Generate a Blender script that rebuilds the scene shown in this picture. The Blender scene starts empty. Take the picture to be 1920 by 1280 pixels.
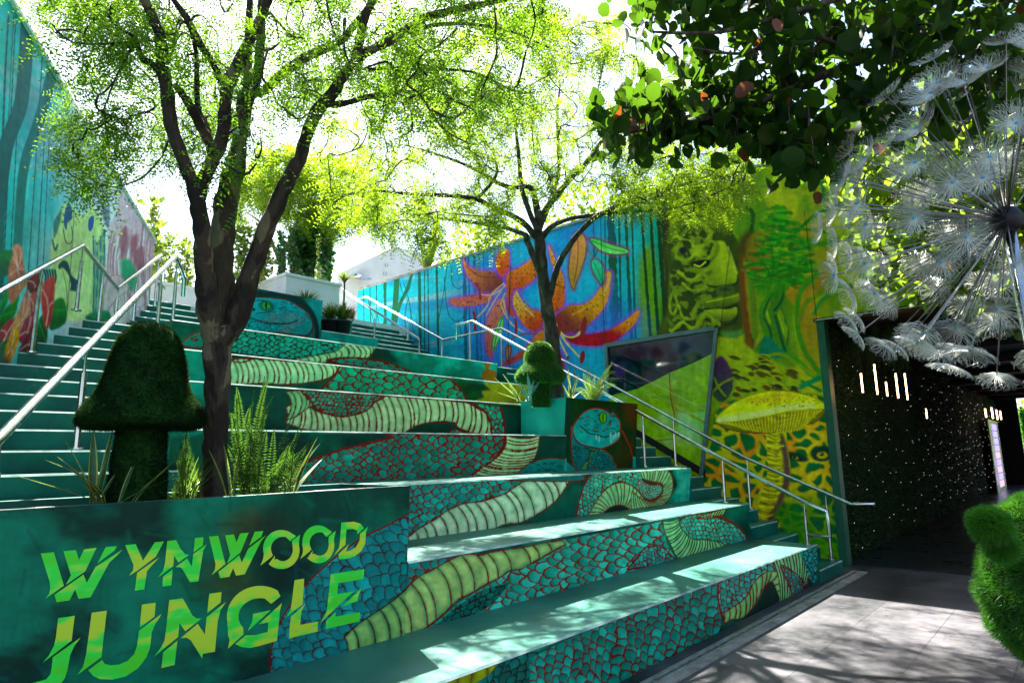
import bpy, math, random
import numpy as np
from mathutils import Vector, Matrix
random.seed(7)
rng = np.random.default_rng(11)
scene = bpy.context.scene
COL = scene.collection
rad = math.radians

# ------------------------------------------------------------------ camera
F_PX = 1190.13
S = 2.6                                 # metres per survey unit
EYE = 0.61                              # eye height above the pavement, survey units
RM = np.array([[0.66892776, -0.11898899, -0.73374197],
               [-0.74319216, -0.12588991, -0.65712795],
               [-0.01417971, 0.9848824, -0.17264294]])
cam_data = bpy.data.cameras.new("camera")
cam = bpy.data.objects.new("camera", cam_data)
COL.objects.link(cam)
cam_data.sensor_width = 36.0
cam_data.lens = F_PX / 1920 * 36.0
cam_data.clip_start = 0.05
cam_data.clip_end = 2000
M4 = Matrix([list(RM[0]) + [0], list(RM[1]) + [0], list(RM[2]) + [EYE * S], [0, 0, 0, 1]])
cam.matrix_world = M4
scene.camera = cam

# ------------------------------------------------------------------ light
SUN = np.array([0.247, 0.541, 0.806]); SUN /= np.linalg.norm(SUN)
world = bpy.data.worlds.new("World"); scene.world = world
world.use_nodes = True
wn = world.node_tree.nodes; wl = world.node_tree.links
sky = wn.new("ShaderNodeTexSky"); sky.sky_type = 'NISHITA'; sky.sun_disc = False
sky.sun_elevation = math.asin(SUN[2]); sky.sun_rotation = math.atan2(SUN[0], SUN[1])
sky.dust_density = 1.5; sky.air_density = 1.0; sky.ozone_density = 1.0
bg = wn["Background"]; bg.inputs[1].default_value = 0.06
wl.new(sky.outputs[0], bg.inputs[0])
sd = bpy.data.lights.new("sun", 'SUN'); sd.energy = 5.0; sd.angle = rad(0.53); sd.color = (1.0, 0.96, 0.88)
so = bpy.data.objects.new("sun", sd); COL.objects.link(so)
so.rotation_mode = 'QUATERNION'
so.rotation_quaternion = Vector(SUN).to_track_quat('Z', 'Y')
so.location = (6, 12, 20)
scene.view_settings.view_transform = 'Standard'
scene.view_settings.look = 'None'
scene.view_settings.exposure = 2.93
scene.view_settings.gamma = 1.0
try:
    scene.cycles.max_bounces = 8; scene.cycles.transparent_max_bounces = 12
    scene.cycles.transmission_bounces = 6; scene.cycles.caustics_reflective = False
    scene.cycles.caustics_refractive = False
except Exception:
    pass

# ------------------------------------------------------------------ survey helpers
def W(x, y, z):                         # survey units, eye = origin -> metres, pavement = 0
    return np.array([x * S, y * S, (z + EYE) * S])
def ray(px, py):
    return RM @ np.array([px - 960.0, -(py - 640.0), -F_PX])
def AY(px, py, y):
    d = ray(px, py); t = y / d[1]; return W(d[0] * t, y, d[2] * t)
def AX(px, py, x):
    d = ray(px, py); t = x / d[0]; return W(x, d[1] * t, d[2] * t)
def AZ(px, py, z):
    d = ray(px, py); t = z / d[2]; return W(d[0] * t, d[1] * t, z)
def AD(px, py, dist):                   # metres along the view axis
    d = ray(px, py) / F_PX * dist
    return d + np.array([0, 0, EYE * S])
def to_px(P):
    P = np.asarray(P, float); q = (P - np.array([0, 0, EYE * S])) @ RM
    dep = np.maximum(-q[:, 2], 0.05)
    return np.stack([960 + F_PX * q[:, 0] / dep, 640 - F_PX * q[:, 1] / dep], 1)
LWA, LWB = -1.215, 0.62                 # left wall line x = LWA + LWB*y
def AL(px, py, off=0.0):                # point on the left wall plane (offset towards the stairs)
    d = ray(px, py); t = (LWA + off) / (d[0] - LWB * d[1])
    return W(d[0] * t, d[1] * t, d[2] * t)

# ------------------------------------------------------------------ object helpers
def mesh_obj(name, V, Fc, mat=None, parent=None, smooth=False, mats=None, midx=None):
    me = bpy.data.meshes.new(name)
    V = np.asarray(V, np.float32).reshape(-1, 3)
    if isinstance(Fc, np.ndarray):
        n, k = Fc.shape
        me.vertices.add(len(V)); me.vertices.foreach_set("co", V.ravel())
        me.loops.add(n * k); me.loops.foreach_set("vertex_index", Fc.astype(np.int32).ravel())
        me.polygons.add(n); me.polygons.foreach_set("loop_start", np.arange(0, n * k, k, dtype=np.int32))
        me.polygons.foreach_set("loop_total", np.full(n, k, np.int32))
        if midx is not None: me.polygons.foreach_set("material_index", np.asarray(midx, np.int32))
        me.update(calc_edges=True)
    else:
        me.from_pydata([tuple(map(float, v)) for v in V], [], Fc)
        if midx is not None:
            for p, i in zip(me.polygons, midx): p.material_index = i
    for m in (mats or ([mat] if mat else [])): me.materials.append(m)
    if smooth:
        me.polygons.foreach_set("use_smooth", np.ones(len(me.polygons), bool))
    o = bpy.data.objects.new(name, me); COL.objects.link(o)
    if parent is not None: o.parent = parent
    return o

def tag(o, label=None, cat=None, group=None, kind=None):
    if label: o["label"] = label
    if cat: o["category"] = cat
    if group: o["group"] = group
    if kind: o["kind"] = kind
    return o

def thing(name, label, cat, loc=(0, 0, 0), group=None):
    o = bpy.data.objects.new(name, None); COL.objects.link(o)
    o.location = tuple(map(float, loc)); o.empty_display_size = 0.2
    return tag(o, label, cat, group)

class MB:
    """collects shapes and links them as one mesh; coordinates are world, stored relative to org"""
    def __init__(s, org=(0, 0, 0)):
        s.v = []; s.f = []; s.n = 0; s.org = np.array(org, float)
    def add(s, V, Fc):
        V = np.asarray(V, float).reshape(-1, 3)
        s.v.append(V); s.f += [tuple(i + s.n for i in f) for f in Fc]; s.n += len(V)
    def box(s, a, b):
        x0, y0, z0 = a; x1, y1, z1 = b
        s.add([(x0,y0,z0),(x1,y0,z0),(x1,y1,z0),(x0,y1,z0),(x0,y0,z1),(x1,y0,z1),(x1,y1,z1),(x0,y1,z1)],
              [(0,3,2,1),(4,5,6,7),(0,1,5,4),(1,2,6,5),(2,3,7,6),(3,0,4,7)])
    def prism(s, bottom, top):
        n = len(bottom)
        s.add(list(bottom) + list(top), [tuple(range(n))[::-1], tuple(range(n, 2*n))] +
              [(i, (i+1) % n, n + (i+1) % n, n + i) for i in range(n)])
    def tube(s, pts, r, k=8, cap=True):
        pts = [np.array(p, float) for p in pts]
        rs = r if hasattr(r, '__len__') else [r] * len(pts)
        V = []; up = None
        for i, p in enumerate(pts):
            a = pts[max(i-1, 0)]; b = pts[min(i+1, len(pts)-1)]
            t = b - a; t /= (np.linalg.norm(t) + 1e-9)
            if up is None:
                up = np.array([0, 0, 1.0]) if abs(t[2]) < .9 else np.array([1.0, 0, 0])
            u = np.cross(t, up); u /= (np.linalg.norm(u) + 1e-9); w = np.cross(u, t); up = w
            for j in range(k):
                an = 2 * math.pi * j / k
                V.append(p + rs[i] * (math.cos(an) * u + math.sin(an) * w))
        Fc = []
        for i in range(len(pts) - 1):
            for j in range(k):
                Fc.append((i*k+j, i*k+(j+1) % k, (i+1)*k+(j+1) % k, (i+1)*k+j))
        if cap:
            Fc.append(tuple(range(k))[::-1]); Fc.append(tuple((len(pts)-1)*k + j for j in range(k)))
        s.add(V, Fc)
    def lathe(s, c, prof, k=24, cap=True, axis=None):
        V = []; Fc = []
        for (r, z) in prof:
            for j in range(k):
                an = 2*math.pi*j/k; V.append((c[0] + r*math.cos(an), c[1] + r*math.sin(an), c[2] + z))
        for i in range(len(prof)-1):
            for j in range(k):
                Fc.append((i*k+j, i*k+(j+1) % k, (i+1)*k+(j+1) % k, (i+1)*k+j))
        if cap: Fc.append(tuple(range(k))[::-1]); Fc.append(tuple((len(prof)-1)*k + j for j in range(k)))
        s.add(V, Fc)
    def build(s, name, mat, parent=None, smooth=False):
        V = np.concatenate(s.v) - s.org
        return mesh_obj(name, V, s.f, mat, parent, smooth)

# ------------------------------------------------------------------ materials
def lin(c):
    c = np.asarray(c, float) / 255.0
    return np.where(c <= .04045, c / 12.92, ((c + .055) / 1.055) ** 2.4)
def L4(c): return tuple(float(v) for v in lin(c)) + (1.0,)
def new_mat(name):
    m = bpy.data.materials.new(name); m.use_nodes = True
    return m, m.node_tree.nodes, m.node_tree.links, m.node_tree.nodes["Principled BSDF"]
def setp(b, rough=.5, spec=.5, metal=0., coat=0.):
    b.inputs["Roughness"].default_value = rough; b.inputs["Specular IOR Level"].default_value = spec
    b.inputs["Metallic"].default_value = metal; b.inputs["Coat Weight"].default_value = coat
def noise_mat(name, c1, c2, scale=3., rough=.6, spec=.5, metal=0., detail=8., bump=0., bscale=60., c3=None, sharp=False, stretch=None, coat=0., rr=0., wear=None):
    m, n, l, b = new_mat(name); setp(b, rough, spec, metal, coat)
    tc = n.new("ShaderNodeTexCoord"); mp = n.new("ShaderNodeMapping"); nz = n.new("ShaderNodeTexNoise"); cr = n.new("ShaderNodeValToRGB")
    if stretch: mp.inputs["Scale"].default_value = stretch
    nz.inputs["Scale"].default_value = scale; nz.inputs["Detail"].default_value = detail; nz.inputs["Roughness"].default_value = .6
    l.new(tc.outputs["Object"], mp.inputs[0]); l.new(mp.outputs[0], nz.inputs[0]); l.new(nz.outputs[0], cr.inputs[0])
    e = cr.color_ramp.elements; a0, a1 = (.46, .54) if sharp else (.33, .67)
    e[0].position = a0; e[1].position = a1; e[0].color = tuple(c1) + (1,); e[1].color = tuple(c2) + (1,)
    if c3 is not None:
        x = e.new(a1 + .08); x.color = tuple(c3) + (1,)
    l.new(cr.outputs[0], b.inputs["Base Color"])
    if wear:      # (colour, amount, scale): scuffs and grime with ragged shapes
        wc, amt, wsc = wear
        w1 = n.new("ShaderNodeTexNoise"); w1.inputs["Scale"].default_value = wsc; w1.inputs["Detail"].default_value = 14; w1.inputs["Roughness"].default_value = .72; w1.inputs["Distortion"].default_value = .3
        l.new(mp.outputs[0], w1.inputs[0]); wm = n.new("ShaderNodeMapRange"); wm.inputs[1].default_value = .60; wm.inputs[2].default_value = .68; wm.inputs[3].default_value = 0; wm.inputs[4].default_value = amt; l.new(w1.outputs[0], wm.inputs[0])
        wx = n.new("ShaderNodeMix"); wx.data_type = 'RGBA'; wx.inputs[7].default_value = tuple(wc)+(1,); l.new(wm.outputs[0], wx.inputs[0]); l.new(cr.outputs[0], wx.inputs[6])
        w2 = n.new("ShaderNodeTexNoise"); w2.inputs["Scale"].default_value = wsc*.35; w2.inputs["Detail"].default_value = 8; l.new(tc.outputs["Object"], w2.inputs[0]); w3 = n.new("ShaderNodeMapRange"); w3.inputs[1].default_value = .35; w3.inputs[2].default_value = .65; w3.inputs[3].default_value = .66; w3.inputs[4].default_value = 1.12; l.new(w2.outputs[0], w3.inputs[0])
        vm = n.new("ShaderNodeVectorMath"); vm.operation = 'SCALE'; l.new(wx.outputs[2], vm.inputs[0]); l.new(w3.outputs[0], vm.inputs[3]); l.new(vm.outputs[0], b.inputs["Base Color"])
    if rr:
        mr = n.new("ShaderNodeMapRange"); mr.inputs[3].default_value = rough - rr; mr.inputs[4].default_value = rough + rr
        mr.inputs[1].default_value = .3; mr.inputs[2].default_value = .7
        l.new(nz.outputs[0], mr.inputs[0]); l.new(mr.outputs[0], b.inputs["Roughness"])
    if bump:
        n2 = n.new("ShaderNodeTexNoise"); n2.inputs["Scale"].default_value = bscale; n2.inputs["Detail"].default_value = 6
        l.new(mp.outputs[0], n2.inputs[0]); bp = n.new("ShaderNodeBump"); bp.inputs["Strength"].default_value = bump; bp.inputs["Distance"].default_value = .02
        l.new(n2.outputs[0], bp.inputs["Height"]); l.new(bp.outputs[0], b.inputs["Normal"])
    return m
def leaf_mat(name, c1, c2, trans, tw=.5, rough=.45, scale=1.5, c3=None, spec=.4):
    """leaf: reflecting blade mixed with translucent light from behind; colour varies by noise in object space"""
    m, n, l, b = new_mat(name); setp(b, rough, spec)
    tc = n.new("ShaderNodeTexCoord"); nz = n.new("ShaderNodeTexNoise"); cr = n.new("ShaderNodeValToRGB")
    nz.inputs["Scale"].default_value = scale; nz.inputs["Detail"].default_value = 5
    l.new(tc.outputs["Object"], nz.inputs[0]); l.new(nz.outputs[0], cr.inputs[0])
    e = cr.color_ramp.elements; e[0].position = .36; e[1].position = .62
    e[0].color = tuple(c1) + (1,); e[1].color = tuple(c2) + (1,)
    if c3 is not None: x = e.new(.68); x.color = tuple(c3) + (1,)
    l.new(cr.outputs[0], b.inputs["Base Color"])
    tr = n.new("ShaderNodeBsdfTranslucent"); mx = n.new("ShaderNodeMixShader"); mc = n.new("ShaderNodeMix"); mc.data_type = 'RGBA'; mc.blend_type = 'MULTIPLY'
    mc.inputs[0].default_value = 0.0
    tm = n.new("ShaderNodeMix"); tm.data_type = 'RGBA'; tm.inputs[0].default_value = .65
    l.new(cr.outputs[0], tm.inputs[6]); tm.inputs[7].default_value = tuple(trans) + (1,)
    l.new(tm.outputs[2], tr.inputs[0]); mx.inputs[0].default_value = tw
    l.new(b.outputs[0], mx.inputs[1]); l.new(tr.outputs[0], mx.inputs[2])
    l.new(mx.outputs[0], n["Material Output"].inputs[0])
    return m
def vcol_mat(name, rough=.5, spec=.4, bump=.12):
    m, n, l, b = new_mat(name); setp(b, rough, spec)
    at = n.new("ShaderNodeAttribute"); at.attribute_name = "paint"
    tc = n.new("ShaderNodeTexCoord"); nz = n.new("ShaderNodeTexNoise"); nz.inputs["Scale"].default_value = 9; nz.inputs["Detail"].default_value = 9
    mp = n.new("ShaderNodeMapping"); mp.inputs["Scale"].default_value = (1, 1, 1.6)
    l.new(tc.outputs["Object"], mp.inputs[0]); l.new(mp.outputs[0], nz.inputs[0])
    mr = n.new("ShaderNodeMapRange"); mr.inputs[1].default_value = .3; mr.inputs[2].default_value = .7; mr.inputs[3].default_value = .82; mr.inputs[4].default_value = 1.16
    l.new(nz.outputs[0], mr.inputs[0])
    vm = n.new("ShaderNodeVectorMath"); vm.operation = 'SCALE'; l.new(at.outputs["Color"], vm.inputs[0]); l.new(mr.outputs[0], vm.inputs[3])
    ms = n.new("ShaderNodeMapping"); ms.inputs["Scale"].default_value = (5, 5, .7); ns = n.new("ShaderNodeTexNoise"); ns.inputs["Scale"].default_value = 1.6; ns.inputs["Detail"].default_value = 10; ns.inputs["Roughness"].default_value = .65
    l.new(tc.outputs["Object"], ms.inputs[0]); l.new(ms.outputs[0], ns.inputs[0]); m3 = n.new("ShaderNodeMapRange"); m3.inputs[1].default_value = .36; m3.inputs[2].default_value = .62; m3.inputs[3].default_value = .80; m3.inputs[4].default_value = 1.05; l.new(ns.outputs[0], m3.inputs[0])
    v2 = n.new("ShaderNodeVectorMath"); v2.operation = 'SCALE'; l.new(vm.outputs[0], v2.inputs[0]); l.new(m3.outputs[0], v2.inputs[3])
    l.new(v2.outputs[0], b.inputs["Base Color"])
    n2 = n.new("ShaderNodeTexNoise"); n2.inputs["Scale"].default_value = 45; n2.inputs["Detail"].default_value = 6
    l.new(mp.outputs[0], n2.inputs[0]); bp = n.new("ShaderNodeBump"); bp.inputs["Strength"].default_value = bump; bp.inputs["Distance"].default_value = .01
    l.new(n2.outputs[0], bp.inputs["Height"]); l.new(bp.outputs[0], b.inputs["Normal"])
    return m
def emis_mat(name, col, st):
    m, n, l, b = new_mat(name)
    b.inputs["Base Color"].default_value = tuple(col) + (1,); b.inputs["Emission Color"].default_value = tuple(col) + (1,)
    b.inputs["Emission Strength"].default_value = st
    return m

M = {}
M['teal'] = noise_mat("teal_paint", (.002, .09, .066), (.006, .15, .112), 2.2, .5, .2, bump=.10, bscale=30, rr=.08, wear=((.10, .15, .13), .5, 9))
M['teal_tread'] = noise_mat("teal_tread_paint", (.022, .15, .11), (.045, .21, .16), 1.4, .46, .38, bump=.08, bscale=40, rr=.08, c3=(.08, .25, .195), wear=((.14, .16, .14), .8, 5))
M['nosing'] = noise_mat("worn_sunlit_nosing", (.05, .18, .14), (.52, .64, .60), 5, .3, .6)  # pale streaks stand in for sun catching the worn step edges
M['paint'] = vcol_mat("mural_paint", .62, .16)
M['mural'] = vcol_mat("wall_mural_paint", .65, .15, .08)
M['steel'] = noise_mat("brushed_steel", (.42, .42, .40), (.62, .62, .6), 14, .22, .5, 1.0, rr=.06)
M['concrete'] = noise_mat("raw_concrete", (.16, .15, .13), (.34, .33, .30), 7, .8, .3, bump=.3)
M['white'] = noise_mat("white_render", (.62, .62, .56), (.75, .75, .70), 2, .8, .2, bump=.1)
M['soil'] = noise_mat("soil", (.02, .014, .008), (.07, .045, .025), 20, .95, .1, bump=.8, bscale=90)
M['black'] = noise_mat("black_panel", (.002, .002, .002), (.006, .006, .006), 6, .5, .3)
M['green_trim'] = noise_mat("dark_green_trim", (.004, .06, .03), (.01, .1, .05), 4, .4, .4)
# ------------------------------------------------------------------ painting engine
# paint is evaluated at the vertices of finely divided wall panels; shapes are given in survey-photo
# coordinates and unprojected onto the panel they are painted on.
def _hash(ix, iy, s=0):
    h = (ix * 374761393 + iy * 668265263 + s * 1442695041) & 0xffffffff
    h = ((h ^ (h >> 13)) * 1274126177) & 0xffffffff
    return ((h ^ (h >> 16)) & 0xffff) / 65535.0
def vnoise(P, sc, s=0):
    q = P / sc; i = np.floor(q).astype(np.int64); f = q - i; f = f * f * (3 - 2 * f)
    a = _hash(i[:, 0], i[:, 1], s); b = _hash(i[:, 0]+1, i[:, 1], s); c = _hash(i[:, 0], i[:, 1]+1, s); d = _hash(i[:, 0]+1, i[:, 1]+1, s)
    return (a*(1-f[:, 0])+b*f[:, 0])*(1-f[:, 1]) + (c*(1-f[:, 0])+d*f[:, 0])*f[:, 1]
def fbm(P, sc, o=4, s=0):
    t = 0; w = 0; a = 1.
    for k in range(o):
        t = t + a * vnoise(P, sc / 2**k, s + k*7); w += a; a *= .5
    return t / w
def sst(x, a, b):
    t = np.clip((x - a) / (b - a + 1e-12), 0, 1); return t * t * (3 - 2 * t)
def Z(ox, oy, sc):
    return lambda *pts: [(ox + x / sc, oy + y / sc) for x, y in pts]
def crom(pts, n=6, closed=False):
    p = np.array(pts, float)
    if len(p) < 3: return p
    N = len(p); out = []
    rngi = range(N) if closed else range(N - 1)
    for i in rngi:
        if closed: a, b, c, d = p[(i-1) % N], p[i], p[(i+1) % N], p[(i+2) % N]
        else: a, b, c, d = p[max(i-1, 0)], p[i], p[i+1], p[min(i+2, N-1)]
        for k in range(n):
            t = k / n
            out.append(.5*((2*b) + (-a+c)*t + (2*a-5*b+4*c-d)*t*t + (-a+3*b-3*c+d)*t**3))
    if not closed: out.append(p[-1])
    return np.array(out)
def resample(p, n):
    p = np.asarray(p, float); d = np.r_[0, np.cumsum(np.hypot(*np.diff(p, axis=0).T))]
    t = np.linspace(0, d[-1], n); return np.stack([np.interp(t, d, p[:, 0]), np.interp(t, d, p[:, 1])], 1)

class Canvas:
    def __init__(s, P, base=(0, 0, 0)):
        s.P = P; s.C = np.tile(lin(base), (len(P), 1)).astype(float)
        s.c0 = P.min(0); s.c1 = P.max(0)
        # spatial buckets for speed
        s.bs = 24.0
        s.bx = np.floor(P / s.bs).astype(int); s.b0 = s.bx.min(0); s.nb = s.bx.max(0) - s.b0 + 1
        key = (s.bx[:, 0]-s.b0[0]) * s.nb[1] + (s.bx[:, 1]-s.b0[1])
        s.order = np.argsort(key, kind='stable'); s.start = np.searchsorted(key[s.order], np.arange(s.nb[0]*s.nb[1] + 1))
    def near(s, lo, hi):
        a = np.maximum(np.floor(np.array(lo)/s.bs).astype(int) - s.b0, 0); b = np.minimum(np.floor(np.array(hi)/s.bs).astype(int) - s.b0, s.nb-1)
        if (b < a).any(): return np.zeros(0, int)
        out = [s.order[s.start[x*s.nb[1]+a[1]]: s.start[x*s.nb[1]+b[1]+1]] for x in range(a[0], b[0]+1)]
        idx = np.concatenate(out); p = s.P[idx]
        return idx[(p[:, 0] >= lo[0]) & (p[:, 0] <= hi[0]) & (p[:, 1] >= lo[1]) & (p[:, 1] <= hi[1])]
    def mix(s, idx, a, col):
        col = lin(col) if not isinstance(col, np.ndarray) else col
        a = np.clip(a, 0, 1)[:, None]; s.C[idx] = s.C[idx]*(1-a) + col*a
    @staticmethod
    def inside(q, poly):
        c = np.zeros(len(q), bool); n = len(poly)
        for i in range(n):
            x0, y0 = poly[i]; x1, y1 = poly[(i+1) % n]
            if y0 == y1: continue
            m = ((y0 > q[:, 1]) != (y1 > q[:, 1]))
            c ^= m & (q[:, 0] < (x1-x0)*(q[:, 1]-y0)/(y1-y0) + x0)
        return c
    @staticmethod
    def dist(q, line, closed=False):
        best = np.full(len(q), 1e9); tt = np.zeros(len(q)); n = len(line); L = n if closed else n-1
        for i in range(L):
            a = np.array(line[i]); b = np.array(line[(i+1) % n]); ab = b-a; l2 = ab@ab + 1e-9
            t = np.clip(((q-a)@ab)/l2, 0, 1); d = np.hypot(*(q-a-t[:, None]*ab).T)
            m = d < best; best[m] = d[m]; tt[m] = (i+t[m])/L
        return best, tt
    def poly(s, pts, col, soft=0., smooth=True, a=1., col2=None, grad=None, nz=0., nsc=8., edge=None):
        """filled shape; col2+grad=(x0,y0,x1,y1) linear blend; nz mottles the colour; edge=(width,col) outline"""
        p = crom(pts, 5, True) if smooth else np.array(pts, float)
        m = soft + 3
        idx = s.near(p.min(0)-m, p.max(0)+m)
        if not len(idx): return
        q = s.P[idx]; ins = s.inside(q, p)
        if soft > 0:
            d, _ = s.dist(q, p, True); sd = np.where(ins, -d, d); al = 1 - sst(sd, -soft, soft)
        else: al = ins.astype(float)
        k = al > 0.003; idx = idx[k]; q = q[k]; al = al[k]*a
        c = lin(col)[None, :].repeat(len(q), 0)
        if col2 is not None:
            if grad is None: grad = (p[:, 0].min(), p[:, 1].min(), p[:, 0].min(), p[:, 1].max())
            g = np.array(grad, float); v = g[2:]-g[:2]; t = sst(((q-g[:2])@v)/(v@v), 0, 1)
            c = c*(1-t[:, None]) + lin(col2)*t[:, None]
        if nz: c = c*(1 + nz*(fbm(q, nsc, 3, 5)-.5)*2)[:, None]
        s.mix(idx, al, c)
        if edge: s.stroke(list(map(tuple, p)) + [tuple(p[0])], edge[0], edge[1], smooth=False)
    def stroke(s, pts, w, col, w2=None, soft=.8, smooth=True, a=1., wob=0.):
        p = crom(pts, 5) if smooth else np.array(pts, float)
        W_ = max(w, w2 or 0) + soft + 1
        idx = s.near(p.min(0)-W_, p.max(0)+W_)
        if not len(idx): return
        q = s.P[idx]; d, t = s.dist(q, p)
        ww = w if w2 is None else w*(1-t) + w2*t
        if wob: ww = ww*(1+wob*(vnoise(q, 7, 3)-.5)*2)
        al = 1 - sst(d, ww*.5 - soft*.5, ww*.5 + soft*.5)
        k = al > .01; s.mix(idx[k], al[k]*a, col)
    def ell(s, x, y, rx, ry, col, ang=0., soft=.15, a=1.):
        r = max(rx, ry)*(1+soft)+1; idx = s.near((x-r, y-r), (x+r, y+r))
        if not len(idx): return
        q = s.P[idx]-(x, y); c, n = math.cos(ang), math.sin(ang)
        u = (q[:, 0]*c+q[:, 1]*n)/rx; v = (-q[:, 0]*n+q[:, 1]*c)/ry; d = np.hypot(u, v)
        al = 1-sst(d, 1-soft, 1+soft); k = al > .01; s.mix(idx[k], al[k]*a, col)
    def belly(s, A, B, n, c1=(150, 215, 150), c2=(60, 150, 100), line=(120, 40, 20), lw=2.2, bulge=.12, shade=True):
        """ventral scales: band between two edges crossed by n curved ribs"""
        a = resample(crom(A, 8), n*12+1); b = resample(crom(B, 8), n*12+1); gg = np.random.default_rng(n*7+int(abs(A[0][0])))
        def pick(e):
            kn = np.clip(np.arange(n+1)*12+np.r_[0, gg.normal(0, 1.9, n-1), 0], 0, n*12); kk = np.interp(np.arange(n*4+1)/4, np.arange(n+1), np.sort(kn)); return np.stack([np.interp(kk, np.arange(len(e)), e[:, 0]), np.interp(kk, np.arange(len(e)), e[:, 1])], 1)
        gs = gg.bit_generator.state; a = pick(a); gg.bit_generator.state = gs; b = pick(b)
        pg = np.concatenate([a, b[::-1]])
        idx = s.near(pg.min(0)-3, pg.max(0)+3)
        if not len(idx): return
        # each scale is its own quad, with a bulged side
        for i in range(n):
            A0, A1, B0, B1 = a[i*4], a[i*4+4], b[i*4], b[i*4+4]
            def side(p0, p1, dirv):
                t = np.linspace(0, 1, 7)[:, None]; return p0*(1-t)+p1*t + dirv*(4*t*(1-t))*bulge
            dv = ((A1-A0)+(B1-B0))/2; L = np.hypot(*(B0-A0)); dv = dv/(np.hypot(*dv)+1e-6)*L
            s0 = side(A0, B0, dv); s1 = side(A1, B1, dv)
            q4 = np.concatenate([s0, b[i*4+1:i*4+4], s1[::-1], a[i*4+1:i*4+4][::-1]])
            ii = s.near(q4.min(0)-2, q4.max(0)+2)
            if not len(ii): continue
            q = s.P[ii]; ins = s.inside(q, q4); ii = ii[ins]; q = q[ins]
            if len(ii):
                d, _ = s.dist(q, q4, True); w = max(2.5, .34*np.hypot(*(A1-A0)))
                t = np.clip((.30+.7*sst(d, 0, w))[:, None]*(.5+.95*fbm(q, 12, 3, i))[:, None], 0, 1.2)
                s.C[ii] = lin(c2)*(1-t)+lin(c1)*t
            s.stroke(s0, lw, line, smooth=False, wob=.5)
            if i == n-1: s.stroke(s1, lw, line, smooth=False, wob=.5)
        s.stroke(a, lw*1.1, line, smooth=False, wob=.5); s.stroke(b, lw*1.1, line, smooth=False, wob=.5)
    def scales(s, region, sz, ang=0., asp=1.5, lw=2.4, c1=(40, 190, 165), c2=(8, 115, 100), line=(115, 28, 12), seed=0, smooth=True, outline=True, jit=.5):
        """fish-skin cells with painted outlines, clipped to region"""
        p = crom(region, 5, True) if smooth else np.array(region, float)
        idx = s.near(p.min(0)-2, p.max(0)+2)
        if not len(idx): return
        q = s.P[idx]; ins = s.inside(q, p); idx = idx[ins]; q = q[ins]
        if not len(idx): return
        c, n = math.cos(ang), math.sin(ang)
        wq = q + np.stack([fbm(q, sz*2.4, 3, 3)-.5, fbm(q, sz*2.4, 3, 9)-.5], 1)*sz*1.1 + np.stack([vnoise(q, sz*.35, 13)-.5, vnoise(q, sz*.35, 19)-.5], 1)*sz*.12
        u = (wq[:, 0]*c+wq[:, 1]*n)/(sz*asp); v = (-wq[:, 0]*n+wq[:, 1]*c)/sz
        CS = .58; ru, rv = .74, .60     # overlapping rounded scales: later columns lie over earlier ones
        ic = np.floor(u/CS).astype(np.int64); best = np.full(len(q), -10**9, np.int64); bd = np.zeros(len(q)); hid = np.zeros(len(q)); du1 = np.zeros(len(q))
        for di in (-2, -1, 0, 1, 2):
            ii = ic+di; sh = (ii & 1)*.5; jv = np.floor(v-sh).astype(np.int64)
            for dj in (0, 1):
                jj = jv+dj
                sx = (ii+.5)*CS+jit*.5*(_hash(ii, jj, seed)-.5); sy = jj+sh+jit*.5*(_hash(ii, jj, seed+5)-.5); k_ = 1+.5*jit*(_hash(ii, jj, seed+7)-.5)
                d = np.hypot((u-sx)/(ru*k_), (v-sy)/(rv*k_)); m = (d < 1) & (ii > best)
                best = np.where(m, ii, best); bd = np.where(m, 1-d, bd); hid = np.where(m, _hash(ii, jj, seed+9), hid); du1 = np.where(m, u-sx, du1)
        e = bd*.62*sz
        lwv = lw*(.45+.95*vnoise(q, sz*1.3, 2))
        al = 1-sst(e, lwv*.7-.5, lwv*.7+.5)
        t = (.12+sst(e, 0, sz*.24)*(.35+.75*hid*hid) + .42*du1)[:, None]
        t = np.clip(t*(.55+.9*fbm(q, sz*.55, 3, 4))[:, None], 0, 1.25)
        s.C[idx] = (lin(c2)*(1-t)+lin(c1)*t)*(1-al[:, None]) + lin(line)*al[:, None]
        if outline: s.stroke(list(map(tuple, p))+[tuple(p[0])], lw*1.5, line, smooth=False, wob=.4)
    def cloud(s, poly, c1, c2, sc=40., soft=6., smooth=True, a=1., lo=.35, hi=.65, seed=1, stretch=(1, 1)):
        p = crom(poly, 5, True) if smooth else np.array(poly, float)
        idx = s.near(p.min(0)-soft-2, p.max(0)+soft+2)
        if not len(idx): return
        q = s.P[idx]; ins = s.inside(q, p); d, _ = s.dist(q, p, True); al = 1-sst(np.where(ins, -d, d), -soft, soft)
        t = sst(fbm(q/np.array(stretch), sc, 5, seed), lo, hi)[:, None]
        s.mix(idx, al*a, lin(c1)*(1-t)+lin(c2)*t)
    def dots(s, poly, n, r, col, seed=0):
        p = crom(poly, 5, True); g = np.random.default_rng(seed); k = 0; lo, hi = p.min(0), p.max(0)
        c = g.uniform(lo, hi, (n*4, 2)); c = c[s.inside(c, p)][:n]
        for x, y in c: s.ell(x, y, r*g.uniform(.6, 1.2), r*g.uniform(.6, 1.1), col, soft=.3)

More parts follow.
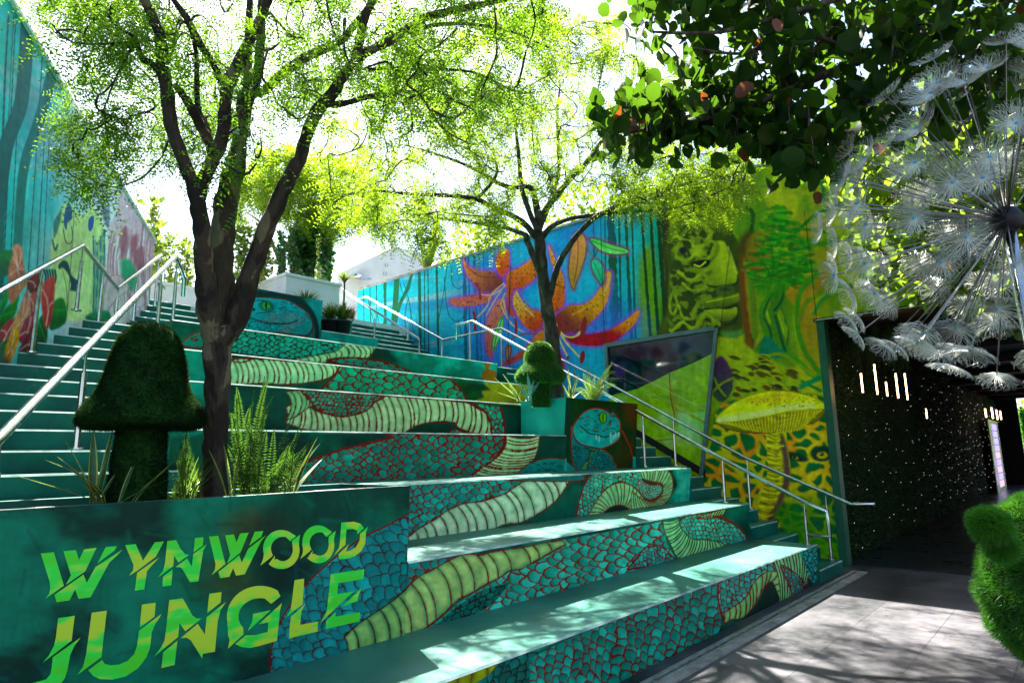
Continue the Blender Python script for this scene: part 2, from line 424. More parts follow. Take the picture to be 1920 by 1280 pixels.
def grid_panel(name, P00, P10, P01, P11, nu, nv, painter, mat, parent=None, label=None, keep=None, extra=None):
    """finely divided bilinear panel; corners in metres; painter(px) -> colours"""
    u = np.linspace(0, 1, nu+1); v = np.linspace(0, 1, nv+1)
    U_, V_ = np.meshgrid(u, v, indexing='ij'); U_ = U_.ravel()[:, None]; V_ = V_.ravel()[:, None]
    P00, P10, P01, P11 = map(np.asarray, (P00, P10, P01, P11))
    X = P00*(1-U_)*(1-V_)+P10*U_*(1-V_)+P01*(1-U_)*V_+P11*U_*V_
    i = np.arange(nu)[:, None]*(nv+1)+np.arange(nv)[None, :]
    Fq = np.stack([i, i+nv+1, i+nv+2, i+1], -1).reshape(-1, 4)
    if keep is not None:
        cc = X[Fq].mean(1); Fq = Fq[keep(cc)]
        used = np.unique(Fq); rm = np.full(len(X), -1); rm[used] = np.arange(len(used)); X = X[used]; Fq = rm[Fq]
    C = painter(to_px(X), X); lu = C@np.array([.25, .6, .15]); C = np.clip(lu[:, None]+(C-lu[:, None])*1.14, .0008, .93)
    o = mesh_obj(name, X, Fq, mat, parent)
    at = o.data.color_attributes.new("paint", 'FLOAT_COLOR', 'POINT')
    at.data.foreach_set("color", np.concatenate([C, np.ones((len(C), 1))], 1).astype(np.float32).ravel())
    if label: o["label"] = label
    return o
# ------------------------------------------------------------------ the painted snake on risers and planters
z2 = Z(340, 500, 2.783); z3 = Z(0, 860, 2.4); z4 = Z(560, 800, 2.4); z5 = Z(860, 600, 2.462); z6 = Z(1100, 960, 2.341)
z7 = Z(1040, 680, 5.8167); z8 = Z(240, 340, 3.5556)
DG1, DG2 = (0, 38, 28), (0, 88, 66)
RED = (120, 30, 14)
def bg_teal(c, sc=60., seed=1):
    t = sst(fbm(c.P/np.array((1.4, 1.)), sc, 5, seed), .3, .7)[:, None]
    c.C[:] = lin((0, 105, 82))*(1-t)+lin((10, 150, 122))*t
def paint_planter(P, X):
    c = Canvas(P)
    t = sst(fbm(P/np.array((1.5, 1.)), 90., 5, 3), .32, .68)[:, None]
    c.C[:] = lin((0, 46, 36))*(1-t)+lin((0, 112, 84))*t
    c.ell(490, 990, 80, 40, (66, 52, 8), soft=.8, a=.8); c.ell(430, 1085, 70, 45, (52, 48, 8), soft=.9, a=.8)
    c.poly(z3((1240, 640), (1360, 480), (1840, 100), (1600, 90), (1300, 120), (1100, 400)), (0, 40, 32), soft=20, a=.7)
    # random brush strokes
    g = np.random.default_rng(4)
    for i in range(170):
        x, y = g.uniform(-40, 760), g.uniform(900, 1330); L = g.uniform(10, 50); an = g.choice([0, 1.4, .6])+g.normal()*.25
        c.stroke([(x, y), (x+L*math.cos(an), y+L*math.sin(an))], g.uniform(2, 9), [(0, 70, 55), (0, 110, 84), (0, 40, 34), (0, 92, 90)][i % 4], soft=5, a=.28)
    body = z3((1215, 985), (1222, 850), (1262, 730), (1330, 620), (1400, 540), (1500, 450), (1620, 360), (1740, 300), (1900, 215), (1930, 780), (1500, 920), (1215, 1010))
    c.scales(body, 24, .6, 1.3, 2.0, (24, 150, 142), (4, 100, 98), (60, 12, 16), seed=3, smooth=False, outline=False, jit=.6)
    c.stroke(z3((1215, 985), (1222, 850), (1262, 730), (1330, 620), (1400, 540), (1500, 450), (1620, 360), (1740, 300), (1900, 215)), 3.2, (110, 20, 18))
    t2_belly(c, (146, 188, 108), (24, 112, 76), (60, 14, 14))
    return c.C
def t2_belly(c, c1=(188, 214, 128), c2=(36, 134, 88), ln=RED):
    c.belly(z4((205, 945), (245, 905), (300, 862), (385, 808), (460, 750), (530, 680), (605, 640), (680, 598), (745, 572), (820, 575), (875, 560), (930, 552), (990, 545), (1060, 530), (1120, 518), (1180, 510)),
            z4((215, 1045), (265, 1025), (335, 1000), (450, 955), (560, 910), (640, 850), (715, 780), (770, 752), (830, 715), (900, 680), (950, 645), (1000, 640), (1050, 612), (1110, 578), (1150, 555), (1200, 530)), 17, c1, c2, ln, 2.6)
def paint_snake(P, X):
    c = Canvas(P); bg_teal(c)
    # ---- T1, lowest riser
    lo = z6((-900, 900), (-300, 650), (0, 515), (300, 395), (585, 310), (1010, 130), (1010, 345), (585, 590), (0, 900), (-900, 1400))
    c.cloud(lo, (0, 44, 36), (0, 84, 66), 40, 4, smooth=False)
    c.belly(z4((560, 1150), (640, 1120), (740, 1090), (880, 1060), (910, 1080)), z4((540, 1230), (640, 1210), (740, 1170), (850, 1150), (905, 1100)), 5, (150, 160, 30), (60, 100, 20), RED, 2.4)
    c.scales(z4((860, 1110), (900, 1060), (1010, 1010), (1220, 1010), (1110, 1080), (1000, 1160), (900, 1220), (700, 1280), (700, 1200), (800, 1150)), 15, 2.2, 1.8, 2.2, (14, 120, 104), (0, 68, 60), (30, 12, 10), 3, False, False)
    c.scales(z6((-250, 640), (0, 515), (140, 455), (330, 390), (470, 340), (585, 305), (590, 500), (560, 560), (300, 710), (60, 850), (-250, 1020)), 19, 1.15, 1.3, 2.7, (48, 176, 150), (0, 84, 70), (112, 24, 12), 8, False, False)
    c.scales(z6((580, 305), (700, 250), (830, 205), (880, 225), (930, 290), (965, 330), (850, 395), (840, 330), (800, 300), (730, 380), (650, 440), (600, 470)), 12, .9, 1.5, 2.4, (60, 190, 168), (10, 110, 96), (112, 26, 14), 5, True, True)
    c.belly(z6((600, 440), (650, 410), (700, 370), (740, 300), (790, 262), (840, 262), (870, 310), (895, 370)), z6((600, 490), (640, 470), (690, 462), (740, 400), (780, 330), (812, 305), (830, 340), (845, 392)), 15, (150, 200, 120), (40, 140, 90), RED, 2.0)
    c.poly(z6((640, 480), (700, 452), (750, 395), (785, 325), (812, 303), (835, 345), (842, 392), (760, 440)), (0, 44, 34), soft=1)
    c.belly(z6((820, 215), (870, 195), (930, 175), (990, 165), (1006, 240)), z6((850, 395), (905, 370), (950, 335), (985, 300), (1004, 300)), 18, (150, 205, 140), (60, 150, 100), (60, 40, 16), 1.8, .06)
    c.scales(z6((935, 178), (970, 155), (1012, 132), (1012, 325), (985, 300), (960, 240)), 9, 1.57, 1.4, 1.8, (50, 190, 175), (10, 120, 110), (60, 40, 20), 2, False, False)
    c.scales(z6((850, 230), (920, 270), (960, 325), (910, 360), (880, 300)), 7, .9, 1.5, 1.8, (40, 170, 150), (0, 90, 80), (110, 24, 14), 2)
    # ---- T2
    T2all = z4((480, 600), (880, 535), (1360, 425), (2050, 330), (2050, 520), (1360, 650), (880, 820), (480, 1010), (-200, 1250), (-200, 700))
    c.cloud(T2all, (0, 70, 56), (0, 118, 92), 50, 1, smooth=False)
    c.scales(z4((-60, 1100), (300, 860), (385, 805), (480, 700), (480, 590), (760, 560), (870, 540), (700, 610), (540, 700), (300, 860)), 19, .4, 1.4, 3, (50, 150, 140), (8, 100, 92), RED, 3, False, False)
    c.scales(z4((1180, 510), (1400, 470), (1640, 425), (1655, 520), (1700, 600), (1400, 690), (1100, 780), (960, 800), (560, 960), (560, 920), (640, 860), (720, 790), (840, 720), (950, 650), (1060, 612), (1150, 560)), 19, -.15, 1.45, 3.2, (90, 218, 186), (0, 112, 94), (140, 44, 22), 14, False, False)
    c.scales(z4((560, 960), (640, 868), (720, 800), (830, 730), (950, 700), (880, 790), (760, 870)), 11, -.9, 1.9, 2.2, (20, 130, 112), (0, 76, 64), (30, 20, 16), 24, False, False)
    t2_belly(c)
    c.scales(z4((1480, 640), (1560, 540), (1630, 530), (1700, 600), (1600, 625)), 8, .9, 1.5, 1.9, (60, 200, 180), (10, 120, 110), RED, 6, False)
    c.scales(z5((1020, 925), (1090, 895), (1150, 900), (1220, 918), (1290, 955), (1337, 1012), (1330, 1025), (1240, 1035), (1160, 1060), (1090, 1030), (1040, 985)), 9, .6, 1.35, 1.9, (90, 210, 180), (20, 140, 116), (110, 50, 26), 4, True, True)
    c.belly(z5((1020, 912), (1022, 945), (1040, 975), (1065, 1000), (1100, 1012), (1140, 1012), (1200, 1020)), z5((942, 925), (950, 975), (980, 1040), (1005, 1090), (1035, 1108), (1110, 1085), (1230, 1040)), 22, (165, 220, 150), (80, 170, 110), (50, 60, 24), 1.7, .1)
    c.belly(z5((1105, 912), (1160, 905), (1215, 902)), z5((1110, 905), (1170, 885), (1235, 868)), 10, (160, 215, 140), (80, 160, 100), RED, 1.6, .05)
    c.stroke(z5((1100, 915), (1170, 915), (1215, 905), (1280, 945), (1325, 990), (1342, 1018)), 2.6, (150, 40, 20))
    # ---- T3
    T3all = z4((480, 270), (1760, 175), (2000, 180), (2000, 320), (1760, 350), (480, 520), (-300, 600), (-300, 250))
    c.cloud(T3all, (0, 56, 44), (0, 92, 72), 60, 1, smooth=False)
    c.cloud(z4((1690, 190), (1770, 180), (2000, 180), (2000, 330), (1680, 350), (1710, 260)), (0, 130, 104), (80, 200, 170), 30, 6)
    c.scales(z4((300, 300), (500, 262), (760, 250), (1000, 232), (1010, 250), (960, 285), (830, 335), (740, 345), (665, 380), (600, 425), (550, 455), (495, 490), (300, 560)), 15, .25, 1.4, 2.8, (40, 180, 160), (4, 100, 86), (120, 30, 14), 9, False, False)
    c.belly(z4((440, 520), (500, 488), (550, 450), (610, 418), (665, 378), (740, 345), (820, 335), (905, 308), (945, 290), (980, 265), (1030, 240), (1120, 230), (1222, 222)),
            z4((440, 540), (500, 520), (590, 512), (680, 495), (750, 482), (850, 470), (930, 438), (1000, 430), (1080, 390), (1150, 340), (1195, 285), (1226, 228)), 19, (218, 238, 192), (70, 168, 116), RED, 2.4)
    sp = z5((650, 700), (835, 690), (880, 705), (900, 750), (940, 775), (930, 810), (880, 832), (800, 780), (750, 745), (690, 770), (640, 830), (605, 910), (550, 915), (552, 850), (590, 740))
    c.scales(sp, 8.5, 1.0, 1.4, 1.8, (90, 215, 180), (14, 140, 112), RED, 7, True, True)
    c.belly(z5((598, 905), (632, 840), (680, 780), (740, 750), (800, 765), (850, 815), (880, 868)), z5((665, 898), (680, 880), (700, 865), (740, 853), (772, 862), (790, 880), (820, 880)), 17, (175, 225, 155), (90, 180, 120), (120, 60, 30), 1.6, .06)
    c.belly(z5((835, 698), (900, 692), (965, 694), (988, 740), (980, 810), (930, 858), (850, 872), (800, 880)), z5((850, 732), (890, 742), (935, 752), (944, 775), (930, 815), (895, 836), (850, 826), (800, 790)), 30, (180, 228, 160), (100, 190, 130), (130, 70, 36), 1.5, .05)
    c.scales(z5((835, 735), (930, 760), (935, 800), (885, 828), (840, 800)), 5, .3, 1.5, 1.4, (120, 220, 190), (50, 170, 140), (140, 60, 36), 3)
    c.poly(z5((848, 730), (890, 745), (925, 752), (900, 762), (860, 750)), (0, 60, 44), soft=1, edge=(1.8, (170, 40, 20)))
    c.poly(z5((665, 898), (680, 878), (700, 863), (740, 852), (775, 862), (785, 882)), (0, 50, 38), soft=1, edge=(2, (150, 40, 20)))
    # ---- T4
    T4all = z2((-100, 850), (700, 868), (1900, 880), (2100, 885), (2100, 1100), (1780, 1095), (700, 1150), (-100, 1180))
    c.cloud(T4all, (0, 44, 34), (0, 78, 60), 60, 1, smooth=False)
    c.scales(z2((500, 1120), (600, 1045), (700, 1000), (830, 955), (1000, 915), (1110, 890), (1060, 868), (1690, 870), (1680, 940), (1620, 1020), (1560, 1065), (1500, 1120), (900, 1150), (500, 1170)), 14, 0., 1.55, 2.8, (20, 160, 138), (0, 92, 74), (130, 30, 14), 21, False, True)
    c.belly(z4((935, 38), (930, 85), (900, 130), (860, 160), (815, 190), (780, 222)), z4((1085, 38), (1078, 90), (1062, 140), (1030, 180), (992, 212), (975, 225)), 15, (205, 238, 172), (96, 186, 120), RED, 2.2, .1)
    c.poly(z5((255, 725), (290, 690), (330, 660), (390, 640), (470, 638), (530, 660), (560, 700), (560, 740), (260, 740)), (10, 150, 135), soft=1, col2=(0, 110, 100), edge=(2.4, RED))
    g = np.random.default_rng(2)
    for i in range(34):
        x, y = g.uniform(300, 530), g.uniform(650, 715); c.stroke(z5((x, y), (x+9, y-4), (x+15, y+3)), 1.3, (0, 50, 46))
    # ---- T5
    T5all = z2((-200, 600), (265, 615), (1680, 705), (2100, 725), (2100, 885), (1680, 880), (-200, 850))
    c.cloud(T5all, (0, 46, 38), (0, 70, 56), 60, 1, smooth=False)
    c.cloud(z2((-200, 600), (120, 610), (130, 860), (-200, 850)), (0, 100, 84), (10, 140, 120), 40, 6)
    c.belly(z2((545, 730), (640, 700), (690, 745), (780, 772), (860, 780), (960, 745), (1010, 700), (1060, 670), (1200, 680), (1430, 700), (1500, 712), (1540, 735), (1590, 765), (1605, 800)),
            z2((545, 815), (600, 835), (650, 850), (780, 862), (980, 868), (1180, 866), (1230, 828), (1330, 808), (1420, 812), (1440, 835), (1480, 855), (1530, 874), (1580, 876), (1620, 876)), 33, (216, 230, 172), (70, 160, 110), RED, 2.4, .1)
    c.belly(z2((545, 650), (600, 645), (650, 655), (660, 690)), z2((545, 800), (600, 780), (650, 745), (690, 720)), 5, (150, 200, 140), (40, 140, 100), RED, 2.2, .2)
    c.scales(z2((630, 640), (840, 655), (1050, 672), (1010, 705), (975, 745), (900, 772), (830, 780), (760, 765), (700, 735), (670, 690)), 8, -.5, 1.6, 2.6, (40, 175, 145), (0, 100, 80), (130, 30, 14), 5, True, True)
    c.scales(z2((1505, 705), (1660, 712), (1684, 800), (1690, 880), (1620, 880), (1612, 800), (1590, 755)), 11, 1.5, 1.5, 2.6, (40, 190, 160), (6, 120, 100), RED, 6, False, True)
    c.poly(z2((1180, 868), (1235, 828), (1330, 812), (1425, 818), (1430, 845), (1390, 872)), (0, 58, 44), soft=1, edge=(2, RED))
    c.scales(z2((1390, 880), (1420, 848), (1480, 860), (1560, 880)), 7, 0, 1.5, 2, (40, 180, 150), (0, 100, 80), RED, 2)
    # ---- T6
    T6all = z2((-200, 420), (265, 450), (1640, 600), (2200, 640), (2200, 740), (1780, 712), (265, 612), (-200, 590))
    c.cloud(T6all, (0, 50, 40), (0, 84, 66), 60, 1, smooth=False)
    c.cloud(z2((1405, 570), (1800, 600), (1800, 730), (1470, 695)), (0, 50, 20), (10, 76, 30), 24, 3)
    c.cloud(z2((1590, 590), (1900, 600), (2000, 730), (1560, 705), (1580, 680), (1570, 650), (1610, 640)), (150, 112, 0), (190, 150, 10), 40, 2)
    c.cloud(z2((-200, 420), (100, 440), (110, 610), (-200, 600)), (0, 104, 88), (10, 146, 124), 40, 4)
    c.belly(z2((230, 500), (265, 482), (380, 478), (560, 492), (700, 498), (833, 512)), z2((250, 612), (330, 612), (430, 608), (540, 614), (640, 606), (740, 590), (800, 560), (834, 520)), 19, (214, 238, 186), (84, 184, 126), RED, 2.4, .14)
    c.scales(z2((832, 510), (1000, 530), (1200, 550), (1385, 570), (1430, 610), (1470, 650), (1492, 700), (1200, 680), (720, 650), (760, 605), (800, 570)), 16, .1, 1.5, 2.8, (36, 178, 140), (4, 128, 102), (120, 30, 14), 31, False, True)
    c.stroke(z2((265, 492), (320, 498), (380, 480), (430, 492)), 3, RED)
    # ---- T7
    T7all = z2((-200, 290), (310, 322), (1030, 415), (1750, 500), (2000, 530), (2000, 640), (1640, 598), (265, 446), (-200, 410))
    c.cloud(T7all, (0, 62, 50), (0, 100, 80), 50, 1, smooth=False)
    c.cloud(z2((1100, 425), (1250, 440), (1660, 490), (1660, 600), (1180, 545), (1150, 500)), (0, 120, 104), (16, 175, 160), 40, 10)
    c.poly(z2((1580, 490), (1625, 495), (1605, 530), (1650, 550), (1640, 600), (1580, 588), (1565, 560), (1585, 535)), (190, 110, 40), soft=1)
    c.scales(z2((200, 430), (230, 340), (310, 320), (600, 358), (870, 398), (835, 435), (740, 480), (700, 495), (265, 450)), 10, .1, 1.7, 2.2, (16, 190, 168), (6, 150, 132), (50, 40, 24), 41, False, True)
    c.belly(z2((590, 480), (700, 462), (790, 445), (830, 425), (862, 400), (940, 405), (1012, 418)), z2((600, 492), (740, 500), (790, 478), (860, 474), (960, 480), (995, 455), (1016, 422)), 15, (205, 242, 185), (110, 206, 150), (90, 60, 26), 1.9, .3)
    c.scales(z2((765, 492), (830, 478), (900, 474), (1000, 484), (1080, 500), (1140, 522), (1185, 548), (1000, 532)), 13, .1, 1.8, 2.2, (20, 170, 150), (0, 140, 118), RED, 13)
    c.poly(z2((5, 410), (20, 380), (60, 352), (110, 345), (110, 420)), (10, 140, 124), soft=1, edge=(3, (150, 50, 24)))
    c.stroke(z2((60, 390), (90, 380), (50, 378), (80, 362)), 2.2, RED)
    # ---- T8 with the big head
    hb = z8((300, 500), (760, 560), (1295, 790), (1295, 1060), (740, 990), (300, 940))
    c.cloud(hb, (0, 66, 62), (0, 110, 104), 40, 1, smooth=False)
    c.cloud(z8((1190, 780), (1420, 830), (1420, 1060), (1265, 1055), (1268, 960), (1225, 860)), (0, 120, 116), (0, 165, 168), 30, 2)
    c.cloud(z8((1270, 880), (1700, 950), (1700, 1110), (1270, 1060)), (10, 130, 120), (20, 165, 155), 40, 1, smooth=False)
    c.poly(z8((700, 830), (820, 778), (890, 772), (980, 778), (1070, 795), (1150, 840), (1205, 885), (1235, 950), (1222, 1005), (1190, 1030), (1100, 1020), (960, 1000), (700, 975)), (0, 175, 185), soft=1, col2=(0, 150, 150), nz=.12, nsc=20, edge=(2.6, (110, 34, 26)))
    c.poly(z8((840, 735), (980, 742), (1110, 775), (1200, 820), (1255, 900), (1275, 980), (1270, 1050), (1250, 1045), (1240, 960), (1215, 890), (1160, 838), (1080, 792), (980, 772), (850, 766)), (0, 52, 54), soft=2)
    c.scales(z8((935, 870), (1000, 880), (1100, 880), (1180, 900), (1200, 930), (1120, 975), (1050, 1005), (960, 990), (900, 960), (860, 930), (930, 910)), 6, .1, 1.4, 1.3, (10, 182, 188), (0, 160, 165), (120, 60, 60), 6, True, False)
    c.scales(z8((800, 910), (900, 935), (1000, 950), (1000, 1000), (760, 980)), 9, .1, 1.3, 1.3, (10, 182, 188), (0, 160, 165), (0, 70, 80), 6, True, False)
    c.stroke(z8((770, 895), (830, 915), (900, 938), (980, 948), (1080, 945), (1130, 925)), 2.6, (0, 50, 56))
    c.stroke(z8((1180, 880), (1225, 930), (1225, 985), (1190, 1025), (1140, 1020)), 1.6, (0, 60, 60))
    c.ell(*z8((922, 828))[0], 16, 10, (0, 110, 110), .1, a=.8)
    c.ell(*z8((922, 827))[0], 9.4, 9.4, (0, 40, 20)); c.ell(*z8((922, 827))[0], 8, 8, (80, 180, 90), soft=.3)
    c.ell(*z8((921, 827))[0], 1.7, 8, (0, 30, 10))
    c.poly(z8((825, 835), (855, 852), (832, 870)), (0, 40, 50), soft=.6, smooth=False)
    c.stroke(z8((840, 800), (890, 792), (960, 830), (960, 860), (900, 875), (850, 880)), 1.6, (0, 50, 60))
    g = np.random.default_rng(3)
    for i in range(20):
        x, y = g.uniform(960, 1130), g.uniform(795, 870); c.stroke(z8((x, y), (x+14, y+5), (x+20, y-2)), 1.2, (0, 80, 90))
    # riser feet keep the colours painted above, with no added band
    return c.C
def paint_box(P, X):
    """front of the near right planter: small snake head with a red tongue"""
    c = Canvas(P)
    t = sst(fbm(P, 45., 5, 2), .3, .7)[:, None]
    c.C[:] = lin((8, 44, 12))*(1-t)+lin((22, 66, 22))*t
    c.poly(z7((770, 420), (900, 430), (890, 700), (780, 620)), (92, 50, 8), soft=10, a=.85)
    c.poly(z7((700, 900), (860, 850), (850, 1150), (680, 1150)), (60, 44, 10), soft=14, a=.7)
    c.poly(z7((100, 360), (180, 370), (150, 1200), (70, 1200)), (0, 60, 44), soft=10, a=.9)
    neck = z7((195, 690), (180, 780), (182, 900), (195, 1060), (225, 1160), (420, 1175), (660, 1165), (650, 1080), (605, 1000), (490, 930), (300, 890))
    c.poly(neck, (0, 140, 132), soft=1, col2=(0, 112, 112), edge=(2.2, (150, 50, 28)))
    c.belly(z7((320, 920), (380, 960), (370, 1040), (320, 1100), (280, 1150)), z7((450, 930), (430, 1000), (390, 1060), (360, 1110), (350, 1160)), 13, (120, 190, 100), (30, 140, 100), (20, 60, 40), 1.3, .1)
    c.scales(z7((370, 1100), (400, 1020), (450, 960), (490, 945), (560, 985), (620, 1040), (650, 1150), (400, 1160)), 4.4, .6, 1.8, 1.2, (10, 165, 155), (0, 118, 115), (0, 46, 50), 4, True, False)
    c.scales(z7((185, 900), (230, 900), (300, 960), (270, 1060), (230, 1150), (200, 1060)), 4.4, 1.2, 1.6, 1.2, (10, 160, 150), (0, 110, 110), (0, 46, 50), 6, True, False)
    c.stroke(z7((385, 1010), (370, 1080), (400, 1120), (480, 1150)), 1.6, RED)
    head = z7((205, 780), (203, 700), (245, 620), (310, 545), (380, 505), (460, 493), (540, 510), (600, 545), (642, 543), (690, 600), (718, 660), (715, 730), (716, 790), (680, 850), (600, 900), (490, 938), (400, 915), (300, 890), (235, 840))
    c.poly(head, (0, 158, 152), soft=1, col2=(20, 190, 175), nz=.15, nsc=10, edge=(2.6, (150, 50, 28)))
    c.ell(*z7((300, 790))[0], 9, 7, (70, 205, 180), soft=.8, a=.7)
    c.stroke(z7((210, 800), (250, 870), (320, 900), (400, 920), (490, 930)), 2, (0, 60, 60))
    c.stroke(z7((280, 690), (330, 730), (370, 765), (480, 790), (550, 808), (640, 770), (715, 735)), 2.2, (0, 40, 44))
    g = np.random.default_rng(5)
    for i in range(60):
        x, y = g.uniform(260, 680), g.uniform(510, 760)
        if abs(x-527) < 45 and abs(y-600) < 70: continue
        c.stroke(z7((x, y), (x+10, y-10), (x+20, y+2), (x+28, y-6)), 1.1, (0, 74, 78) if i % 3 else (110, 50, 30))
    c.ell(*z7((527, 598))[0], 7.4, 11.5, (0, 46, 36)); c.ell(*z7((527, 598))[0], 5.6, 9.4, (120, 190, 30), soft=.3); c.ell(*z7((527, 598))[0], 1.2, 8.6, (10, 50, 10))
    for x, y, h in ((455, 812, 5), (485, 830, 6), (610, 800, 8), (615, 830, 7), (640, 812, 6), (665, 790, 6), (695, 780, 5)):
        c.ell(*z7((x, y))[0], 2, h, (150, 225, 215), soft=.4)
    c.stroke(z7((718, 732), (740, 745), (770, 810), (800, 870), (820, 905), (850, 900)), 1.8, (190, 50, 26)); c.stroke(z7((812, 890), (835, 960), (852, 1030)), 1.6, (180, 50, 26))
    c.ell(*z7((602, 655))[0], 2, 4, (110, 40, 40)); c.stroke(z7((610, 560), (650, 600), (640, 560), (690, 610)), 1.3, (0, 70, 76))
    hump = z7((70, 1060), (130, 1080), (190, 1120), (230, 1170), (60, 1190))
    c.poly(hump, (0, 150, 138), soft=1, edge=(2, (110, 40, 26)))
    return c.C
# ------------------------------------------------------------------ right wall mural
zA = Z(640, 340, 3.2); zB = Z(820, 400, 4.2675); zC = Z(1120, 320, 2.91); zD = Z(1180, 560, 2.56)
def petal(c, pts, c1, c2, grad=None, edge=None, halo=True, spots=0, seed=0, rib=None):
    if halo: c.stroke(list(pts)+[pts[0]], 9, (150, 70, 190), soft=9, a=.75)
    c.poly(pts, c1, soft=1, col2=c2, grad=grad, nz=.2, nsc=14, edge=edge)
    if rib: 
        for r, col in rib: c.stroke(r, 2.6, col, soft=2.4, a=.8)
    if spots: c.dots(pts, int(spots*.62), 1.25, (60, 14, 8), seed)
def paint_wall(P, X):
    c = Canvas(P)
    # turquoise sky with brushed bands of cloud, fading to jungle green
    t = sst(fbm(P/np.array((3.2, 1.)) + np.stack([P[:, 1]*.6, P[:, 0]*.0], 1)*0, 26., 5, 2), .3, .7)[:, None]
    base = lin((0, 150, 190))*(1-t)+lin((20, 190, 208))*t
    t2 = sst(fbm((P+np.stack([0*P[:, 0], P[:, 0]*.16], 1))/np.array((5, .8)), 22., 4, 9), .56, .72)[:, None]
    fade = (1-sst(P[:, 0], 800, 960))[:, None]
    base = base*(1-t2*fade*.7)+lin((150, 190, 196))*t2*fade*.7
    g = sst(P[:, 1], 420, 640)[:, None]*sst(P[:, 0], 900, 1100)[:, None]
    base = base*(1-g*.35)+lin((0, 150, 200))*g*.35
    tg = sst(P[:, 0]-(P[:, 1]-500)*.05, 1188, 1232)[:, None]
    base = base*(1-tg)+lin((46, 120, 20))*tg
    c.C[:] = base
    c.cloud([(1100, 300), (1260, 300), (1250, 520), (1150, 640), (1100, 560)], (0, 150, 150), (10, 176, 172), 60, 20, a=.6)
    c.poly([(1200, 480), (1225, 470), (1240, 620), (1205, 640), (1195, 560)], (110, 150, 16), soft=12)
    # trunks and lianas, far left
    VG = (0, 92, 72)
    for x0, w, dx in ((682, 2, 1), (694, 2.2, 3), (706, 2, 1), (722, 5.5, 1), (846, 0, 0), (776, 0, 0), (787, 5, 2), (796, 2, 0), (803, 2, 2), (820, 4, 4), (872, 6, 3), (880, 3, 4), (892, 5, 6), (900, 3, 4), (908, 2, 3)):
        if w: c.stroke([(x0-dx, 400), (x0, 560), (x0+dx, 760)], w, VG, wob=.3)
    c.stroke([(745, 500), (742, 560), (737, 640), (733, 760)], 9, (0, 96, 60), 13); c.stroke([(776, 500), (764, 540), (750, 570), (741, 602)], 5, (0, 96, 70), 8)
    for pts in ([(690, 560), (700, 600), (712, 625), (720, 600), (724, 570)], [(750, 530), (755, 548), (764, 548), (770, 530)], [(846, 500), (848, 530), (858, 541), (868, 536), (872, 520)],
                [(833, 520), (836, 560), (842, 590), (855, 602), (868, 596), (876, 570)], [(706, 580), (712, 610), (722, 625), (731, 610)], [(757, 530), (768, 570), (775, 620), (790, 650)],
                [(838, 500), (830, 560), (822, 600)], [(860, 600), (866, 625), (878, 622), (884, 598)], [(765, 560), (759, 600), (770, 640), (758, 680)]):
        c.stroke(pts, 1.6, VG)
    # trunks between the lily and the stone face
    for x0, y0, w, dx in ((1112, 390, 3, 6), (1134, 380, 2.2, 3), (1143, 380, 13, 14), (1160, 380, 3.4, 6), (1172, 380, 5, 14), (1184, 380, 3, 9), (1201, 380, 4.5, 22), (1218, 370, 5, 20), (1232, 370, 7, 22), (1243, 380, 9, 16)):
        c.stroke([(x0, y0), (x0+dx*.4, 500), (x0+dx, 680)], w, (0, 82, 48) if x0 < 1200 else (10, 60, 16), w*1.4, wob=.3)
    c.stroke([(1120, 470), (1110, 500), (1120, 540), (1130, 580)], 3, VG); c.stroke([(1150, 560), (1158, 545), (1156, 520)], 2, VG)
    # violet glow under the lilies
    for x, y, rx, ry in ((940, 560, 80, 70), (1000, 520, 90, 80), (1060, 600, 110, 70), (920, 640, 40, 60), (1040, 660, 60, 50), (1130, 620, 70, 40), (1085, 430, 50, 40)):
        c.ell(x, y, rx, ry, (70, 110, 205), soft=.7, a=.55)
    for x, y, r in ((985, 475, 34), (1095, 540, 44), (1010, 560, 26), (1110, 680, 40)):
        c.ell(x, y, r, r*.9, (0, 178, 205), soft=.6, a=.8)
    OR, OR2, RD, PK, YL = (236, 104, 44), (245, 150, 60), (190, 40, 30), (214, 100, 90), (250, 180, 60)
    # first lily
    petal(c, zB((205, 350), (225, 395), (260, 430), (330, 455), (420, 465), (480, 480), (525, 520), (520, 570), (470, 610), (410, 640), (360, 630), (310, 580), (250, 510), (215, 430)), (225, 130, 80), (140, 60, 50), zB((210, 420), (500, 560))[0]+zB((210, 420), (500, 560))[1], spots=45, seed=1, rib=[(zB((230, 420), (330, 500), (440, 510), (510, 520)), (120, 50, 40))])
    petal(c, zB((95, 705), (130, 680), (220, 670), (330, 650), (430, 645), (430, 690), (360, 725), (240, 742), (130, 735)), (222, 100, 84), (214, 110, 90), spots=30, seed=2)
    petal(c, zB((470, 400), (480, 330), (520, 290), (570, 300), (575, 380), (580, 470), (560, 520), (510, 500), (480, 460)), (238, 110, 20), (226, 80, 20), spots=24, seed=3)
    petal(c, zB((550, 540), (570, 470), (640, 440), (720, 390), (790, 350), (800, 480), (760, 540), (690, 590), (620, 620), (560, 600)), (245, 140, 24), (214, 84, 40), spots=60, seed=4)
    petal(c, zB((560, 600), (620, 610), (640, 700), (640, 800), (600, 830), (550, 760), (550, 680)), (235, 90, 40), (220, 80, 50), halo=False, spots=14, seed=5)
    petal(c, zB((520, 680), (545, 700), (530, 790), (500, 900), (470, 1020), (440, 1120), (425, 1168), (395, 1100), (382, 1000), (390, 880), (430, 780), (480, 700)), (226, 120, 100), (222, 100, 90), spots=40, seed=6)
    c.poly(zB((520, 820), (528, 880), (510, 960), (470, 1060), (445, 1095), (445, 1020), (470, 920), (495, 860)), (150, 220, 130), soft=1, edge=(2, (60, 140, 60)))
    c.stroke(zB((518, 835), (480, 960), (452, 1080)), 2, (50, 130, 60))
